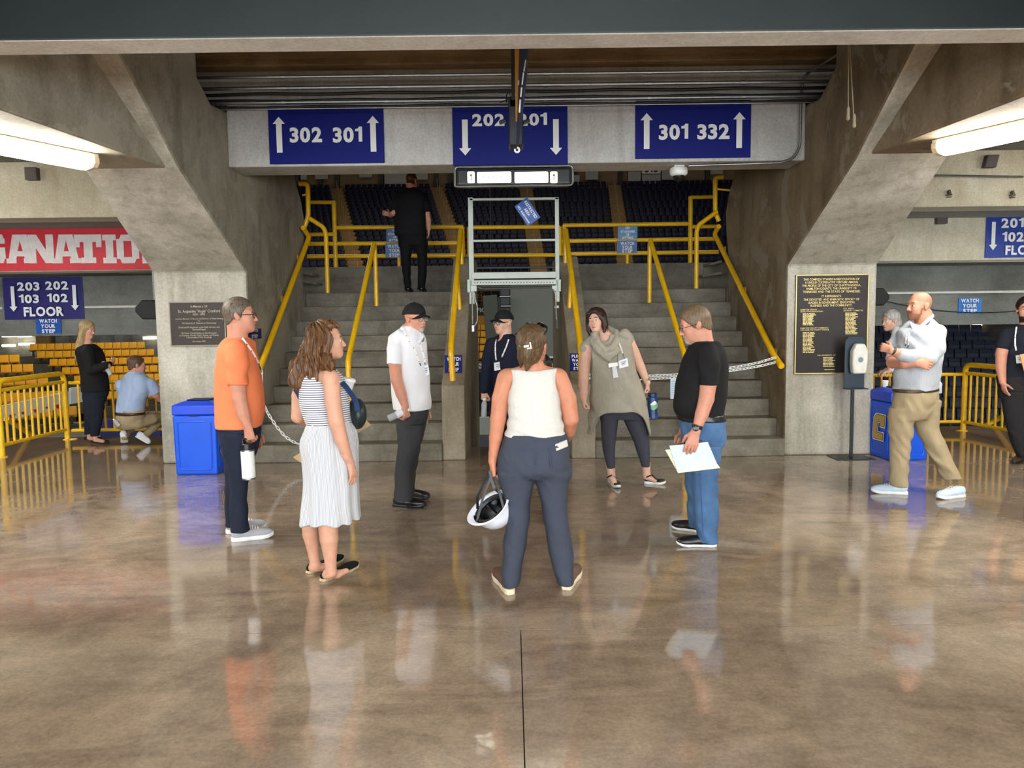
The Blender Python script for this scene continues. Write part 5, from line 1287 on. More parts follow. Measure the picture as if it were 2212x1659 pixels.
def clear_lens():
    if 'clear_lens' in MATS: return MATS['clear_lens']
    m = plain('clear_lens', (230, 236, 236), .05); m.node_tree.nodes['Principled BSDF'].inputs['Alpha'].default_value = .10
    return m
class Head:
    """head frame: x right hand of the person, y forward, z up; origin between the eyes' level and the ears"""
    def __init__(s, o, fwd, pitch=0, roll=0, scale=1.0, female=False):
        s.o = np.asarray(o, float); f = nrm(V(fwd[0], fwd[1], 0)); r = np.cross(f, V(0, 0, 1)); u = V(0, 0, 1)
        p = math.radians(pitch); f, u = f * math.cos(p) + u * math.sin(p), u * math.cos(p) - f * math.sin(p)
        q = math.radians(roll); r, u = r * math.cos(q) + u * math.sin(q), u * math.cos(q) - r * math.sin(q)
        s.R = np.stack([r, f, u], 1); s.s = scale; s.female = female
    def w(s, x, y, z): return s.o + s.R @ (V(x, y, z) * s.s)
    def loc(s, P): return ((np.asarray(P) - s.o) @ s.R) / s.s
    def ell(s, c, r, k=.012): return p_ell(s.w(*c), V(*r) * s.s, s.R, k)
    def ch(s, nodes, k=.01): return p_chain([(s.w(*n[:3]), n[3] * s.s) for n in nodes], k)
    def parts(s):
        jw = .052 if s.female else .057
        P = [s.ell((0, -.014, .036), (.075, .094, .082), 0), s.ell((0, .030, -.030), (jw + .005, .062, .080), .03), s.ell((0, .052, -.078), (jw - .012, .036, .036), .03),
             s.ell((0, .070, -.098), (.021, .018, .016), .022), s.ch([(-.036, .074, .022, .010), (.036, .074, .022, .010)], .022),
             s.ell((.036, .056, -.032), (.024, .026, .026), .025), s.ell((-.036, .056, -.032), (.024, .026, .026), .025),
             s.ch([(0, .086, .004, .0075), (0, .101, -.024, .0095), (0, .108, -.034, .0105)], .012),
             s.ell((.012, .094, -.037), (.009, .011, .008), .008), s.ell((-.012, .094, -.037), (.009, .011, .008), .008),
             s.ch([(-.018, .083, -.063, .0055), (0, .091, -.061, .0065), (.018, .083, -.063, .0055)], .008), s.ch([(-.015, .083, -.072, .006), (0, .090, -.073, .007), (.015, .083, -.072, .006)], .008),
             s.ell((0, -.03, -.055), (.056, .062, .06), .03)]
        for q in (-1, 1):
            P.append(s.ell((q * .075, -.010, -.006), (.009, .019, .031), .006)); P.append(s.ell((q * .083, -.018, .004), (.007, .014, .024), .006))
        return P
    def cuts(s):
        C_ = []
        for q in (-1, 1):
            e = s.ell((q * .032, .100, -.002), (.019, .020, .012)); C_.append(lambda P, e=e: -e.f(P) if True else None)
        m = s.ell((0, .100, -.0675), (.020, .012, .0022)); C_.append(lambda P, m=m: -m.f(P))
        return C_
    def lids(s):
        L = []
        for q in (-1, 1):
            c = s.w(q * .032, .0745, -.001).astype(F32); r = .0138 * s.s; up = s.R[:, 2].astype(F32)
            def f(P, c=c, r=r, up=up):
                v = P - c; d = np.sqrt((v * v).sum(1)) - r; hgt = v @ up
                return np.maximum(d, np.minimum(.0028 * s.s - hgt, hgt + .0062 * s.s))
            L.append(Part(f, c - r, c + r, .004))
        return L
    def eyes(s, parent, iris=None):
        for q in (-1, 1):
            c = s.w(q * .032, .0745, -.001); f = s.R[:, 1]
            o = MB().lathe([(.0002, -.0125)] + [(.0125 * math.sin(a), -.0125 * math.cos(a)) for a in np.linspace(.25, math.pi - .5, 9)] + [(.0125 * math.sin(.5), .0125 * math.cos(.5))], c, f, 14).build('eye', M_EYEW, parent, smooth=True)
            rr = .0126 * s.s
            MB().lathe([(.0062, .0110), (.0055, .0124), (.003, .0132), (.0004, .0134)], c, f, 12).build('iris', iris or M_IRIS, o, smooth=True)
    def matf(s, brow=True, beard=None, stub=None, brow_mat=2):
        """0 skin, 1 lips, 2 brows, 3 beard, 4 stubble"""
        def g(P):
            q = s.loc(P); x, y, z = np.abs(q[:, 0]), q[:, 1], q[:, 2]; m = np.zeros(len(P), int); near = (q ** 2).sum(1) < .145 ** 2
            if beard: m[near & beard(x, y, z)] = 3
            if stub: m[near & stub(x, y, z)] = 4
            m[(y > .074) & ((x / .022) ** 2 + ((z + .068) / .0088) ** 2 < 1)] = 1
            if brow: m[(x > .014) & (x < .046) & (y > .055) & (np.abs(z - (.0245 - (x - .03) ** 2 * 9)) < .0042)] = 2
            return m
        return g
    # hair
    def short_hair(s, t=.013, front=.060, side=-.01, nape=-.065, recede=0.0):
        """cap of hair following the skull"""
        base = [s.ell((0, -.016, .036), (.075 + t, .095 + t, .083 + t * 1.25), 0), s.ell((0, -.034, -.03), (.062 + t * .8, .068 + t * .8, .06), .02)]
        sh = Shape(); sh.add(*base)
        def cut(P):
            q = ((P - s.o.astype(F32)) @ s.R.astype(F32)) / s.s; x, y, z = np.abs(q[:, 0]), q[:, 1], q[:, 2]
            # hairline height rises towards the front
            hl = np.where(y > .02, side + (y - .02) * (front - side) / .055 + .004, np.where(y > -.035, side - .012 * (y < .002), side + (y + .035) * (side - nape) / .05))
            hl = np.maximum(hl, nape) - recede * 0
            if recede: hl = np.where((y > .02) & (x > .02), hl + recede * np.minimum((x - .02) / .03, 1), hl)
            return ((hl - z) * .8 * s.s).astype(F32)
        sh.cuts.append(cut)
        def dsp(P):
            q = ((P - s.o.astype(F32)) @ s.R.astype(F32)); a = np.arctan2(q[:, 0], q[:, 1] + .02)
            return (.0012 * np.sin(70 * a + 16 * q[:, 2] + 2 * np.sin(9 * a)) + .0008 * np.sin(130 * a - 90 * q[:, 1] + 2 * np.sin(31 * q[:, 2]))).astype(F32)
        sh.disp = dsp
        return sh
    def glasses(s, parent, mat=None, r=.0022, w_=.026, h_=.018, name='glasses', lens=None, rim=True):
        mat = mat or M_FRAME; mb = MB()
        for q in (-1, 1):
            pts = [s.w(q * (.033 + w_ * math.copysign(abs(math.cos(a)) ** .7, math.cos(a))), .100 - .004 * abs(math.cos(a)), -.002 + h_ * math.copysign(abs(math.sin(a)) ** .7, math.sin(a))) for a in np.linspace(0, 2 * math.pi, 19)[:-1]]
            if rim: mb.tube(pts, r * s.s, 6, closed=True)
            mb.tube([s.w(q * (.033 + w_), .097, .004), s.w(q * .078, .060, .006), s.w(q * .083, .0, .006), s.w(q * .082, -.018, -.010)], r * s.s, 6)
        mb.tube([s.w(-.009, .1, .002), s.w(0, .108, .005), s.w(.009, .1, .002)], r * s.s, 6)
        o = mb.build(name, mat, parent, smooth=True)
        for q in (-1, 1):
            c = s.w(q * .033, .0985, -.002); pts = [c + s.R @ V(w_ * .96 * math.copysign(abs(math.cos(a)) ** .7, math.cos(a)), 0, h_ * .96 * math.copysign(abs(math.sin(a)) ** .7, math.sin(a))) * s.s for a in np.linspace(0, 2 * math.pi, 19)[:-1]]
            MB().prism(pts, s.R[:, 1] * .0012).build('lens', lens or clear_lens(), o)
        return o
    def cap(s, parent, mat, brim=.085, tilt=0.0, h=.075):
        sh = Shape(); sh.add(s.ell((0, -.012, .045), (.086, .108, h + .016), 0), s.ell((0, -.020, .040), (.085, .102, .05), .02))
        sh.cuts.append(lambda P: ((.036 - (((P - s.o.astype(F32)) @ s.R.astype(F32)) / s.s)[:, 2] + .12 * np.minimum(0, (((P - s.o.astype(F32)) @ s.R.astype(F32)) / s.s)[:, 1] + .02)) * s.s).astype(F32))
        o = sdf_obj('cap', sh, .005, mat, parent)
        mb = MB(); top = []; bot = []
        n = 13; vs = []; fs = []
        for i, v in enumerate(np.linspace(0, 1, 5)):
            for k, a in enumerate(np.linspace(-1.25, 1.25, n)):
                x0, y0 = .082 * math.sin(a), .085 * math.cos(a) + .005; x1, y1 = .074 * math.sin(a), .085 * max(math.cos(a), .2) ** .8 + brim * math.cos(a) ** .6 if math.cos(a) > 0 else 0
                x, y = x0 + (x1 - x0) * v, y0 + (y1 - y0) * v; z = .044 - .05 * (x / .08) ** 2 * (1 - .3 * v) - .016 * v + tilt * v
                vs.append(s.w(x, y, z))
        N = len(vs); vs += [p - s.R[:, 2] * .004 for p in vs]
        for i in range(4):
            for k in range(n - 1):
                a = i * n + k; fs += [(a, a + 1, a + n + 1, a + n), (N + a, N + a + n, N + a + n + 1, N + a + 1)]
        for k in range(n - 1): fs += [(4 * n + k, 4 * n + k + 1, N + 4 * n + k + 1, N + 4 * n + k)]
        for i in range(4): fs += [(i * n, (i + 1) * n, N + (i + 1) * n, N + i * n), (i * n + n - 1, N + i * n + n - 1, N + (i + 1) * n + n - 1, (i + 1) * n + n - 1)]
        mb.add(vs, fs).build('brim', mat, o, smooth=True)
        MB().lathe([(.009, 0), (.007, .005), (.001, .007)], s.w(0, -.012, .045 + h + .015), s.R[:, 2], 10).build('cap_button', mat, o)
        return o

def hand_parts(W, d, n_, t, curl=(20, 25, 15), s=1.0, spread=1.0, thumb=(.55, .75, .35), tc=.5):
    """W wrist, d towards the knuckles, n_ the way the palm faces (fingers curl to it), t the thumb side"""
    d = nrm(d); n_ = nrm(np.asarray(n_, float) - d * np.dot(n_, d)); t0 = np.asarray(t, float); t = nrm(np.cross(n_, d)); t = t if t.dot(t0) > 0 else -t
    P = []; K = []
    offs = (.031, .0105, -.0105, -.030); ln = (.070, .078, .072, .056)
    for i, (o, l) in enumerate(zip(offs, ln)):
        w0 = W + t * o * .45 * s + d * .008 * s; kn = W + d * (.088 - .004 * abs(i - 1)) * s + t * o * s
        P.append(p_chain([(w0, .0135 * s), (kn, .0112 * s)], .016))
        a = 0; p = kn; ch = [(kn, .0100 * s)]
        for j, (c, fr, r) in enumerate(zip(curl, (.46, .30, .24), (.0090, .0084, .0072))):
            a += math.radians(c * (1 + .07 * i)); q = p + (d * math.cos(a) + n_ * math.sin(a) + t * (offs[i] * spread * 1.0)) * l * fr * s
            ch.append((q, r * s)); p = q
        P.append(p_chain(ch, .004, .002)); K.append(p)
    b0 = W + d * .022 * s + t * .024 * s + n_ * .006 * s; td = nrm(d * thumb[0] + t * thumb[1] + n_ * thumb[2]); b1 = b0 + td * .040 * s
    td2 = nrm(d * (thumb[0] + tc * .6) + t * (thumb[1] - tc) + n_ * (thumb[2] + tc * .5)); b2 = b1 + td2 * .030 * s; b3 = b2 + td2 * .024 * s
    P.append(p_chain([(b0, .0150 * s), (b1, .0115 * s), (b2, .0100 * s), (b3, .0082 * s)], .010))
    P.append(p_ell(W + d * .05 * s, V(.030, .045, .013) * s, np.stack([t, d, n_], 1), .012))
    return P

def ribbon(pts, w_, view=None, t=.0015, off=0):
    """thin strap along pts, broad side to the viewer"""
    pts = [np.asarray(p, float) for p in pts]; L_ = []
    for i, p in enumerate(pts):
        tg = nrm(pts[min(i + 1, len(pts) - 1)] - pts[max(i - 1, 0)]); vd = nrm((CAM if view is None else view) - p); s_ = nrm(np.cross(tg, vd)); L_.append((p + vd * off, s_, vd))
    vs = []; fs = []
    for p, s_, vd in L_: vs += [p - s_ * w_ / 2, p + s_ * w_ / 2, p + s_ * w_ / 2 - vd * t, p - s_ * w_ / 2 - vd * t]
    for i in range(len(L_) - 1):
        for k in range(4): fs.append((4 * i + k, 4 * i + (k + 1) % 4, 4 * i + 4 + (k + 1) % 4, 4 * i + 4 + k))
    n = 4 * (len(L_) - 1); fs += [(0, 3, 2, 1), (n, n + 1, n + 2, n + 3)]
    return MB().add(vs, fs)
class Person:
    def __init__(s, label, Y0, F=(0, -1), base=None, h=.0045, hc=.006, z0=0.0):
        s.Y = Y0; s.F = nrm(V(F[0], F[1], 0)); s.R = np.cross(s.F, V(0, 0, 1)); s.h = h; s.hc = hc; s.z0 = z0
        s.t = thing('person', label, 'person', base if base is not None else (0, Y0, z0))
        s.body = Shape(); s.H = None
    def p(s, x, y, dy=0): return at(x, y, s.Y + dy)
    def r(s, px, dy=0): return px * (s.Y + dy) / FPX
    def col(s, rows, k=.015, n=2.3, F=None, dy=0, grow=0, round_=.012):
        Fv = s.F if F is None else nrm(V(F[0], F[1], 0)); L = np.cross(Fv, V(0, 0, 1)); st = []
        for row in rows:
            y, xl, xr, oth = row[:4]; d = dy + (row[4] if len(row) > 4 else 0)
            c = at((xl + xr) / 2, y, s.Y + d); w_ = (xr - xl) / 2 * (s.Y + d) / FPX
            if abs(Fv[0]) > .72:
                a = oth; b = math.sqrt(max(w_ * w_ - (a * L[0]) ** 2, (w_ * .45) ** 2)) / max(abs(Fv[0]), .5)
            else:
                b = oth; a = math.sqrt(max(w_ * w_ - (b * Fv[0]) ** 2, (w_ * .45) ** 2)) / max(abs(L[0]), .5)
            st.append((c[2], c[0], c[1], a + grow, b + grow))
        return p_col(st, L, Fv, k, n, round_)
    def chain(s, nodes, k=.015, kk=.008): return p_chain([(s.p(x, y, d), s.r(r, d)) for x, y, d, r in nodes], k, kk)
    def sleeve(s, nodes, k=.02, kk=.012):
        """chain with a flat open-looking end at its last node"""
        p = s.chain(nodes, k, kk); a = s.p(*nodes[-2][:3]); b = s.p(*nodes[-1][:3]); d = nrm(b - a).astype(F32); b = b.astype(F32); f0 = p.f
        p.f = lambda P: smax(f0(P), (P - b) @ d, .004)
        return p
    def make_body(s, skinm, matf=None, browm=None, beardm=None, stubm=None):
        if s.H is not None:
            s.body.parts += s.H.parts(); s.body.cuts += s.H.cuts(); s.body.post += s.H.lids()
        mats = [skinm, M_LIP, browm or skinm, beardm or skinm, stubm or skinm]
        o = sdf_obj('body', s.body, s.h, mats, s.t, matf or (s.H.matf() if s.H else None))
        if s.H is not None: s.H.eyes(s.t)
        return o
    def garment(s, name, sh, mat, h=None, matf=None): return sdf_obj(name, sh, h or s.hc, mat, s.t, matf)
    def drape(s, sh, pts, off=.003, d0=None):
        """points on the front of a garment along sight lines through photograph points"""
        out = []
        for x, y in pts:
            d = nrm(ray(x, y)); t = (s.Y - .6) / d[1]; hit = None
            for _ in range(90):
                q = CAM + d * t; v = float(sh(q[None].astype(F32))[0])
                if v < .0012: hit = t; break
                t += max(min(v * .8, .05), .0015)
                if t * d[1] > s.Y + .6: break
            if hit is None: hit = (out[-1] - CAM).dot(d) + off if out else s.Y / d[1]
            out.append(CAM + d * (hit - off))
        return out
    def shoe(s, heel, toe, w_=.10, up=None, sole=None, ankle=.075, name='shoe', lift=0, st=.026, laces=None, style='low'):
        """heel, toe: floor points"""
        heel, toe = np.asarray(heel, float), np.asarray(toe, float); L_ = np.linalg.norm(toe - heel); u = (toe - heel) / L_; v = nrm(np.cross(V(0, 0, 1), u)); wv = np.cross(u, v)
        Rm = np.stack([u, v, wv], 1).astype(F32); o = heel.astype(F32)
        k_ = L_ / .29
        G = lambda a, b, c: heel + u * a * L_ + v * b + wv * c
        sh = Shape()
        if style == 'flat':
            sh.add(p_ell(G(.13, 0, st + .012), V(.13 * L_, w_ * .36, .034), Rm, 0), p_ell(G(.45, 0, st + .004), V(.40 * L_, w_ * .40, .026), Rm, .02), p_ell(G(.76, 0, st + .010), V(.235 * L_, w_ * .45, .026), Rm, .02))
        else:
            sh.add(p_ell(G(.15, 0, st + .026), V(.145 * L_, w_ * .38, .042), Rm, 0), p_ell(G(.42, 0, st + .018), V(.34 * L_, w_ * .41, .042), Rm, .03), p_ell(G(.75, 0, st + .010), V(.245 * L_, w_ * .46, .036), Rm, .03),
                   p_chain([(G(.16, 0, st + .03), w_ * .36), (G(.20, 0, ankle + .015), w_ * .36)], .02))
        sh.cuts.append(lambda P: (st * .8 - (P - o) @ Rm[:, 2]))
        sh.cuts.append(lambda P: ((P - o) @ Rm[:, 2] - ankle - .012 + .0 * P[:, 0]))
        ob = sdf_obj(name, sh, .005, up, s.t)
        so = Shape()
        def fs(P):
            q = (P - o) @ Rm; a = q[:, 0] / L_; hw = w_ * np.interp(a, [0, .06, .2, .45, .7, .88, .97, 1.0], [.22, .33, .38, .36, .48, .42, .24, .08]).astype(F32)
            toe_up = .018 * np.maximum(a - .72, 0) ** 2 / .078
            d = np.maximum(np.maximum(np.abs(q[:, 1]) - hw, np.maximum(-q[:, 0], q[:, 0] - L_)), np.abs(q[:, 2] - st / 2 - toe_up) - st / 2)
            return (d * .8).astype(F32)
        if laces:
            mb = MB()
            for q_ in (.44, .50, .56, .62):
                hz_ = st + .030 + .044 * (1 - max(0, q_ - .42) * 2.0)
                mb.tube([G(q_, -.026, hz_ - .008), G(q_ + .01, 0, hz_ + .004), G(q_ + .02, .026, hz_ - .008)], .0035, 5)
            mb.build('laces', laces, ob, smooth=True)
        lo = np.min([G(0, -w_ / 2, 0), G(1, w_ / 2, 0), G(0, w_ / 2, 0), G(1, -w_ / 2, 0), G(0, 0, st), G(1, 0, st)], 0); hi = np.max([G(0, -w_ / 2, 0), G(1, w_ / 2, 0), G(0, w_ / 2, 0), G(1, -w_ / 2, st), G(1, 0, st + .02), G(0, 0, st)], 0)
        so.add(Part(fs, lo, hi, 0)); sdf_obj('sole', so, .005, sole, ob)
        return ob, G
    def lanyard(s, sh, runs, badge=None, w_=.016, dark=None, marks=True, bmat=None):
        """runs of photograph points lying on the shirt; badge = four photograph corners"""
        o = None
        for run in runs:
            P = []
            for (x0, y0), (x1, y1) in zip(run[:-1], run[1:]):
                for u in np.linspace(0, 1, 6)[:-1]: P.append((x0 + (x1 - x0) * u, y0 + (y1 - y0) * u))
            P.append(run[-1]); Q = s.drape(sh, P, .005)
            b = ribbon(Q, w_).build('lanyard', M_CORD, s.t if o is None else o)
            if o is None: o = b
            if marks:
                m = MB()
                for i in range(2, len(Q) - 1, 4):
                    c = Q[i] + nrm(CAM - Q[i]) * .0015; vd = nrm(CAM - c); a = nrm(np.cross(vd, V(0, 0, 1))); e = np.cross(vd, a)
                    m.add([c + (a * math.cos(k * .785) + e * math.sin(k * .785)) * w_ * .34 for k in range(8)], [tuple(range(8))])
                m.build('lanyard_mark', M_CORDR, b)
            if dark:
                ribbon(Q[-dark:], w_ * .8, off=.002).build('lanyard_clip', M_BLACK, b)
        if badge:
            B = s.drape(sh, [(sum(q[0] for q in badge) / 4, sum(q[1] for q in badge) / 4)], .010)[0]; Yb = B[1]
            P4 = [at(x, y, Yb) for x, y in badge]; bd = MB().prism(P4, V(0, .003, 0)).build('badge', bmat or plain('badge_white', (226, 228, 230), .5, var=.03), o or s.t)
            c = sum(P4) / 4; ux = (P4[1] - P4[0]) * .32; m = MB()
            for k, (f, hgt) in enumerate(((.22, .05), (.0, .07), (-.2, .035))):
                uy = (P4[0] - P4[3]); cc = c + uy * f - V(0, .001, 0); m.add([cc - ux * (1 - k * .2) - uy * hgt, cc + ux * (1 - k * .2) - uy * hgt, cc + ux * (1 - k * .2) + uy * hgt, cc - ux * (1 - k * .2) + uy * hgt], [(0, 1, 2, 3)])
            m.build('badge_print', plain('badge_print', (130, 134, 150), .6), bd)
        return o
def bottle(label, base, axis, length, rad, mat, cap, capfrac=.12, water=True, name='water_bottle', neck=True, ring=None):
    """bottle from the middle of its bottom along axis"""
    base = np.asarray(base, float); ax = nrm(axis); t = thing(name, label, 'bottle', base)
    if neck:
        prof = [(rad * .5, 0), (rad * .92, .004), (rad, .02 * length / .2), (rad * .97, length * .25), (rad * .93, length * .45), (rad, length * .62), (rad * .92, length * .72), (rad * .5, length * .84), (rad * .42, length * (1 - capfrac)), (rad * .40, length * (1 - capfrac) + .002)]
    else: prof = [(rad * .8, 0), (rad, .006), (rad, length * (1 - capfrac) - .006), (rad * .86, length * (1 - capfrac)), (rad * .8, length * (1 - capfrac) + .001)]
    MB().lathe(prof, base, ax, 20).build('bottle_body', mat, t, smooth=True)
    c0 = base + ax * length * (1 - capfrac); cr = rad * (.48 if neck else .84)
    MB().lathe([(cr, 0), (cr, length * capfrac * .9), (cr * .85, length * capfrac)], c0, ax, 18).build('bottle_cap', cap, t, smooth=True)
    return t
# ================================================================== THE PEOPLE
SK1 = skin('skin_fair', (208, 156, 130)); SK2 = skin('skin_ruddy', (202, 142, 118)); SK4 = skin('skin_pale', (214, 168, 146))
DENIM = cloth('indigo_denim', (30, 36, 52), .18); CHAR = cloth('charcoal_trousers', (58, 58, 60), .12)
H_GREYBR = hairm('hair_grey_brown', (66, 56, 48), (122, 108, 94), (120, 120, 26)); H_BR = hairm('hair_brown', (48, 29, 16), (122, 82, 48), (110, 110, 9)); H_DKBR = hairm('hair_dark_brown', (26, 16, 13), (62, 38, 30)); H_LBR = hairm('hair_light_brown', (50, 36, 24), (112, 86, 58), (110, 110, 14))
H_SAND = hairm('hair_sandy', (84, 66, 48), (132, 110, 86), (120, 120, 26)); H_BLOND = hairm('hair_blond', (126, 100, 64), (190, 164, 118)); H_BLACK = hairm('hair_black', (12, 11, 11), (38, 34, 32)); H_GREY = hairm('hair_grey', (120, 116, 112), (196, 192, 188))
H_STUB = hairm('hair_stubble', (150, 112, 90), (176, 132, 108), (160, 160, 160)); H_BEARDG = hairm('beard_grey', (150, 140, 132), (206, 196, 190), (160, 160, 160)); H_BEARDB = hairm('beard_brown', (120, 80, 58), (160, 112, 84), (160, 160, 160)); H_BEARDD = hairm('beard_dark', (30, 24, 22), (58, 46, 42), (160, 160, 160))
LEATHER = plain('black_leather', (24, 23, 23), .32, bump=.15, bscale=90); SOLEW = plain('white_sole', (226, 226, 222), .6); SNEAK = cloth('grey_sneaker', (168, 168, 172), .08)

def floorpt(x, y, z=0): return onz(x, y, z)
def legs(P, left, right, mat, name='trousers', top=None, seed=1, fold=.0042, h=None, extra=None, hips=None, n=2.2):
    sh = Shape()
    if hips: sh.add(P.col(hips[0], 0, n, dy=hips[1] if len(hips) > 1 else 0))
    sh.add(P.col(left[0], .02, n, dy=left[1], round_=.004), P.col(right[0], .02, n, dy=right[1], round_=.004))
    if extra: sh.add(*extra)
    sh.disp = folds(fold, 30, 9, seed, .7)
    return P.garment(name, sh, mat, h), sh

# ---------------------------------------------------------------- man in the orange tee
P = Person('man in an orange tee and dark jeans with glasses, seen from his right side', 5.75, (1, .10), floorpt(530, 1163))
P.H = Head(P.p(520, 682), (1, .16), pitch=1, scale=1.05)
P.body.add(P.chain([(512, 708, 0, 20), (515, 745, 0, 23), (518, 790, 0, 24)], .03), P.chain([(512, 760, -.16, 18), (514, 768, .18, 18)], .03),
           P.chain([(512, 768, -.19, 18), (513, 825, -.215, 17), (517, 860, -.215, 15.5), (526, 895, -.21, 13.5), (535, 920, -.21, 9)], .02),
           P.chain([(515, 768, .19, 17), (520, 860, .24, 14), (545, 915, .2, 10), (552, 930, .2, 9)], .02))
W = P.p(536, 921, -.21)
P.body.add(*hand_parts(W, V(.10, .02, -1), V(.25, 1, .1), V(1, .0, -.2) * -1 + V(0, 0, 0), (40, 62, 40), 1.06, thumb=(.8, .45, .45)))
P.body.add(*hand_parts(P.p(553, 932, .2), V(.1, 0, -1), V(0, -1, 0), V(1, 0, 0), (25, 35, 25), 1.0))
P.make_body(SK2, browm=H_GREYBR)
sdf_obj('hair', P.H.short_hair(.014, .066, -.014, -.072, recede=.022), .004, H_GREYBR, P.t)
P.H.glasses(P.t)
shirt = Shape(); shirt.add(P.col([(729, 489, 536, .09), (737, 482, 546, .15), (750, 476, 549, .195), (775, 471, 554, .205), (810, 468, 561, .205), (850, 467, 567.5, .205), (885, 468, 569, .20), (905, 469, 567, .195), (922, 469.5, 565, .195)], 0, 2.3, round_=.004),
    P.sleeve([(511, 754, -.165, 21), (512, 785, -.205, 23), (513, 831, -.217, 21)]), P.sleeve([(516, 754, .165, 21), (520, 830, .22, 21)]))
nk = p_ell(P.p(514, 722), V(.064, .062, .05), None, 0)
shirt.cuts.append(lambda p, f=nk.f: -f(p))
shirt.disp = folds(.0042, 20, 7, 3, .9)
P.garment('tee_shirt', shirt, cloth('orange_tee', (238, 132, 88), .05), .0055)
legs(P, ([(935, 478, 560, .12), (960, 482, 556, .105), (1000, 490, 545, .09), (1050, 497, 535, .078), (1100, 497, 534, .072), (1147, 500, 539, .076)], -.085),
     ([(935, 478, 560, .12), (960, 482, 553, .105), (1000, 486, 540, .09), (1050, 486, 525, .078), (1100, 486.5, 522, .072), (1136, 488, 526, .076)], .095), DENIM, 'jeans', hips=([(905, 474, 562, .175), (930, 475, 562, .185), (962, 480, 557, .18), (985, 484, 552, .16)],), seed=4)
gs = plain('sneaker_white', (232, 232, 230), .6)
P.shoe(floorpt(499, 1170), floorpt(592, 1159), .105, SNEAK, gs, .085, st=.034, laces=gs); P.shoe(floorpt(488, 1153), floorpt(576, 1141), .105, SNEAK, gs, .085, st=.034, laces=gs)
P.lanyard(shirt, [[(499, 709), (511, 716), (522, 730), (536, 748), (548, 765), (558, 785), (564, 802)]], None, .020, dark=6)
q = P.p(538, 1034, -.21)
t = bottle('white insulated bottle with black cap in the hand of the man in orange', q, V(-.02, 0, 1), .262, .048, plain('bottle_white', (238, 238, 236), .4), M_BLACK, .20, neck=False)
MB().lathe([(.0485, 0), (.0485, .010)], q + V(0, 0, .205), V(-.02, 0, 1), 20).build('steel_ring', M_STEEL, t, smooth=True)
MB().lathe([(.0478, -.002), (.0484, .010)], q, V(-.02, 0, 1), 20).build('steel_base', M_STEEL, t, smooth=True)
hd = q + V(-.02, 0, 1) * .262; MB().tube(bend([hd + V(-.03, 0, -.01), hd + V(-.032, 0, .03), hd + V(.02, 0, .034), hd + V(.024, 0, -.01)], .02), .008, 8).build('carry_loop', M_BLACK, t, smooth=True)

# ---------------------------------------------------------------- woman in the striped dress
P = Person('woman with long brown hair in a striped sleeveless dress, seen from behind', 4.80, (.75, .66), floorpt(715, 1240))
P.H = Head(P.p(707, 736), (.96, .20), pitch=2, scale=.97, female=True)
P.body.add(P.chain([(702, 765, 0, 18), (695, 800, 0, 20), (697, 850, 0, 30), (710, 980, 0, 34)], .03), P.chain([(712, 815, -.13, 16), (658, 815, .14, 16)], .03),
           P.chain([(716, 818, -.15, 18.5), (719, 866, -.17, 17), (727, 912, -.17, 16.5), (738, 950, -.15, 14), (750, 985, -.12, 10.5), (757, 1000, -.10, 9)], .02),
           P.chain([(655, 818, .16, 16), (645, 855, .15, 14.5), (644, 900, .12, 14.5), (668, 912, .25, 12), (700, 918, .30, 9)], .02),
           P.chain([(708, 1120, -.07, 23), (711, 1165, -.07, 20), (714, 1215, -.07, 12.5), (716, 1236, -.07, 12)], .02), P.chain([(669, 1105, .10, 20), (671, 1155, .11, 17), (678, 1200, .12, 11.5), (682, 1222, .12, 11)], .02),
           P.chain([(706, 1241, -.06, 10.5), (730, 1240, -.03, 9), (748, 1233, .0, 6)], .02), P.chain([(676, 1226, .12, 10), (700, 1225, .15, 8.5), (718, 1216, .2, 6)], .02))
P.body.add(*hand_parts(P.p(757, 1000, -.10), V(.2, .05, -1), V(-1, .4, 0), V(.3, 1, 0), (15, 15, 10), .9)); P.body.add(*hand_parts(P.p(702, 918, .30), V(1, .1, .1), V(0, 0, -1), V(0, 1, 0), (40, 40, 30), .9))
P.make_body(SK1, browm=H_BR)
hair = Shape(); hair.add(P.H.ell((0, -.016, .040), (.103, .112, .096), .02), P.H.ch([(.084, -.012, .025, .026), (.086, -.014, -.05, .030)], .03), P.H.ch([(-.084, -.012, .025, .026), (-.086, -.014, -.05, .030)], .03)); hair.add(P.col([(703, 690, 716, .06), (712, 676, 725, .085), (740, 657, 722, .10), (770, 645, 719, .11), (795, 634, 727, .115), (822, 631, 722, .11), (838, 640, 700, .09), (850, 655, 678, .05)], 0, 2.1, F=(1, 0), dy=.0, round_=.02),
    P.chain([(705, 775, -.09, 14), (722, 800, -.14, 12), (716, 822, -.15, 7)], .03), P.chain([(650, 820, .02, 18), (660, 846, .0, 10)], .03), P.chain([(640, 790, -.05, 14), (640, 826, -.07, 13)], .03))
hc_ = P.H
hair.cuts.append(lambda p: (lambda q: np.maximum(np.minimum(q[:, 1] - .030, .085 - q[:, 2]), q[:, 1] - .070 + .4 * np.maximum(q[:, 2] - .09, 0)).astype(F32))(((p - hc_.o.astype(F32)) @ hc_.R.astype(F32))) )
def curl_(p):
    a = np.arctan2(p[:, 1] - P_hair[1], p[:, 0] - P_hair[0]); z = p[:, 2]
    return (.0075 * np.sin(17 * a + 2.2 * np.sin(24 * z + 1.5 * a) + 7 * z) + .0038 * np.sin(43 * a + 3 * np.sin(19 * z)) + .004 * np.sin(38 * z + 5 * a)).astype(F32)
P_hair = P.p(682, 780); hair.disp = curl_
sdf_obj('hair', hair, .0045, H_BR, P.t)
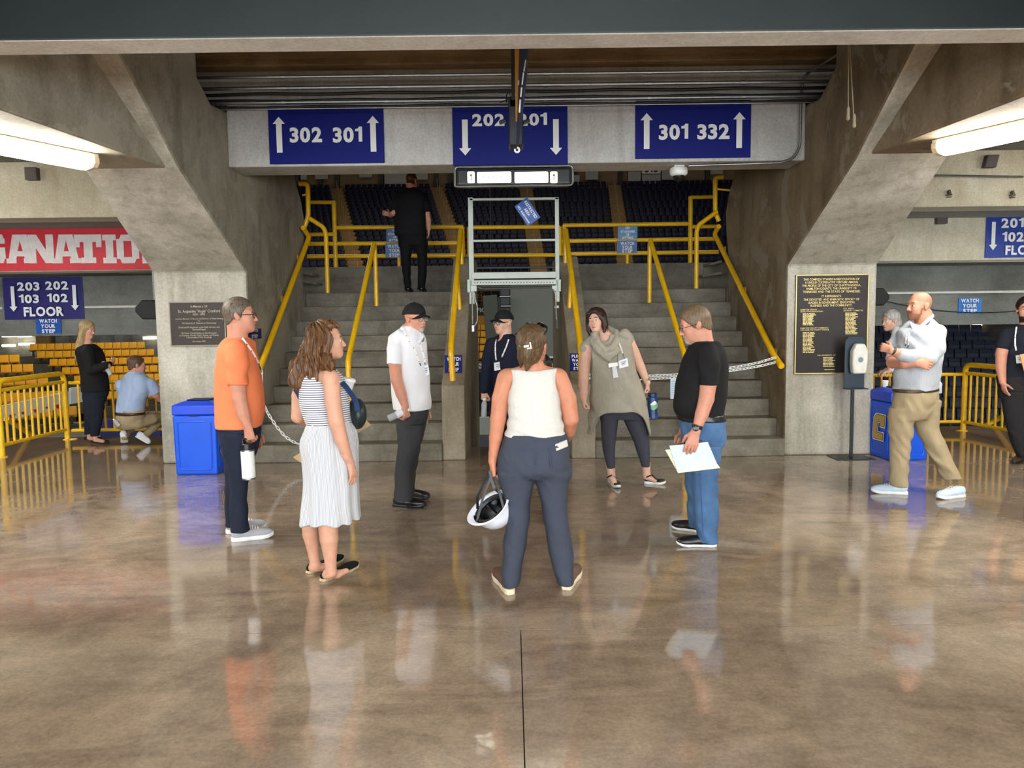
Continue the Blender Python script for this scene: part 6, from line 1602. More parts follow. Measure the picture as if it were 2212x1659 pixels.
def striped(name, axis):
    m, nt, b = _nt(name); tc = nt.nodes.new('ShaderNodeTexCoord'); sp = nt.nodes.new('ShaderNodeSeparateXYZ'); nt.links.new(tc.outputs['Object'], sp.inputs[0])
    n = _noise(nt, 5, 2); ma = nt.nodes.new('ShaderNodeMath'); ma.operation = 'MULTIPLY'
    if axis == 'z': nt.links.new(sp.outputs[2], ma.inputs[0]); ma.inputs[1].default_value = 2 * math.pi / .0135
    else:
        sx = nt.nodes.new('ShaderNodeMath'); sx.operation = 'SUBTRACT'; nt.links.new(sp.outputs[0], sx.inputs[0]); sx.inputs[1].default_value = float(P.p(712, 1000)[0])
        sy = nt.nodes.new('ShaderNodeMath'); sy.operation = 'SUBTRACT'; nt.links.new(sp.outputs[1], sy.inputs[0]); sy.inputs[1].default_value = 4.80
        at2 = nt.nodes.new('ShaderNodeMath'); at2.operation = 'ARCTAN2'; nt.links.new(sx.outputs[0], at2.inputs[0]); nt.links.new(sy.outputs[0], at2.inputs[1])
        nt.links.new(at2.outputs[0], ma.inputs[0]); ma.inputs[1].default_value = 140
    ad = nt.nodes.new('ShaderNodeMath'); ad.operation = 'SINE'; nt.links.new(ma.outputs[0], ad.inputs[0])
    r = _ramp(nt, ad.outputs[0], [(.25, lin((226, 222, 218))), (.55, lin((84, 92, 122)))] if axis == 'z' else [(.30, lin((216, 214, 211))), (.62, lin((136, 144, 166)))])
    nt.links.new(r.outputs[0], b.inputs['Base Color']); b.inputs['Roughness'].default_value = .9; n1 = _noise(nt, 8, 3, .5, (1.5, 1.5, .3)); _bump(nt, n1.outputs[0], .35, .03, b); return m
bod = Shape(); bod.add(P.col([(797, 668, 722, .06), (812, 656, 734, .085), (840, 652, 745, .105), (870, 653, 751, .11), (895, 660, 753, .105), (918, 668, 756, .105)], 0, 2.3, round_=.006))
bod.disp = folds(.002, 26, 9, 2)
P.garment('dress_bodice', bod, striped('stripe_across', 'z'))
sk_ = Shape(); sk_.add(P.col([(912, 668, 756, .105), (925, 664, 763, .115), (947, 656, 768, .13), (994, 658, 772, .145), (1041, 660, 773.5, .15), (1088, 656, 774, .155), (1124, 652, 777, .165)], 0, 2.1, round_=.003))
def skd(p):
    c = P_sk; a = np.arctan2(p[:, 0] - c[0], p[:, 1] - c[1]); u = np.clip((zw - p[:, 2]) / .6, 0, 1)
    return (.0035 * np.sin(34 * a) * (1 - u) ** 2 + (.004 + .007 * u) * np.sin(7 * a + 1.2) * np.sin(1.5 * u + 3 * a + .5) + .002 * u * np.sin(13 * a + 2 * u)).astype(F32)
P_sk = P.p(712, 1000); zw = P.p(712, 915)[2]; sk_.disp = skd
P.garment('dress_skirt', sk_, striped('stripe_down', 'a'))
MB().tube(bend([P.p(735, 826, -.17), P.p(716, 801, -.10), P.p(697, 812, -.13)], .05), .006, 6, flat=.4).build('armhole_trim', plain('trim_white', (222, 220, 216), .7), P.t, smooth=True)
ribbon([P.p(x, y, d) for x, y, d in ((640, 838, .10), (648, 850, .06), (656, 868, .06))], .05).build('navy_sleeve_band', cloth('navy_cloth', (50, 56, 88)), P.t)
rope = plain('espadrille_sole', (186, 168, 130), .9, bump=.4, bscale=200); FL = cloth('black_canvas', (22, 22, 24), .1)
P.shoe(floorpt(694, 1257), floorpt(774, 1224), .092, FL, rope, .045, st=.02, style='flat'); P.shoe(floorpt(664, 1240), floorpt(742, 1209), .092, FL, rope, .045, st=.02, style='flat')
t = thing('shoulder_bag', 'dark green rounded bag with navy strap hanging before the woman in stripes', 'bag', P.p(770, 925, .12))
sh = Shape(); c = P.p(771, 893, .12); sh.add(p_ell(c, V(.062, .12, .102), np.stack([nrm(V(1, .3, 0)), nrm(V(-.3, 1, 0)), V(0, 0, 1)], 1), 0)); zt_ = P.p(771, 862, .12)[2]; sh.cuts.append(lambda p: p[:, 2] - zt_)
sdf_obj('bag_body', sh, .005, plain('bag_green_black', (26, 40, 42), .45), t)
nav = cloth('bag_strap_navy', (44, 62, 104), .1)
ribbon([P.p(x, y, d) for x, y, d in ((738, 826, -.08), (748, 836, -.02), (758, 850, .02), (766, 862, .0), (770, 872, -.02), (772, 888, -.03))], .032).build('bag_strap', nav, t)
q = P.p(748, 846, .10); t2 = thing('coffee_cup', 'white lidded paper cup in the bag of the woman in stripes', 'cup', q)
MB().lathe([(.032, 0), (.040, .07), (.043, .075)], q, V(.25, 0, 1), 18).build('cup_body', M_WHITE, t2, smooth=True); MB().lathe([(.045, .072), (.045, .084), (.038, .09), (.034, .088)], q, V(.25, 0, 1), 18).build('cup_lid', M_WHITE, t2, smooth=True)
Fp = [P.p(633, 988, .26), P.p(660, 1006, .26), P.p(801, 918, .34), P.p(778, 893, .34)]
t = MB().prism(Fp, V(0, .006, 0)).build('paper_folder', plain('kraft_paper', (186, 158, 118), .8), None, Fp[0]); tag(t, 'brown paper folder held in front of the woman in stripes', 'folder')

# ---------------------------------------------------------------- man in the white shirt and black cap
P = Person('man in a white short-sleeved shirt and black cap before the left stairs', 6.72, (.92, -.38), floorpt(885, 1090))
P.H = Head(P.p(897, 688), (.78, -.62), pitch=-3, scale=1.02)
P.body.add(P.chain([(884, 712, 0, 15), (882, 740, 0, 17), (886, 790, 0, 20)], .03), P.chain([(862, 735, -.1, 14), (895, 738, .16, 14)], .03),
           P.chain([(855, 745, -.15, 14), (853, 787, -.19, 13.5), (857, 822, -.20, 12.5), (866, 850, -.20, 11.5), (875, 876, -.20, 8)], .02), P.chain([(900, 745, .17, 14), (905, 820, .2, 12), (915, 880, .15, 8)], .02))
P.body.add(*hand_parts(P.p(876, 877, -.20), V(.12, -.1, -1), V(-.8, .5, .1), V(-.3, -1, 0), (55, 60, 40), 1.05, thumb=(.7, .3, .7))); P.body.add(*hand_parts(P.p(915, 881, .15), V(0, 0, -1), V(0, -1, 0), V(1, 0, 0), (20, 30, 20)))
bd = lambda x, y, z: ((z < -.078) & (y > .055) & (x < .032)) | ((z > -.06) & (z < -.050) & (y > .082) & (x < .024))
P.make_body(SK2, matf=P.H.matf(beard=bd), browm=H_GREY, beardm=H_BEARDG)
P.H.glasses(P.t, w_=.024, h_=.019, r=.0018); P.H.cap(P.t, cloth('cap_black', (26, 26, 28), .1), .072)
shirt = Shape(); shirt.add(P.col([(705, 872, 898, .07), (713, 858, 908, .10), (722, 846, 914, .155), (740, 840, 919, .175), (775, 841, 921, .18), (813, 845, 926, .18), (843, 848, 928, .175), (870, 850, 931, .175), (884, 851, 930, .175)], 0, 2.3, round_=.004),
    P.sleeve([(862, 728, -.11, 15), (853, 755, -.17, 17), (852, 787, -.19, 16.5)]), P.sleeve([(898, 735, .14, 14), (902, 790, .19, 15)]))
nk = P.H.ell((0, .03, -.155), (.050, .075, .05), 0); shirt.cuts.append(lambda p, f=nk.f: -f(p)); shirt.disp = folds(.004, 22, 8, 8)
P.garment('shirt', shirt, cloth('white_shirt', (232, 232, 236), .02), .0055)
cs = Shape(); cs.add(P.chain([(872, 705, .05, 4), (869, 710, -.07, 4.5), (880, 722, -.12, 5), (898, 735, -.13, 4)], 0), P.chain([(902, 716, -.03, 4), (911, 727, -.07, 5), (906, 738, -.12, 4)], .0)); sdf_obj('collar', cs, .005, cloth('white_shirt', (232, 232, 236)), P.t)
legs(P, ([(915, 862, 916, .11), (945, 861, 913, .10), (987, 857, 898, .088), (1016, 854, 890, .078), (1060, 852, 892, .075), (1080, 851, 891, .078)], -.08), ([(915, 862, 916, .11), (945, 866, 911, .10), (987, 868, 904, .085), (1016, 868, 899, .078), (1045, 868, 896, .076), (1066, 868, 894, .076)], .11), CHAR, 'jeans', hips=([(868, 854, 922, .155), (890, 856, 924, .165), (925, 860, 917, .17), (950, 861, 912, .15)],), seed=6)
P.shoe(floorpt(849, 1093), floorpt(921, 1096), .102, LEATHER, M_BLACK, .075); P.shoe(floorpt(880, 1076), floorpt(929, 1079), .102, LEATHER, M_BLACK, .075)
P.lanyard(shirt, [[(869, 708), (876, 722), (884, 738), (896, 755), (903, 775), (909, 790)], [(905, 735), (911, 755), (917, 775), (918, 788)]], [(911, 792), (925, 788), (928, 808), (915, 814)], .013, dark=3)
q = P.p(838, 905, -.26); t = bottle('clear water bottle held by the man in the white shirt', q, P.p(880, 886, -.2) - q, .20, .031, M_PET, M_WHITE)
MB().lathe([(.0318, 0), (.0318, .06)], q + nrm(P.p(880, 886, -.2) - q) * .075, P.p(880, 886, -.2) - q, 18).build('label', plain('bottle_label', (222, 224, 226), .5), t, smooth=True)

# ---------------------------------------------------------------- man on the stairs, from behind
z0 = 10 * RISE
P = Person('man in black shirt and trousers standing at the top of the left stairs, back turned', 11.72, (.12, 1), V(at(894, 625, 11.72)[0], 11.72, z0), h=.006, hc=.008)
P.H = Head(P.p(889, 392), (.45, 1), pitch=-16, scale=1.05)
P.body.add(P.chain([(888, 402, 0, 9), (887, 425, 0, 10), (888, 480, 0, 14)], .03), P.chain([(862, 425, 0, 8), (912, 425, 0, 8)], .03), P.chain([(914, 428, 0, 8.5), (921, 455, 0, 7.2), (925, 475, .02, 6.5), (926, 494, .06, 5)], .02), P.chain([(859, 428, 0, 8.5), (853, 450, 0, 7.4), (850, 460, -.02, 6.5), (843, 464, .08, 5.5)], .02))
P.body.add(*hand_parts(P.p(926, 495, .06), V(0, .2, -1), V(-1, 0, 0), V(0, 1, 0), (20, 20, 10)), *hand_parts(P.p(842, 464, .08), V(-1, .2, .35), V(0, 1, 0), V(0, 0, 1), (20, 20, 15)))
hz = lambda x, y, z: (z > -.06) & (y < .05) & (z > -.06 + .11 * np.clip((y + .02) / .05, 0, 1)) & ~((x > .066) & (z < .03) & (y > -.04)) & ~((z > .085) & (y > -.075) & (x < .05))
P.make_body(SK2, matf=P.H.matf(stub=hz), stubm=hairm('hair_auburn', (64, 36, 24), (104, 64, 42), (90, 90, 90)))
shirt = Shape(); BK = cloth('black_cotton', (17, 17, 19), .1)
shirt.add(P.col([(405, 879, 897, .06), (412, 868, 908, .10), (422, 856, 918, .13), (445, 853, 920, .145), (475, 853, 919, .15), (508, 852, 922, .15)], 0, 2.4, round_=.006), P.sleeve([(911, 424, 0, 9.5), (920, 442, 0, 9.5), (923, 458, 0, 9)]), P.sleeve([(861, 424, 0, 9.5), (853, 445, 0, 9.5), (848, 460, 0, 8.5)])); shirt.disp = folds(.004, 20, 7, 5)
P.garment('shirt', shirt, BK)
legs(P, ([(525, 862, 896, .12), (545, 865, 889, .10), (580, 869, 887, .085), (627, 875, 888.5, .075)], 0), ([(525, 885, 922, .12), (545, 899, 922.5, .10), (575, 903, 922, .085), (626, 902, 918, .07)], 0), cloth('black_trouser', (13, 13, 15), .1), hips=([(500, 857, 920, .145), (518, 860, 922, .15), (532, 862, 922, .13)],), seed=8)
for x in (882, 911): P.shoe(V(P.p(x, 600)[0], 11.63, z0), V(P.p(x + 2, 600)[0], 11.93, z0), .1, LEATHER, M_BLACK, .07)

# ---------------------------------------------------------------- man in the navy shirt and cap, behind
P = Person('man in navy shirt, black cap and glasses standing in the gap between the stairs', 8.1, (-.62, -.78), V(at(1092, 800, 8.1)[0], 8.1, 0), h=.005)
P.H = Head(P.p(1087, 697), (-.76, -.65), pitch=0, scale=1.0)
P.body.add(P.chain([(1092, 716, 0, 13), (1092, 745, 0, 14), (1092, 800, 0, 18)], .03), P.chain([(1062, 745, .02, 11), (1120, 745, .02, 11)], .03), P.chain([(1060, 748, 0, 12), (1052, 778, -.03, 11), (1050, 808, -.05, 10), (1046, 836, -.08, 8), (1045, 845, -.08, 6.5)], .02), P.chain([(1122, 748, 0, 12), (1128, 800, 0, 10), (1128, 850, -.05, 7)], .02))
P.body.add(*hand_parts(P.p(1045, 845, -.08), V(0, -.1, -1), V(.7, .7, 0), V(.4, -1, 0), (60, 60, 40), 1.0, thumb=(.8, .3, .5)), *hand_parts(P.p(1128, 851, -.05), V(0, 0, -1), V(-1, 0, 0), V(0, -1, 0), (25, 30, 20)))
P.make_body(SK4, browm=H_SAND)
P.H.glasses(P.t, r=.0034, w_=.026, h_=.020); P.H.cap(P.t, cloth('cap_black', (26, 26, 28)), .078)
NV = cloth('navy_shirt', (22, 26, 44), .1)
shirt = Shape(); shirt.add(P.col([(721, 1080, 1106, .06), (730, 1066, 1119, .09), (742, 1056, 1127, .12), (775, 1054, 1130, .135), (810, 1056, 1130, .14), (850, 1058, 1130, .14), (905, 1058, 1132, .14)], 0, 2.4, round_=.006), P.chain([(1062, 742, 0, 13), (1053, 775, -.03, 12.5), (1050, 806, -.05, 11.5), (1046, 843, -.08, 9.5)], .02), P.chain([(1120, 742, 0, 13), (1129, 800, 0, 12), (1129, 845, -.05, 9)], .02))
nk = P.H.ell((0, .045, -.15), (.042, .06, .055), 0); shirt.cuts.append(lambda p, f=nk.f: -f(p)); shirt.disp = folds(.004, 22, 8, 9); P.garment('shirt', shirt, NV, .007)
legs(P, ([(900, 1062, 1100, .12), (960, 1064, 1094, .09), (1022, 1066, 1090, .08)], 0), ([(900, 1090, 1128, .12), (960, 1098, 1126, .09), (1022, 1100, 1124, .08)], 0), cloth('black_trouser', (13, 13, 15)), hips=([(880, 1062, 1128, .13), (905, 1062, 1129, .135), (925, 1063, 1128, .12)],), h=.009)
for x in (1078, 1112): P.shoe(V(P.p(x, 1020)[0] + .04, 8.18, 0), V(P.p(x, 1020)[0] - .1, 7.93, 0), .1, LEATHER, M_BLACK, .075)
P.lanyard(shirt, [[(1072, 733), (1070, 745), (1070, 760), (1071, 773), (1072, 778)], [(1099, 733), (1094, 748), (1088, 762), (1084, 771)]], [(1067, 784), (1086, 780), (1087, 798), (1068, 801)], .014)
q = P.p(1045, 901, -.12); bottle('clear water bottle held by the man in navy', q, V(.05, 0, 1), .20, .031, M_PET, M_WHITE); 

# ---------------------------------------------------------------- half-hidden person behind the woman in the tank top
P = Person('small dark-haired person mostly hidden behind the woman in the white tank top', 6.35, (-.5, -1), V(at(1178, 800, 6.35)[0], 6.35, 0), h=.007, hc=.009)
P.H = Head(P.p(1166, 800), (-.5, -1), scale=.96, female=True)
P.body.add(P.chain([(1168, 825, 0, 15), (1174, 900, 0, 22), (1186, 960, 0, 18)], .03), P.chain([(1145, 852, 0, 13), (1198, 852, 0, 13)], .03), P.chain([(1200, 856, 0, 14), (1212, 905, 0, 12), (1206, 950, -.1, 9)], .02), P.chain([(1143, 856, 0, 14), (1138, 910, 0, 11), (1150, 950, -.12, 9)], .02))
P.body.add(*hand_parts(P.p(1205, 951, -.1), V(-.5, 0, -1), V(-1, 0, 0), V(0, -1, 0), (30, 30, 20), .85), *hand_parts(P.p(1150, 951, -.12), V(.5, 0, -1), V(1, 0, 0), V(0, -1, 0), (30, 30, 20), .85))
P.make_body(skin('skin_brown', (120, 76, 58)), browm=H_BLACK); sh = P.H.short_hair(.022, .05, -.08, -.11); sh.disp = folds(.005, 60, 40, 3, 1); sdf_obj('hair', sh, .007, H_BLACK, P.t)
shirt = Shape(); shirt.add(P.col([(838, 1150, 1190, .07), (850, 1140, 1202, .10), (900, 1142, 1206, .12), (1000, 1166, 1208, .12)], 0, 2.4), P.chain([(1198, 850, 0, 15), (1208, 885, 0, 15)], .02), P.chain([(1145, 850, 0, 15), (1138, 885, 0, 14)], .02)); P.garment('top', shirt, cloth('maroon_top', (62, 34, 34)))
legs(P, ([(995, 1170, 1196, .10), (1110, 1176, 1196, .08)], -.12), ([(995, 1172, 1206, .10), (1110, 1182, 1206, .08)], .12), cloth('black_trouser', (13, 13, 15)), h=.009)
for x, d in ((1185, -.12), (1196, .12)): P.shoe(V(P.p(x, 1000)[0], 6.42 + d, 0), V(P.p(x, 1000)[0], 6.18 + d, 0), .09, LEATHER, M_BLACK, .06)

# ---------------------------------------------------------------- woman in the white tank top, from behind
P = Person('woman in a white tank top and slate trousers seen from behind at the centre', 4.52, (0, 1), floorpt(1160, 1270))
P.H = Head(P.p(1151, 747), (.40, 1), pitch=2, scale=1.0, female=True)
P.body.add(P.chain([(1151, 776, 0, 18), (1152, 806, 0, 21), (1155, 870, -.0, 36), (1156, 960, 0, 40)], .03), P.chain([(1100, 815, 0, 17), (1152, 800, .0, 17), (1202, 813, 0, 17)], .04),
           P.chain([(1094, 818, 0, 21), (1081, 862, 0, 18.5), (1076, 905, 0, 17), (1071, 945, 0, 14.5), (1066, 980, 0, 10.5), (1064, 996, 0, 9.5)], .025),
           P.chain([(1207, 818, 0, 21), (1226, 862, 0, 19.5), (1233, 905, 0, 17), (1228, 930, .08, 15), (1218, 955, .22, 11), (1212, 965, .26, 9)], .025))
P.body.add(*hand_parts(P.p(1064, 997, 0), V(.03, .05, -1), V(1, .25, 0), V(.2, 1, 0), (50, 70, 55), .98, thumb=(.8, .35, .6)), *hand_parts(P.p(1212, 966, .26), V(-.4, .4, -1), V(-1, 0, 0), V(0, 1, 0), (20, 20, 10), .95))
P.make_body(skin('skin_sunned', (196, 130, 100)), browm=H_LBR)
hair = Shape(); hr = P.H; hair.add(hr.ell((0, -.018, .040), (.091, .112, .094), 0), hr.ell((0, -.055, -.035), (.072, .068, .075), .03), hr.ell((0, -.118, -.020), (.042, .032, .066), .03), hr.ch([(.01, -.105, -.06, .028), (.0, -.098, -.115, .016), (-.012, -.09, -.14, .006)], .02), hr.ch([(-.05, -.07, -.06, .02), (-.06, -.055, -.13, .004)], .02))
hair.cuts.append(lambda p: (lambda q: np.minimum(np.minimum(q[:, 1] - .020 + np.maximum(0, .06 - q[:, 2]) * .25, .10 - q[:, 2]), 1).astype(F32))(((p - hr.o.astype(F32)) @ hr.R.astype(F32))))
def twist(p):
    q = ((p - hr.o.astype(F32)) @ hr.R.astype(F32)); a = np.arctan2(q[:, 0] - .005, q[:, 2] + .02); rr_ = np.sqrt((q[:, 0] - .005) ** 2 + (q[:, 2] + .02) ** 2)
    return (.0012 * np.sin(17 * a + 50 * rr_) + .0007 * np.sin(61 * a - 40 * rr_)).astype(F32)
hair.disp = twist; sdf_obj('hair', hair, .004, H_LBR, P.t)
cl = MB(); c = P.p(1137, 748, -.155)
cl.obox(c, V(.015, .004, .002), V(0, .006, 0), V(0, 0, .007)); cl.obox(c + V(.024, -.004, .004), V(.004, 0, .002), V(0, .006, 0), V(-.004, 0, .019)); cl.obox(c + V(.015, 0, -.012), V(.012, 0, .003), V(0, .006, 0), V(0, 0, .004)); cl.build('hair_clip', plain('clip_cream', (232, 222, 204), .3), P.t, bevel=.003)
sg = MB()
for q in (-1, 1):
    pts = [hr.w(q * (.036 + .030 * math.copysign(abs(math.cos(a)) ** .6, math.cos(a))), .062 + .03 * math.sin(a), .118 - .016 * math.sin(a) - .010 * abs(math.cos(a))) for a in np.linspace(0, 2 * math.pi, 17)[:-1]]
    sg.prism(pts, hr.R[:, 2] * .004)
sg.tube([hr.w(-.070, .06, .108), hr.w(-.086, .0, .085), hr.w(-.090, -.05, .070)], .0035, 6); sg.tube([hr.w(.070, .06, .108), hr.w(.088, .0, .085), hr.w(.091, -.05, .070)], .0035, 6); sg.tube([hr.w(-.07, .05, .112), hr.w(0, .06, .122), hr.w(.07, .05, .112)], .004, 6)
sg.build('sunglasses', M_FRAME, P.t, smooth=True)
er = P.p(1173, 773, -.02); MB().tube([er + V(.012 * math.cos(a), -.004, .017 * math.sin(a)) for a in np.linspace(0, 6.28, 15)[:-1]], .002, 6, closed=True).build('hoop_earring', M_STEEL, P.t, smooth=True)
tank = Shape(); tank.add(P.col([(796, 1098, 1206, .075), (806, 1100, 1206, .095), (825, 1101, 1206, .115), (850, 1098, 1209, .125), (872, 1096, 1211, .125), (900, 1096, 1213, .125), (922, 1093, 1218, .13), (940, 1091, 1221, .13)], 0, 2.5, round_=.006))
nk = p_ell(P.p(1149, 782, -.03), V(.125, .22, .052), None, 0); tank.cuts.append(lambda p, f=nk.f: -f(p))
for x, s_ in ((1071, -1), (1234, 1)):
    e = p_ell(P.p(x, 818), V(.098, .25, .125), None, 0); tank.cuts.append(lambda p, f=e.f: -f(p))
def tkd(p):
    z = p[:, 2]; zb = P_tk; u = np.clip((zb + .26 - z) / .26, 0, 1)
    return (.0042 * u * np.sin(90 * (z + .05 * np.sin(6 * p[:, 0])) + 2 * np.sin(5 * p[:, 0])) + .002 * np.sin(30 * p[:, 0] + 20 * z)).astype(F32)
P_tk = P.p(1150, 940)[2]; tank.disp = tkd
P.garment('tank_top', tank, cloth('white_knit', (208, 205, 198), .04, .35, 60), .005)
ribbon(P.drape(tank, [(1156, y) for y in range(800, 938, 12)], .001), .006).build('back_seam', plain('seam_white', (214, 212, 206), .8), P.t)
SL_ = cloth('slate_trousers', (62, 67, 80), .06, .35)
legs(P, ([(1019, 1076, 1156, .125), (1037, 1079, 1155, .115), (1084, 1090, 1147, .10), (1131, 1092, 1142.5, .088), (1178, 1086.5, 1137, .085), (1225, 1084.5, 1128, .082), (1260, 1083, 1123, .082)], -.01), ([(1019, 1154, 1234, .125), (1037, 1156, 1230, .115), (1084, 1167, 1225, .10), (1131, 1175.5, 1229, .088), (1178, 1183, 1237, .085), (1225, 1193, 1240, .082), (1259, 1204, 1239, .082)], .0),
     SL_, hips=([(936, 1089, 1224, .125), (955, 1083, 1229, .135), (979, 1076, 1232, .145), (998, 1074, 1234, .15), (1018, 1076, 1234, .14), (1030, 1078, 1232, .11)], -.01), seed=11, fold=.0035)
pk = MB()
tr = Shape(); tr.add(P.col([(936, 1089, 1224, .125), (955, 1083, 1229, .135), (979, 1076, 1232, .145), (998, 1074, 1234, .15), (1018, 1076, 1234, .14), (1030, 1078, 1232, .11)], 0, 2.2, dy=-.01))
seam = plain('trouser_seam', (56, 64, 84), .9)
for pts in ([(1105, 967), (1146, 970)], [(1186, 970), (1229, 962)], [(1186, 970), (1190, 1010), (1212, 1019), (1229, 1010)], [(1157, 944), (1157, 970), (1156, 1010)], [(1092, 962), (1125, 970), (1157, 964), (1190, 968), (1228, 956)]):
    Q = []
    for a, b in zip(pts[:-1], pts[1:]): Q += [(a[0] + (b[0] - a[0]) * u, a[1] + (b[1] - a[1]) * u) for u in np.linspace(0, 1, 6)]
    ribbon(P.drape(tr, Q, .007), .006, t=.002).build('pocket_seam', seam, P.t)
c = P.drape(tr, [(1213, 962)], .008)[0]; o = MB().obox(c, V(.036, .012, .012), V(0, .006, 0), V(-.004, 0, .020)).build('phone', plain('phone_pale', (196, 190, 178), .3), None, c, bevel=.005, bseg=2); tag(o, 'pale phone sticking out of the back pocket of the slate trousers', 'phone')
BR = plain('brown_suede', (104, 78, 60), .8, bump=.2, bscale=60); CRM = plain('cream_sole', (224, 210, 178), .7)
P.shoe(floorpt(1104, 1286), floorpt(1072, 1243), .1, BR, CRM, .10, st=.034); P.shoe(floorpt(1222, 1276), floorpt(1247, 1236), .1, BR, CRM, .10, st=.034)
# hard hat
ax = nrm(V(-.55, -.42, .62)); c = P.p(1060, 1098, -.02); t = thing('hard_hat', 'white hard hat hanging upside down from the hand of the woman in the tank top', 'helmet', c)
u_ = nrm(np.cross(ax, V(.3, 1, .3))); v_ = np.cross(ax, u_); WH = plain('helmet_white', (226, 228, 236), .25)
mb = MB(); n = 28; vs = []; fs = []
prof = [(1.16, .010, 1), (1.02, .012, 1), (1.0, -.01, 0), (.97, -.05, 0), (.86, -.09, 0), (.62, -.122, 0), (.3, -.137, 0), (.02, -.14, 0)]
inn = [(.02, -.134), (.3, -.131), (.6, -.116), (.82, -.086), (.93, -.05), (.96, .0), (1.0, .008)]
def rg(f, h, brim=0):
    out = []
    for k in range(n):
        a = 2 * math.pi * k / n; bx = (1 + (.20 * max(0, math.cos(a)) ** 2 if brim else 0)); out.append(c + ax * h + u_ * (.125 * f * bx * math.cos(a)) + v_ * (.103 * f * math.sin(a)))
    return out
rings = [rg(f, h, b) for f, h, b in prof]; r2 = [rg(f, h) for f, h in inn]; allr = rings + r2
for r_ in allr: vs += r_
for i in range(len(allr) - 1):
    for k in range(n): fs.append((i * n + k, i * n + (k + 1) % n, (i + 1) * n + (k + 1) % n, (i + 1) * n + k))
m = len(allr) - 1
for k in range(n): fs.append((m * n + k, m * n + (k + 1) % n, (k + 1) % n, k))
ob_ = mb.add(vs, fs).build('shell', [WH, M_BLACK], t, smooth=True, angle=60)
for k_, p_ in enumerate(ob_.data.polygons):
    if 8 * n <= k_ < 13 * n + 4: p_.material_index = 1
sus = MB()
for a in (0, math.pi / 3, 2 * math.pi / 3):
    d_ = u_ * math.cos(a) * .104 + v_ * math.sin(a) * .085
    sus.tube([c + d_ + ax * .0, c + d_ * .85 - ax * .045, c + d_ * .4 - ax * .085, c - d_ * .4 - ax * .085, c - d_ * .85 - ax * .045, c - d_ + ax * .0], .010, 6, flat=.3)
sus.tube([c + u_ * (.103 * math.cos(a)) + v_ * (.083 * math.sin(a)) - ax * .01 for a in np.linspace(0, 2 * math.pi, 25)[:-1]], .014, 6, closed=True); sus.build('suspension', M_BLACK, t, smooth=True)
MB().lathe([(.018, -.008), (.020, .006), (.012, .012), (.001, .013)], c - v_ * .07 + ax * .0 - ax * .03, ax, 14).build('ratchet_knob', plain('knob_grey', (74, 80, 86), .5), t, smooth=True)
MB().obox(c - ax * .075 - v_ * .082 + u_ * .0, u_ * .008, v_ * .006, ax * .022).build('vent_mark', M_BLACK, t)
hnd = P.p(1062, 1020, -.02)
for nm, k in (('a', 1), ('b', -1)):
    e1 = c + u_ * (.10 * k) - v_ * .04 + ax * .005; ribbon([e1, e1 + (hnd - e1) * .35 + V(-.03 * 1, -.02, .0), e1 + (hnd - e1) * .75 + V(-.022, -.01, .0), hnd + V(-.01, -.01, .01)], .016).build('chin_strap', M_BLACK, t)
    ribbon([c + u_ * (.10 * k) + v_ * .05, c + u_ * (.06 * k) + v_ * .03 + (hnd - c) * .5, hnd + V(.01, 0, .01)], .014).build('chin_strap', M_BLACK, t)

# ---------------------------------------------------------------- woman in the grey tunic
P = Person('woman in a grey tunic and leggings leaning over before the right stairs', 7.47, (-.25, -1), floorpt(1368, 1045), h=.0045)
P.H = Head(P.p(1289, 693), (-.52, -.9), pitch=3, roll=-10, scale=1.0, female=True)
P.body.add(P.chain([(1301, 716, 0, 12.5), (1312, 738, 0, 14), (1325, 800, 0, 22), (1338, 870, 0, 24)], .03), P.chain([(1276, 742, 0, 11), (1312, 733, 0, 11), (1350, 724, 0, 11)], .03),
           P.chain([(1268, 750, 0, 13), (1263, 790, 0, 12), (1261, 820, -.01, 10.5), (1261, 850, -.02, 8.5), (1261, 862, -.02, 7)], .02), P.chain([(1354, 728, 0, 12.5), (1370, 762, .02, 11.5), (1383, 793, .03, 10.5), (1393, 815, .01, 8), (1398, 826, 0, 7)], .02),
           P.chain([(1318, 1000, -.01, 10), (1321, 1030, -.01, 8.5), (1327, 1043, -.06, 6)], .01), P.chain([(1395, 1000, 0, 9.5), (1397, 1028, 0, 8.5), (1414, 1037, -.03, 5.5)], .01))
P.body.add(*hand_parts(P.p(1261, 863, -.02), V(.02, -.05, -1), V(1, 0, 0), V(.1, -1, 0), (55, 60, 45), .88, thumb=(.85, .3, .5)), *hand_parts(P.p(1398, 827, 0), V(.12, -.05, -1), V(-1, 0, 0), V(0, -1, 0), (45, 60, 40), .88, thumb=(.85, .3, .4)))
P.make_body(SK4, browm=H_DKBR)
hr2 = P.H; hair = Shape(); hair.add(hr2.ell((0, -.014, .042), (.094, .112, .095), 0), hr2.ell((0, -.045, -.035), (.094, .072, .10), .03), hr2.ch([(.080, .02, .01, .028), (.082, .022, -.07, .026), (.074, .03, -.118, .014)], .03), hr2.ch([(-.080, .02, .01, .028), (-.082, .022, -.07, .026), (-.074, .03, -.118, .014)], .03), hr2.ch([(-.03, .08, .088, .018), (.05, .075, .07, .02), (.074, .05, .03, .018)], .02))
fc = hr2.ell((-.004, .115, -.028), (.066, .085, .108), 0); hair.cuts.append(lambda p, f=fc.f: -f(p)); hair.disp = twist if False else folds(.0025, 60, 30, 2, .3); sdf_obj('hair', hair, .0045, H_DKBR, P.t)
TN = cloth('grey_linen', (160, 153, 138), .10, .6, 9)
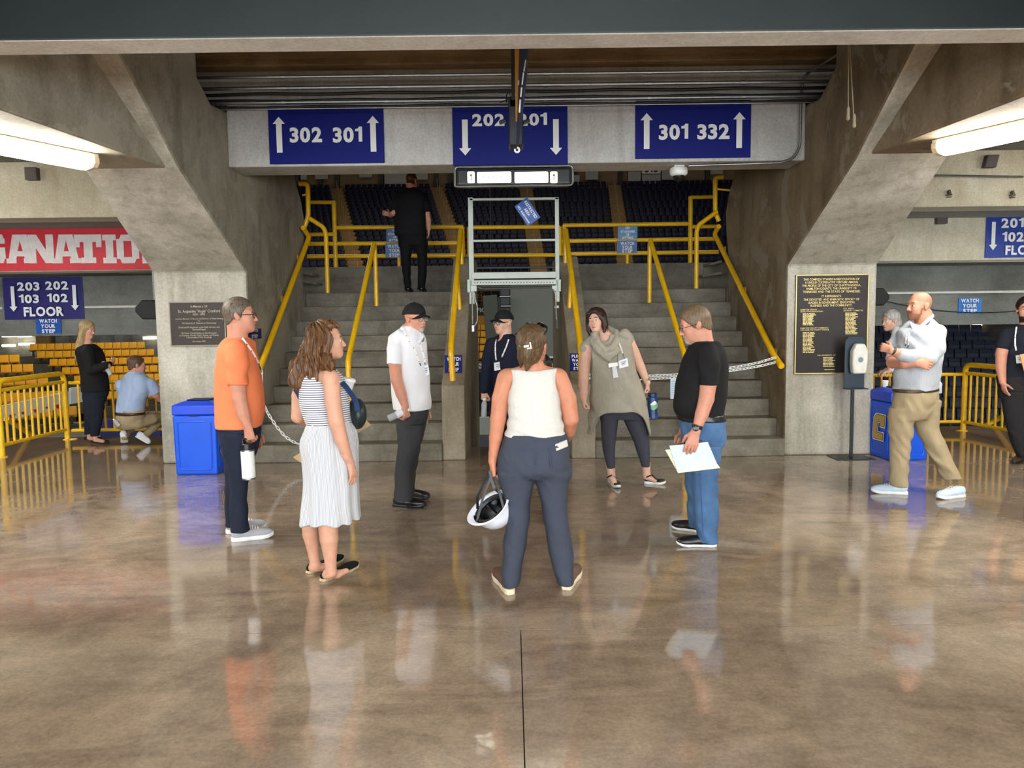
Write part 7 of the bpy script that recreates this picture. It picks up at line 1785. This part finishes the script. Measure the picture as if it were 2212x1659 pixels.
tun = Shape(); tun.add(P.col([(722, 1296, 1336, .07), (731, 1278, 1356, .09), (745, 1272, 1362, .105), (770, 1275, 1367, .12), (800, 1277, 1374, .13), (826, 1277, 1382, .135), (865, 1274, 1393, .145), (890, 1273, 1398, .155), (915, 1271, 1402, .16), (938, 1270, 1404, .16)], 0, 2.2, round_=.003), P.chain([(1278, 738, 0, 14), (1266, 752, 0, 14)], .015), P.chain([(1348, 724, 0, 14), (1357, 731, 0, 13)], .015))
ctn = P.p(1337, 890); zh = ctn[2]
tun.cuts.append(lambda p: (zh + .010 - .20 * np.clip(np.abs(p[:, 0] - ctn[0] + .0) / .275, 0, 1.15) ** 5 - np.where(p[:, 1] > 7.47, .06, 0) - p[:, 2]) * .75)
nk = p_ell(P.p(1306, 724, -.10), V(.052, .09, .062), None, 0); tun.cuts.append(lambda p, f=nk.f: -f(p)); tun.disp = folds(.0062, 24, 8, 13); P.garment('tunic', tun, TN, .0055)
cw = Shape(); cw.add(P.chain([(1282, 722, -.02, 7), (1290, 738, -.11, 8), (1306, 757, -.135, 9), (1324, 752, -.13, 9), (1332, 735, -.09, 8), (1330, 718, -.01, 7), (1312, 708, .07, 6)], 0, .01), P.chain([(1279, 735, -.06, 7), (1294, 757, -.125, 8), (1314, 772, -.14, 9), (1334, 756, -.12, 8)], .012, .01), P.chain([(1287, 718, -.07, 6), (1284, 724, -.09, 7)], .01)); cw.disp = folds(.003, 40, 20, 4); sdf_obj('cowl_collar', cw, .005, TN, P.t)
nb = MB()
for k, (x, y) in enumerate(((1311, 707), (1312, 711), (1312, 715))): nb.lathe([(.001, -.008), (.008, 0), (.001, .008)], P.p(x, y, -.075), n=8)
nb.tube([P.p(1308, 700, -.04), P.p(1312, 708, -.07), P.p(1306, 722, -.10)], .002, 5); nb.build('necklace', plain('necklace_red', (120, 40, 34), .4), P.t, smooth=True)
legs(P, ([(890, 1297, 1338, .11), (932, 1298, 1333, .095), (971, 1302, 1329, .078), (1011, 1311, 1329.5, .055)], -.01), ([(890, 1338, 1386, .11), (932, 1359, 1400, .095), (971, 1374, 1404, .078), (1008, 1386, 1404.5, .055)], .0), cloth('charcoal_leggings', (62, 62, 72), .05, .15), 'leggings', hips=([(862, 1296, 1385, .125), (885, 1296, 1388, .13), (905, 1297, 1388, .11)],), fold=.0015)
MJ = plain('black_patent', (20, 19, 19), .2)
P.shoe(floorpt(1317, 1038), floorpt(1336, 1057), .086, MJ, SOLEW, .04, st=.028, style='flat'); P.shoe(floorpt(1392, 1044), floorpt(1438, 1047), .086, MJ, SOLEW, .04, st=.028, style='flat')
for a, b, c in (((1311, 1032, -.06), (1322, 1026, -.10), (1334, 1035, -.10)), ((1396, 1031, -.06), (1408, 1026, -.09), (1419, 1036, -.06))): ribbon([P.p(*a), P.p(*b), P.p(*c)], .014).build('shoe_strap', MJ, P.t)
P.lanyard(tun, [[(1334, 730), (1338, 742), (1343, 756), (1347, 768), (1349, 775)], [(1313, 768), (1314, 785)], [(1335, 757), (1333, 782)]], [(1336, 780), (1355, 773), (1358, 791), (1338, 796)], .010, marks=False, dark=8)
c4 = P.drape(tun, [(1324, 790)], .02)[0]; o_ = MB().prism([at(x, y, c4[1]) for x, y in ((1314, 785), (1334, 783), (1335, 790), (1315, 794))], V(0, .003, 0)).build('badge', M_WHITE, P.t); MB().prism([at(x, y, c4[1] + .002) for x, y in ((1322, 792), (1331, 791), (1336, 815), (1325, 817))], V(0, .002, 0)).build('badge_ribbon', plain('ribbon_grey', (206, 206, 212), .6), o_)
w0 = P.p(1397, 820, .0); MB().lathe([(.030, -.010), (.032, 0), (.030, .010)], w0, V(.3, 0, -1), 14).build('wristwatch', plain('watch_bronze', (120, 104, 84), .3, .6), P.t, smooth=True)
# black rolled pouch under the arm
a, b = P.p(1367, 760, .03), P.p(1388, 826, .03); d_ = nrm(b - a); t = thing('rolled_pouch', 'black rolled pouch with white bands under the arm of the woman in grey', 'pouch', b)
MB().lathe([(.02, 0), (.040, .006), (.046, .06), (.046, .16), (.046, .26), (.038, .29), (.02, .30)], a + V(.0, .02, 0), d_, 16).build('pouch_body', M_BLACK, t, smooth=True)
for k in (.125, .275): MB().lathe([(.0475, 0), (.0475, .012)], a + V(0, .02, 0) + d_ * k, d_, 16).build('white_band', M_WHITE, t, smooth=True)
def sticker_mat():
    m, nt, b = _nt('sticker_bottle'); v = nt.nodes.new('ShaderNodeTexVoronoi'); v.inputs['Scale'].default_value = 26; tc = nt.nodes.new('ShaderNodeTexCoord'); nt.links.new(tc.outputs['Object'], v.inputs['Vector'])
    sp = nt.nodes.new('ShaderNodeSeparateColor'); nt.links.new(v.outputs['Color'], sp.inputs[0]); r = _ramp(nt, sp.outputs[0], [(0, lin((22, 60, 120))), (.45, lin((28, 84, 150))), (.52, lin((220, 224, 226))), (.68, lin((120, 170, 130))), (.80, lin((200, 90, 96))), (.9, lin((30, 40, 70)))]); r.color_ramp.interpolation = 'CONSTANT'
    nt.links.new(r.outputs[0], b.inputs['Base Color']); b.inputs['Roughness'].default_value = .3; return m
q = P.p(1411, 904, -.02); bottle('blue stickered bottle in the hand of the woman in the grey tunic', q, V(-.03, 0, 1), .25, .050, sticker_mat(), plain('bottle_cap_blue', (22, 40, 74), .4), .14, neck=False)

# ---------------------------------------------------------------- man in the black tee with papers
P = Person('man in a black tee and blue jeans holding papers, facing left', 5.56, (-1, -.03), floorpt(1508, 1178))
P.H = Head(P.p(1500, 702), (-1, .04), pitch=-17, scale=1.07)
P.body.add(P.chain([(1515, 725, 0, 22), (1520, 750, 0, 24), (1520, 800, 0, 26)], .03), P.chain([(1525, 765, -.17, 18), (1525, 765, .17, 18)], .03),
           P.chain([(1528, 772, -.2, 19), (1530, 830, -.215, 17.5), (1526, 862, -.215, 16.5), (1516, 895, -.235, 14.5), (1507, 920, -.262, 10.5), (1503, 931, -.275, 9.5)], .02), P.chain([(1525, 770, .2, 18), (1520, 840, .22, 15), (1480, 920, .2, 10), (1476, 930, .2, 9)], .02))
P.body.add(*hand_parts(P.p(1503, 932, -.277), V(-.32, -.10, -1), V(.1, 1, -.1), V(-1, .0, .3), (10, 20, 14), 1.08, thumb=(.7, .6, .5)), *hand_parts(P.p(1476, 931, .2), V(-.1, 0, -1), V(0, -1, 0), V(-1, 0, 0), (30, 40, 30)))
gb = lambda x, y, z: (((z < -.055) & (y > .062) & (x < .032)) | ((z > -.062) & (z < -.048) & (y > .08) & (x < .026)))
P.make_body(SK2, matf=P.H.matf(beard=gb), browm=H_SAND, beardm=H_BEARDG)
sdf_obj('hair', P.H.short_hair(.013, .066, -.020, -.075), .004, H_SAND, P.t); P.H.glasses(P.t, r=.0016, rim=True, w_=.024, h_=.014)
BT = cloth('black_tee', (24, 24, 26), .1, .3)
shirt = Shape(); shirt.add(P.col([(737, 1496, 1549, .13), (746, 1491, 1556, .185), (760, 1486, 1562, .205), (778, 1477, 1567, .21), (812, 1466, 1569.5, .21), (846, 1459, 1568, .205), (874, 1456.5, 1564.5, .20), (890, 1459.5, 1561, .195), (898, 1464, 1559, .19)], 0, 2.3, round_=.008), P.sleeve([(1527, 758, -.18, 22), (1531, 790, -.22, 23), (1531, 832, -.222, 21)]), P.sleeve([(1525, 758, .18, 22), (1525, 830, .22, 21)]))
nk = p_ell(P.p(1516, 726, 0), V(.078, .085, .066), None, 0); shirt.cuts.append(lambda p, f=nk.f: -f(p)); shirt.disp = folds(.004, 18, 6, 21, .8); P.garment('tee_shirt', shirt, BT, .0055)
JN = cloth('blue_denim', (72, 104, 142), .26, .35)
legs(P, ([(960, 1474, 1561, .13), (1018, 1494, 1550, .115), (1069, 1498, 1551, .10), (1121, 1501, 1551.5, .095), (1168, 1507, 1549, .09)], -.10), ([(960, 1474, 1561, .13), (1018, 1477, 1535, .115), (1069, 1484, 1528, .10), (1121, 1487, 1524, .092), (1140, 1489, 1524, .09)], .10), JN, 'jeans', hips=([(892, 1466, 1561, .18), (905, 1469, 1565, .19), (932, 1472, 1567, .19), (956, 1474, 1562, .175), (978, 1478, 1556, .15)],), seed=17, fold=.006)
bt = Shape(); bt.add(P.col([(893, 1463, 1561, .185), (907, 1467, 1565, .19)], 0, 2.2, grow=.007, round_=.002)); sdf_obj('belt', bt, .005, LEATHER, P.t)
jh = Shape(); jh.add(P.col([(960, 1474, 1561, .13), (1018, 1494, 1550, .115), (1069, 1498, 1551, .10), (1121, 1501, 1551.5, .095), (1168, 1507, 1549, .09)], 0, 2.2, dy=-.10))
ribbon(P.drape(jh, [(1512 + (y - 1020) * .05, y) for y in range(1022, 1166, 12)], .006), .006).build('side_seam', plain('denim_seam', (48, 82, 130), .9), P.t)
P.shoe(floorpt(1548, 1180), floorpt(1460, 1178), .105, LEATHER, SOLEW, .075, st=.022); P.shoe(floorpt(1520, 1150), floorpt(1450, 1140), .105, LEATHER, SOLEW, .075, st=.022)
MB().lathe([(.036, -.013), (.038, 0), (.036, .013)], P.p(1506, 922, -.264), V(-.35, -.05, -1), 16).build('wrist_strap', M_BLACK, P.t, smooth=True); MB().lathe([(.022, 0), (.022, .010), (.018, .012)], P.p(1503, 925, -.30), V(-.2, -1, .1), 16).build('watch_face', plain('watch_black', (30, 32, 36), .2), P.t, smooth=True)
pd = -.268
for k, (c4, lab, mt) in enumerate(([[(1437, 972), (1519, 964), (1556, 1011), (1465, 1022)], 'cream folder behind the white papers of the man in black', plain('folder_cream', (232, 224, 190), .7)], [[(1446, 963), (1529, 955), (1552, 1009), (1463, 1019)], 'stack of white papers held by the man in the black tee', plain('paper_white', (206, 214, 222), .7)])):
    pts = [P.p(x, y, pd + (.028 if k == 0 else .012)) for x, y in c4]; o = MB().prism(pts, V(0, .012 if k else .006, 0)).build('folder' if k == 0 else 'papers', mt, None, pts[3]); tag(o, lab, 'folder' if k == 0 else 'papers')
pts = [P.p(x, y, pd + .045) for x, y in ((1464, 960), (1516, 951), (1518, 962), (1466, 966))]; o = MB().prism(pts, V(0, .012, 0)).build('clipboard_edge', M_BLACK, None, pts[0]); tag(o, 'black clipboard edge behind the papers of the man in black', 'clipboard')

# ---------------------------------------------------------------- grey-haired woman behind
P = Person('grey-haired woman leaning behind the man in the grey pullover', 9.45, (-.96, -.28), V(at(1956, 800, 9.45)[0], 9.45, 0), h=.0055, hc=.008)
P.H = Head(P.p(1923, 693), (-.97, -.25), pitch=-8, scale=1.0, female=True)
P.body.add(P.chain([(1936, 712, 0, 10), (1950, 730, 0, 12), (1958, 800, 0, 17), (1958, 860, 0, 18)], .03), P.chain([(1945, 735, -.15, 10), (1955, 735, .15, 10)], .03), P.chain([(1942, 740, -.17, 10), (1934, 780, -.2, 8.5), (1922, 800, -.22, 7)], .02), P.chain([(1955, 740, .17, 10), (1940, 790, .2, 8), (1915, 800, .15, 6.5)], .02))
P.body.add(*hand_parts(P.p(1921, 801, -.22), V(-1, 0, -.3), V(0, 0, -1), V(0, -1, 0), (30, 30, 20), .9), *hand_parts(P.p(1914, 800, .15), V(-1, 0, -.2), V(0, 0, -1), V(0, -1, 0), (30, 30, 20), .9))
P.make_body(SK4, browm=H_GREY)
h3 = P.H; hair = Shape(); hair.add(h3.ell((0, -.02, .045), (.092, .110, .095), 0), h3.ell((0, -.07, -.05), (.085, .065, .11), .03), h3.ch([(.07, -.03, -.02, .03), (.065, -.06, -.14, .025)], .03)); fc = h3.ell((0, .115, -.02), (.075, .085, .105), 0); hair.cuts.append(lambda p, f=fc.f: -f(p)); hair.cuts.append(lambda p: (lambda q: np.minimum(q[:, 1] - .03, .02 - q[:, 2]).astype(F32))(((p - h3.o.astype(F32)) @ h3.R.astype(F32)))); hair.disp = folds(.003, 60, 30, 2, .3); sdf_obj('hair', hair, .006, H_GREY, P.t)
shirt = Shape(); shirt.add(P.col([(716, 1934, 1958, .07), (728, 1934, 1976, .15), (760, 1934, 1986, .17), (830, 1934, 1988, .17), (870, 1936, 1988, .17)], 0, 2.3), P.chain([(1945, 732, -.15, 12), (1934, 780, -.2, 10), (1924, 798, -.22, 8.5)], .02), P.chain([(1955, 735, .15, 11), (1940, 790, .2, 10)], .02)); shirt.disp = folds(.004); P.garment('jumper', shirt, cloth('pale_grey_knit', (196, 196, 200)))
legs(P, ([(865, 1940, 1976, .12), (930, 1944, 1970, .09), (978, 1946, 1966, .08)], -.1), ([(865, 1944, 1982, .12), (930, 1950, 1976, .09), (978, 1952, 1972, .08)], .1), cloth('black_trouser', (13, 13, 15)), h=.01)
for d in (-.1, .1): P.shoe(V(P.p(1960, 900)[0], 9.45 + d, 0), V(P.p(1960, 900)[0] - .25, 9.43 + d, 0), .09, LEATHER, M_BLACK, .06)

# ---------------------------------------------------------------- man in the grey pullover, arms crossed
P = Person('bearded balding man in a pale grey pullover and khakis, arms crossed, mid-stride', 6.92, (-.78, -.62), floorpt(1970, 1070))
P.H = Head(P.p(1985, 661), (-.97, -.20), pitch=2, scale=1.06)
P.body.add(P.chain([(1996, 682, 0, 17), (1994, 708, 0, 19), (1990, 760, 0, 24)], .03), P.chain([(1945, 722, .08, 15), (2025, 718, -.05, 16)], .03),
           P.chain([(2026, 722, -.08, 17), (2018, 760, -.16, 15), (2006, 772, -.2, 14), (1965, 768, -.30, 12), (1938, 762, -.33, 10), (1926, 758, -.33, 8)], .02), P.chain([(1943, 724, .08, 15), (1930, 760, .0, 14), (1928, 783, -.05, 13), (1955, 785, -.26, 11.5), (1978, 783, -.32, 9)], .02))
P.body.add(*hand_parts(P.p(1927, 757, -.33), V(-.55, .45, .25), V(.5, .75, -.2), V(.2, -.3, .9), (45, 50, 30), .95), *hand_parts(P.p(1979, 783, -.33), V(1, -.05, -.22), V(0, 1, -.1), V(.3, 0, 1), (14, 22, 16), 1.06, thumb=(.8, .5, .1)))
fb = lambda x, y, z: ((z < -.066) & (y > .02)) | ((z < -.046) & (y > .072) & (x < .030)) | ((z < -.02) & (z > -.075) & (y > .012) & (y < .034) & (x > .045))
hb = lambda x, y, z: (z > -.06) & (y < .055) & (z < .085) & (z > -.06 + .10 * np.clip((y + .03) / .05, 0, 1)) & ~((x > .068) & (y > -.04) & (z < .03))
P.make_body(SK2, matf=P.H.matf(beard=fb, stub=hb), browm=H_BEARDB, beardm=H_BEARDB, stubm=H_STUB)
GP = cloth('pale_grey_pullover', (174, 178, 184), .04, .6)
shirt = Shape(); shirt.add(P.col([(688, 1968, 2014, .08), (698, 1955, 2027, .12), (712, 1938, 2037, .145), (730, 1932, 2040, .155), (760, 1931, 2040, .165), (790, 1932, 2036, .165), (815, 1930, 2032, .165), (842, 1927, 2028, .165)], 0, 2.4, round_=.008), P.chain([(2024, 719, -.08, 20), (2019, 760, -.17, 19), (2006, 774, -.2, 17), (1970, 770, -.29, 15.5), (1948, 766, -.32, 14)], .025, .012), P.sleeve([(1944, 720, .08, 17), (1931, 756, .0, 16.5), (1929, 776, -.04, 15)]))
nk = p_ell(P.p(1988, 688, -.08), V(.07, .10, .07), None, 0); shirt.cuts.append(lambda p, f=nk.f: -f(p)); shirt.disp = folds(.007, 20, 7, 31, .9); P.garment('pullover', shirt, GP, .006)
cs = Shape(); cs.add(P.chain([(1967, 698, -.13, 3.5), (1973, 710, -.165, 3.5), (1982, 712, -.17, 3.5), (2002, 694, -.12, 4), (2013, 683, -.04, 4), (2014, 681, .04, 3.5)], 0)); sdf_obj('collar', cs, .005, cloth('pale_blue_collar', (214, 222, 236)), P.t)
KH = cloth('khaki_trousers', (160, 143, 112), .07, .45)
legs(P, ([(880, 1921, 1985, .12), (911, 1921, 1973, .11), (962, 1925, 1964, .088), (1012, 1925, 1959.5, .080), (1050, 1927, 1957, .082)], -.06), ([(865, 1966, 2034, .12), (894, 1973, 2026, .11), (928, 1981, 2028.5, .095), (962, 1995, 2045, .088), (996, 2014, 2060, .080), (1034, 2037, 2076, .08)], .02), KH, hips=([(836, 1927, 2030, .15), (855, 1924, 2034, .16), (880, 1922, 2032, .155), (905, 1925, 2022, .125)],), seed=23, fold=.0065)
bt = Shape(); bt.add(P.col([(838, 1926, 2030, .152), (845, 1925, 2031, .155)], 0, 2.3, grow=.010, round_=.002)); sdf_obj('belt', bt, .006, plain('belt_brown', (64, 46, 36), .4), P.t)
LB = cloth('pale_blue_sneaker', (186, 204, 220), .05)
P.shoe(floorpt(1961, 1068), floorpt(1881, 1064), .105, LB, SOLEW, .085, st=.032, laces=SOLEW); P.shoe(floorpt(2082, 1072), floorpt(2024, 1079), .105, LB, SOLEW, .085, st=.032, laces=SOLEW)
P.lanyard(shirt, [[(1959, 722), (1957, 735), (1956, 748)], [(1964, 718), (1963, 735), (1961, 752)]], None, .010, dark=3)
MB().lathe([(.034, -.014), (.036, 0), (.034, .014)], P.p(1930, 759, -.33), V(-1, .1, .2), 14).build('wristwatch', M_BLACK, P.t, smooth=True)
q = P.p(2027, 850, .05); bottle('small clear bottle in the back pocket of the man in khakis', q, V(.0, 0, 1), .13, .03, M_PET, M_WHITE)

# ---------------------------------------------------------------- man in dark tee at the right edge
P = Person('smiling bearded man in a dark tee at the right edge beside the railing', 8.4, (-.30, -.95), floorpt(2215, 1000), h=.0055, hc=.008)
P.H = Head(P.p(2216, 668), (-.42, -.9), scale=1.06)
P.body.add(P.chain([(2217, 690, 0, 13), (2220, 715, 0, 15), (2222, 790, 0, 18)], .03), P.chain([(2178, 722, 0, 12), (2266, 722, 0, 12)], .03), P.chain([(2172, 727, 0, 13), (2163, 765, 0, 11.5), (2162, 795, -.02, 10), (2166, 825, -.04, 7)], .02), P.chain([(2270, 727, 0, 13), (2282, 780, 0, 11), (2262, 810, -.22, 8)], .02))
P.body.add(*hand_parts(P.p(2166, 826, -.04), V(.2, -.1, -1), V(1, 0, 0), V(0, -1, 0), (15, 15, 10)), *hand_parts(P.p(2260, 811, -.22), V(-1, -.2, 0), V(0, 1, 0), V(0, 0, 1), (40, 50, 30)))
bb = lambda x, y, z: ((z < -.074) & (y > .01)) | ((z > -.06) & (z < -.044) & (y > .08) & (x < .028)) | ((z < -.03) & (y > .0) & (y < .025) & (x > .045))
P.make_body(SK2, matf=P.H.matf(beard=bb), browm=H_BLACK, beardm=H_BEARDD); sdf_obj('hair', P.H.short_hair(.013, .064, -.005, -.06), .005, H_BLACK, P.t)
NT = cloth('dark_navy_tee', (26, 28, 40), .1)
shirt = Shape(); shirt.add(P.col([(700, 2202, 2240, .07), (710, 2182, 2262, .11), (724, 2173, 2272, .125), (760, 2172, 2272, .135), (800, 2172, 2270, .135), (825, 2171, 2272, .135)], 0, 2.4, round_=.006), P.sleeve([(2174, 723, 0, 16), (2164, 754, 0, 14)]), P.sleeve([(2264, 719, 0, 15), (2280, 754, 0, 14)])); shirt.disp = folds(.004, seed=3); P.garment('tee_shirt', shirt, NT)
legs(P, ([(845, 2167, 2222, .12), (900, 2172, 2216, .10), (950, 2184, 2216, .085), (985, 2196, 2218, .08)], 0), ([(845, 2220, 2272, .12), (900, 2226, 2268, .10), (950, 2228, 2260, .085), (985, 2230, 2256, .08)], 0), cloth('black_chinos', (34, 33, 34), .1), hips=([(812, 2163, 2275, .135), (835, 2164, 2275, .14), (860, 2166, 2272, .12)],), seed=3)
P.shoe(floorpt(2218, 986), floorpt(2190, 1004), .1, plain('brown_leather', (70, 50, 42), .4), M_BLACK, .07); P.shoe(floorpt(2244, 986), floorpt(2236, 1006), .1, plain('brown_leather', (70, 50, 42), .4), M_BLACK, .07)
P.lanyard(shirt, [[(2196, 706), (2193, 725), (2193, 745), (2195, 757)]], [(2194, 768), (2212, 766), (2214, 784), (2196, 785)], .015)
pts = [P.p(x, y, -.26) for x, y in ((2203, 766), (2235, 760), (2240, 800), (2214, 806))]; o = MB().prism(pts, V(0, .01, 0)).build('folder', plain('manila', (208, 160, 112), .7), None, pts[3]); tag(o, 'tan folder held by the bearded man at the right edge', 'folder')

# ---------------------------------------------------------------- woman in black, far left
P = Person('woman with long blond hair in black top, arms folded, by the left railing', 10.55, (.88, -.30), floorpt(205, 958), h=.006, hc=.008)
P.H = Head(P.p(189, 712), (.86, -.15), pitch=-12, scale=.98, female=True)
P.body.add(P.chain([(186, 732, 0, 9), (190, 750, 0, 11), (196, 800, 0, 14), (200, 850, 0, 15)], .03), P.chain([(190, 757, -.13, 8), (196, 757, .14, 8)], .03), P.chain([(190, 760, -.16, 9), (200, 800, -.2, 8.5), (232, 790, -.2, 6.5), (238, 785, -.12, 5)], .02), P.chain([(197, 760, .16, 9), (210, 800, .15, 7.5), (228, 788, -.02, 6), (224, 785, -.12, 5)], .02),
           P.chain([(205, 935, -.09, 5), (206, 950, -.09, 4.8), (222, 953, -.14, 4)], .01), P.chain([(193, 932, .08, 5), (193, 946, .08, 4.8), (208, 949, .04, 4)], .01))
P.body.add(*hand_parts(P.p(238, 784, -.12), V(.2, .9, .2), V(-.6, 0, .2), V(0, 0, 1), (30, 30, 20), .9), *hand_parts(P.p(224, 786, -.14), V(.3, -.6, -.5), V(0, -.4, -1), V(1, 0, 0), (40, 50, 30), .9))
P.make_body(SK1, browm=H_BLOND)
h4 = P.H; hair = Shape(); hair.add(h4.ell((0, -.018, .043), (.090, .110, .092), 0), P.col([(703, 176, 196, .08), (725, 172, 190, .10), (745, 166, 190, .10), (765, 163, 186, .08), (780, 162, 178, .05)], .03, 2.1, F=(1, 0), round_=.02)); fc = h4.ell((0, .118, -.03), (.078, .085, .115), 0); hair.cuts.append(lambda p, f=fc.f: -f(p)); hair.disp = folds(.003, 60, 50, 2, .25); sdf_obj('hair', hair, .006, H_BLOND, P.t)
shirt = Shape(); shirt.add(P.col([(743, 178, 204, .08), (752, 170, 212, .15), (775, 170, 224, .165), (812, 178, 229, .16), (832, 178.5, 233, .165), (846, 179, 233, .165)], 0, 2.3), P.chain([(190, 759, -.165, 12), (198, 800, -.205, 11), (228, 790, -.21, 8.5), (236, 787, -.16, 7)], .02), P.chain([(197, 759, .165, 11), (210, 800, .15, 9.5)], .02)); shirt.disp = folds(.004); P.garment('top', shirt, cloth('black_knit', (20, 20, 22)))
legs(P, ([(858, 180, 228, .12), (887, 183, 224, .10), (920, 194, 218, .075), (942, 198, 212, .062)], -.08), ([(858, 180, 228, .12), (887, 182, 216, .10), (920, 183, 208, .075), (938, 184, 202, .062)], .09), cloth('navy_jeans', (26, 30, 42)), hips=([(835, 180, 231, .15), (850, 181, 231, .155), (868, 182, 228, .13)],), seed=3)
P.shoe(floorpt(197, 955), floorpt(236, 958), .09, FL, M_BLACK, .03, st=.015, style='flat'); P.shoe(floorpt(184, 949), floorpt(220, 951), .09, FL, M_BLACK, .03, st=.015, style='flat')
q = P.p(240, 811, -.2); bottle('clear water bottle in the folded arms of the woman in black', q, P.p(226, 788, -.2) - q, .19, .030, M_PET, M_WHITE)

# ---------------------------------------------------------------- crouching man
P = Person('crouching man in pale blue polo and khakis by the left railing, back turned', 10.38, (.55, .83), floorpt(285, 963), h=.006, hc=.008)
P.H = Head(P.p(296, 789), (.80, .55), pitch=-4, scale=1.05)
P.body.add(P.chain([(293, 806, 0, 11), (292, 822, 0, 12), (286, 870, 0, 16)], .03), P.chain([(262, 832, .06, 10), (326, 832, -.04, 10)], .03), P.chain([(328, 834, -.05, 10), (336, 852, .0, 8.5), (346, 862, .08, 7), (362, 850, .3, 6)], .02), P.chain([(262, 834, .06, 10), (268, 868, .2, 8), (300, 880, .42, 6.5)], .02))
P.body.add(*hand_parts(P.p(362, 850, .31), V(.6, .8, .1), V(0, 0, -1), V(-.8, .6, 0), (30, 30, 20)), *hand_parts(P.p(302, 880, .43), V(.6, .8, 0), V(0, 0, -1), V(.8, -.6, 0), (30, 30, 20)))
P.make_body(SK2, browm=H_GREYBR); sdf_obj('hair', P.H.short_hair(.008, .064, -.02, -.07), .005, hairm('hair_cropped_brown', (62, 44, 34), (104, 80, 64), (90, 90, 90)), P.t)
PB = cloth('pale_blue_polo', (158, 176, 208), .05, .4)
shirt = Shape(); shirt.add(P.col([(802, 281, 306, .08), (810, 266, 318, .11), (822, 257, 328, .13), (840, 252, 330, .145), (862, 251, 320, .15), (884, 250, 314, .155), (894, 251, 313, .155)], 0, 2.3, round_=.006), P.sleeve([(325, 830, -.05, 13.5), (336, 849, .0, 12.5)]), P.sleeve([(262, 831, .06, 12.5), (264, 850, .12, 11)])); shirt.disp = folds(.004, seed=5); P.garment('polo_shirt', shirt, PB)
pn = Shape(); pn.add(P.col([(884, 250, 315, .15), (900, 250, 312, .16), (914, 253, 306, .15), (926, 260, 298, .11)], 0, 2.2), P.chain([(298, 912, -.02, 15), (326, 905, .15, 13), (350, 903, .40, 11)], .03, .02), P.chain([(350, 903, .40, 11), (330, 925, .22, 9), (308, 946, .04, 7.5)], .02, .02), P.chain([(262, 914, .06, 14), (285, 908, .4, 12), (296, 906, .52, 10)], .03, .02), P.chain([(296, 906, .52, 10), (280, 930, .25, 9), (268, 944, .06, 7)], .02, .02)); pn.disp = folds(.005, seed=7); P.garment('trousers', pn, KH)
bt = Shape(); bt.add(P.col([(889, 249, 314, .155), (896, 249, 313, .158)], 0, 2.2, grow=.010, round_=.002)); sdf_obj('belt', bt, .007, plain('belt_dark', (50, 30, 28), .4), P.t)
WS = cloth('white_sneaker', (222, 222, 224), .04)
def crouch_shoe(hx, hy, tx, ty, dh, dt):
    heel, toe = P.p(hx, hy, dh), P.p(tx, ty, dt); toe[2] = max(toe[2], .0); P.shoe(heel, toe, .105, WS, SOLEW, .085, st=.03)
crouch_shoe(266, 942, 270, 966, .0, .14); crouch_shoe(292, 944, 322, 962, -.06, .04)
q = P.p(258, 920, -.16); bottle('clear water bottle in the back pocket of the crouching man', q, P.p(246, 906, -.2) - q, .12, .03, M_PET, M_WHITE)
print('PEOPLE TRIS', TRI[0])
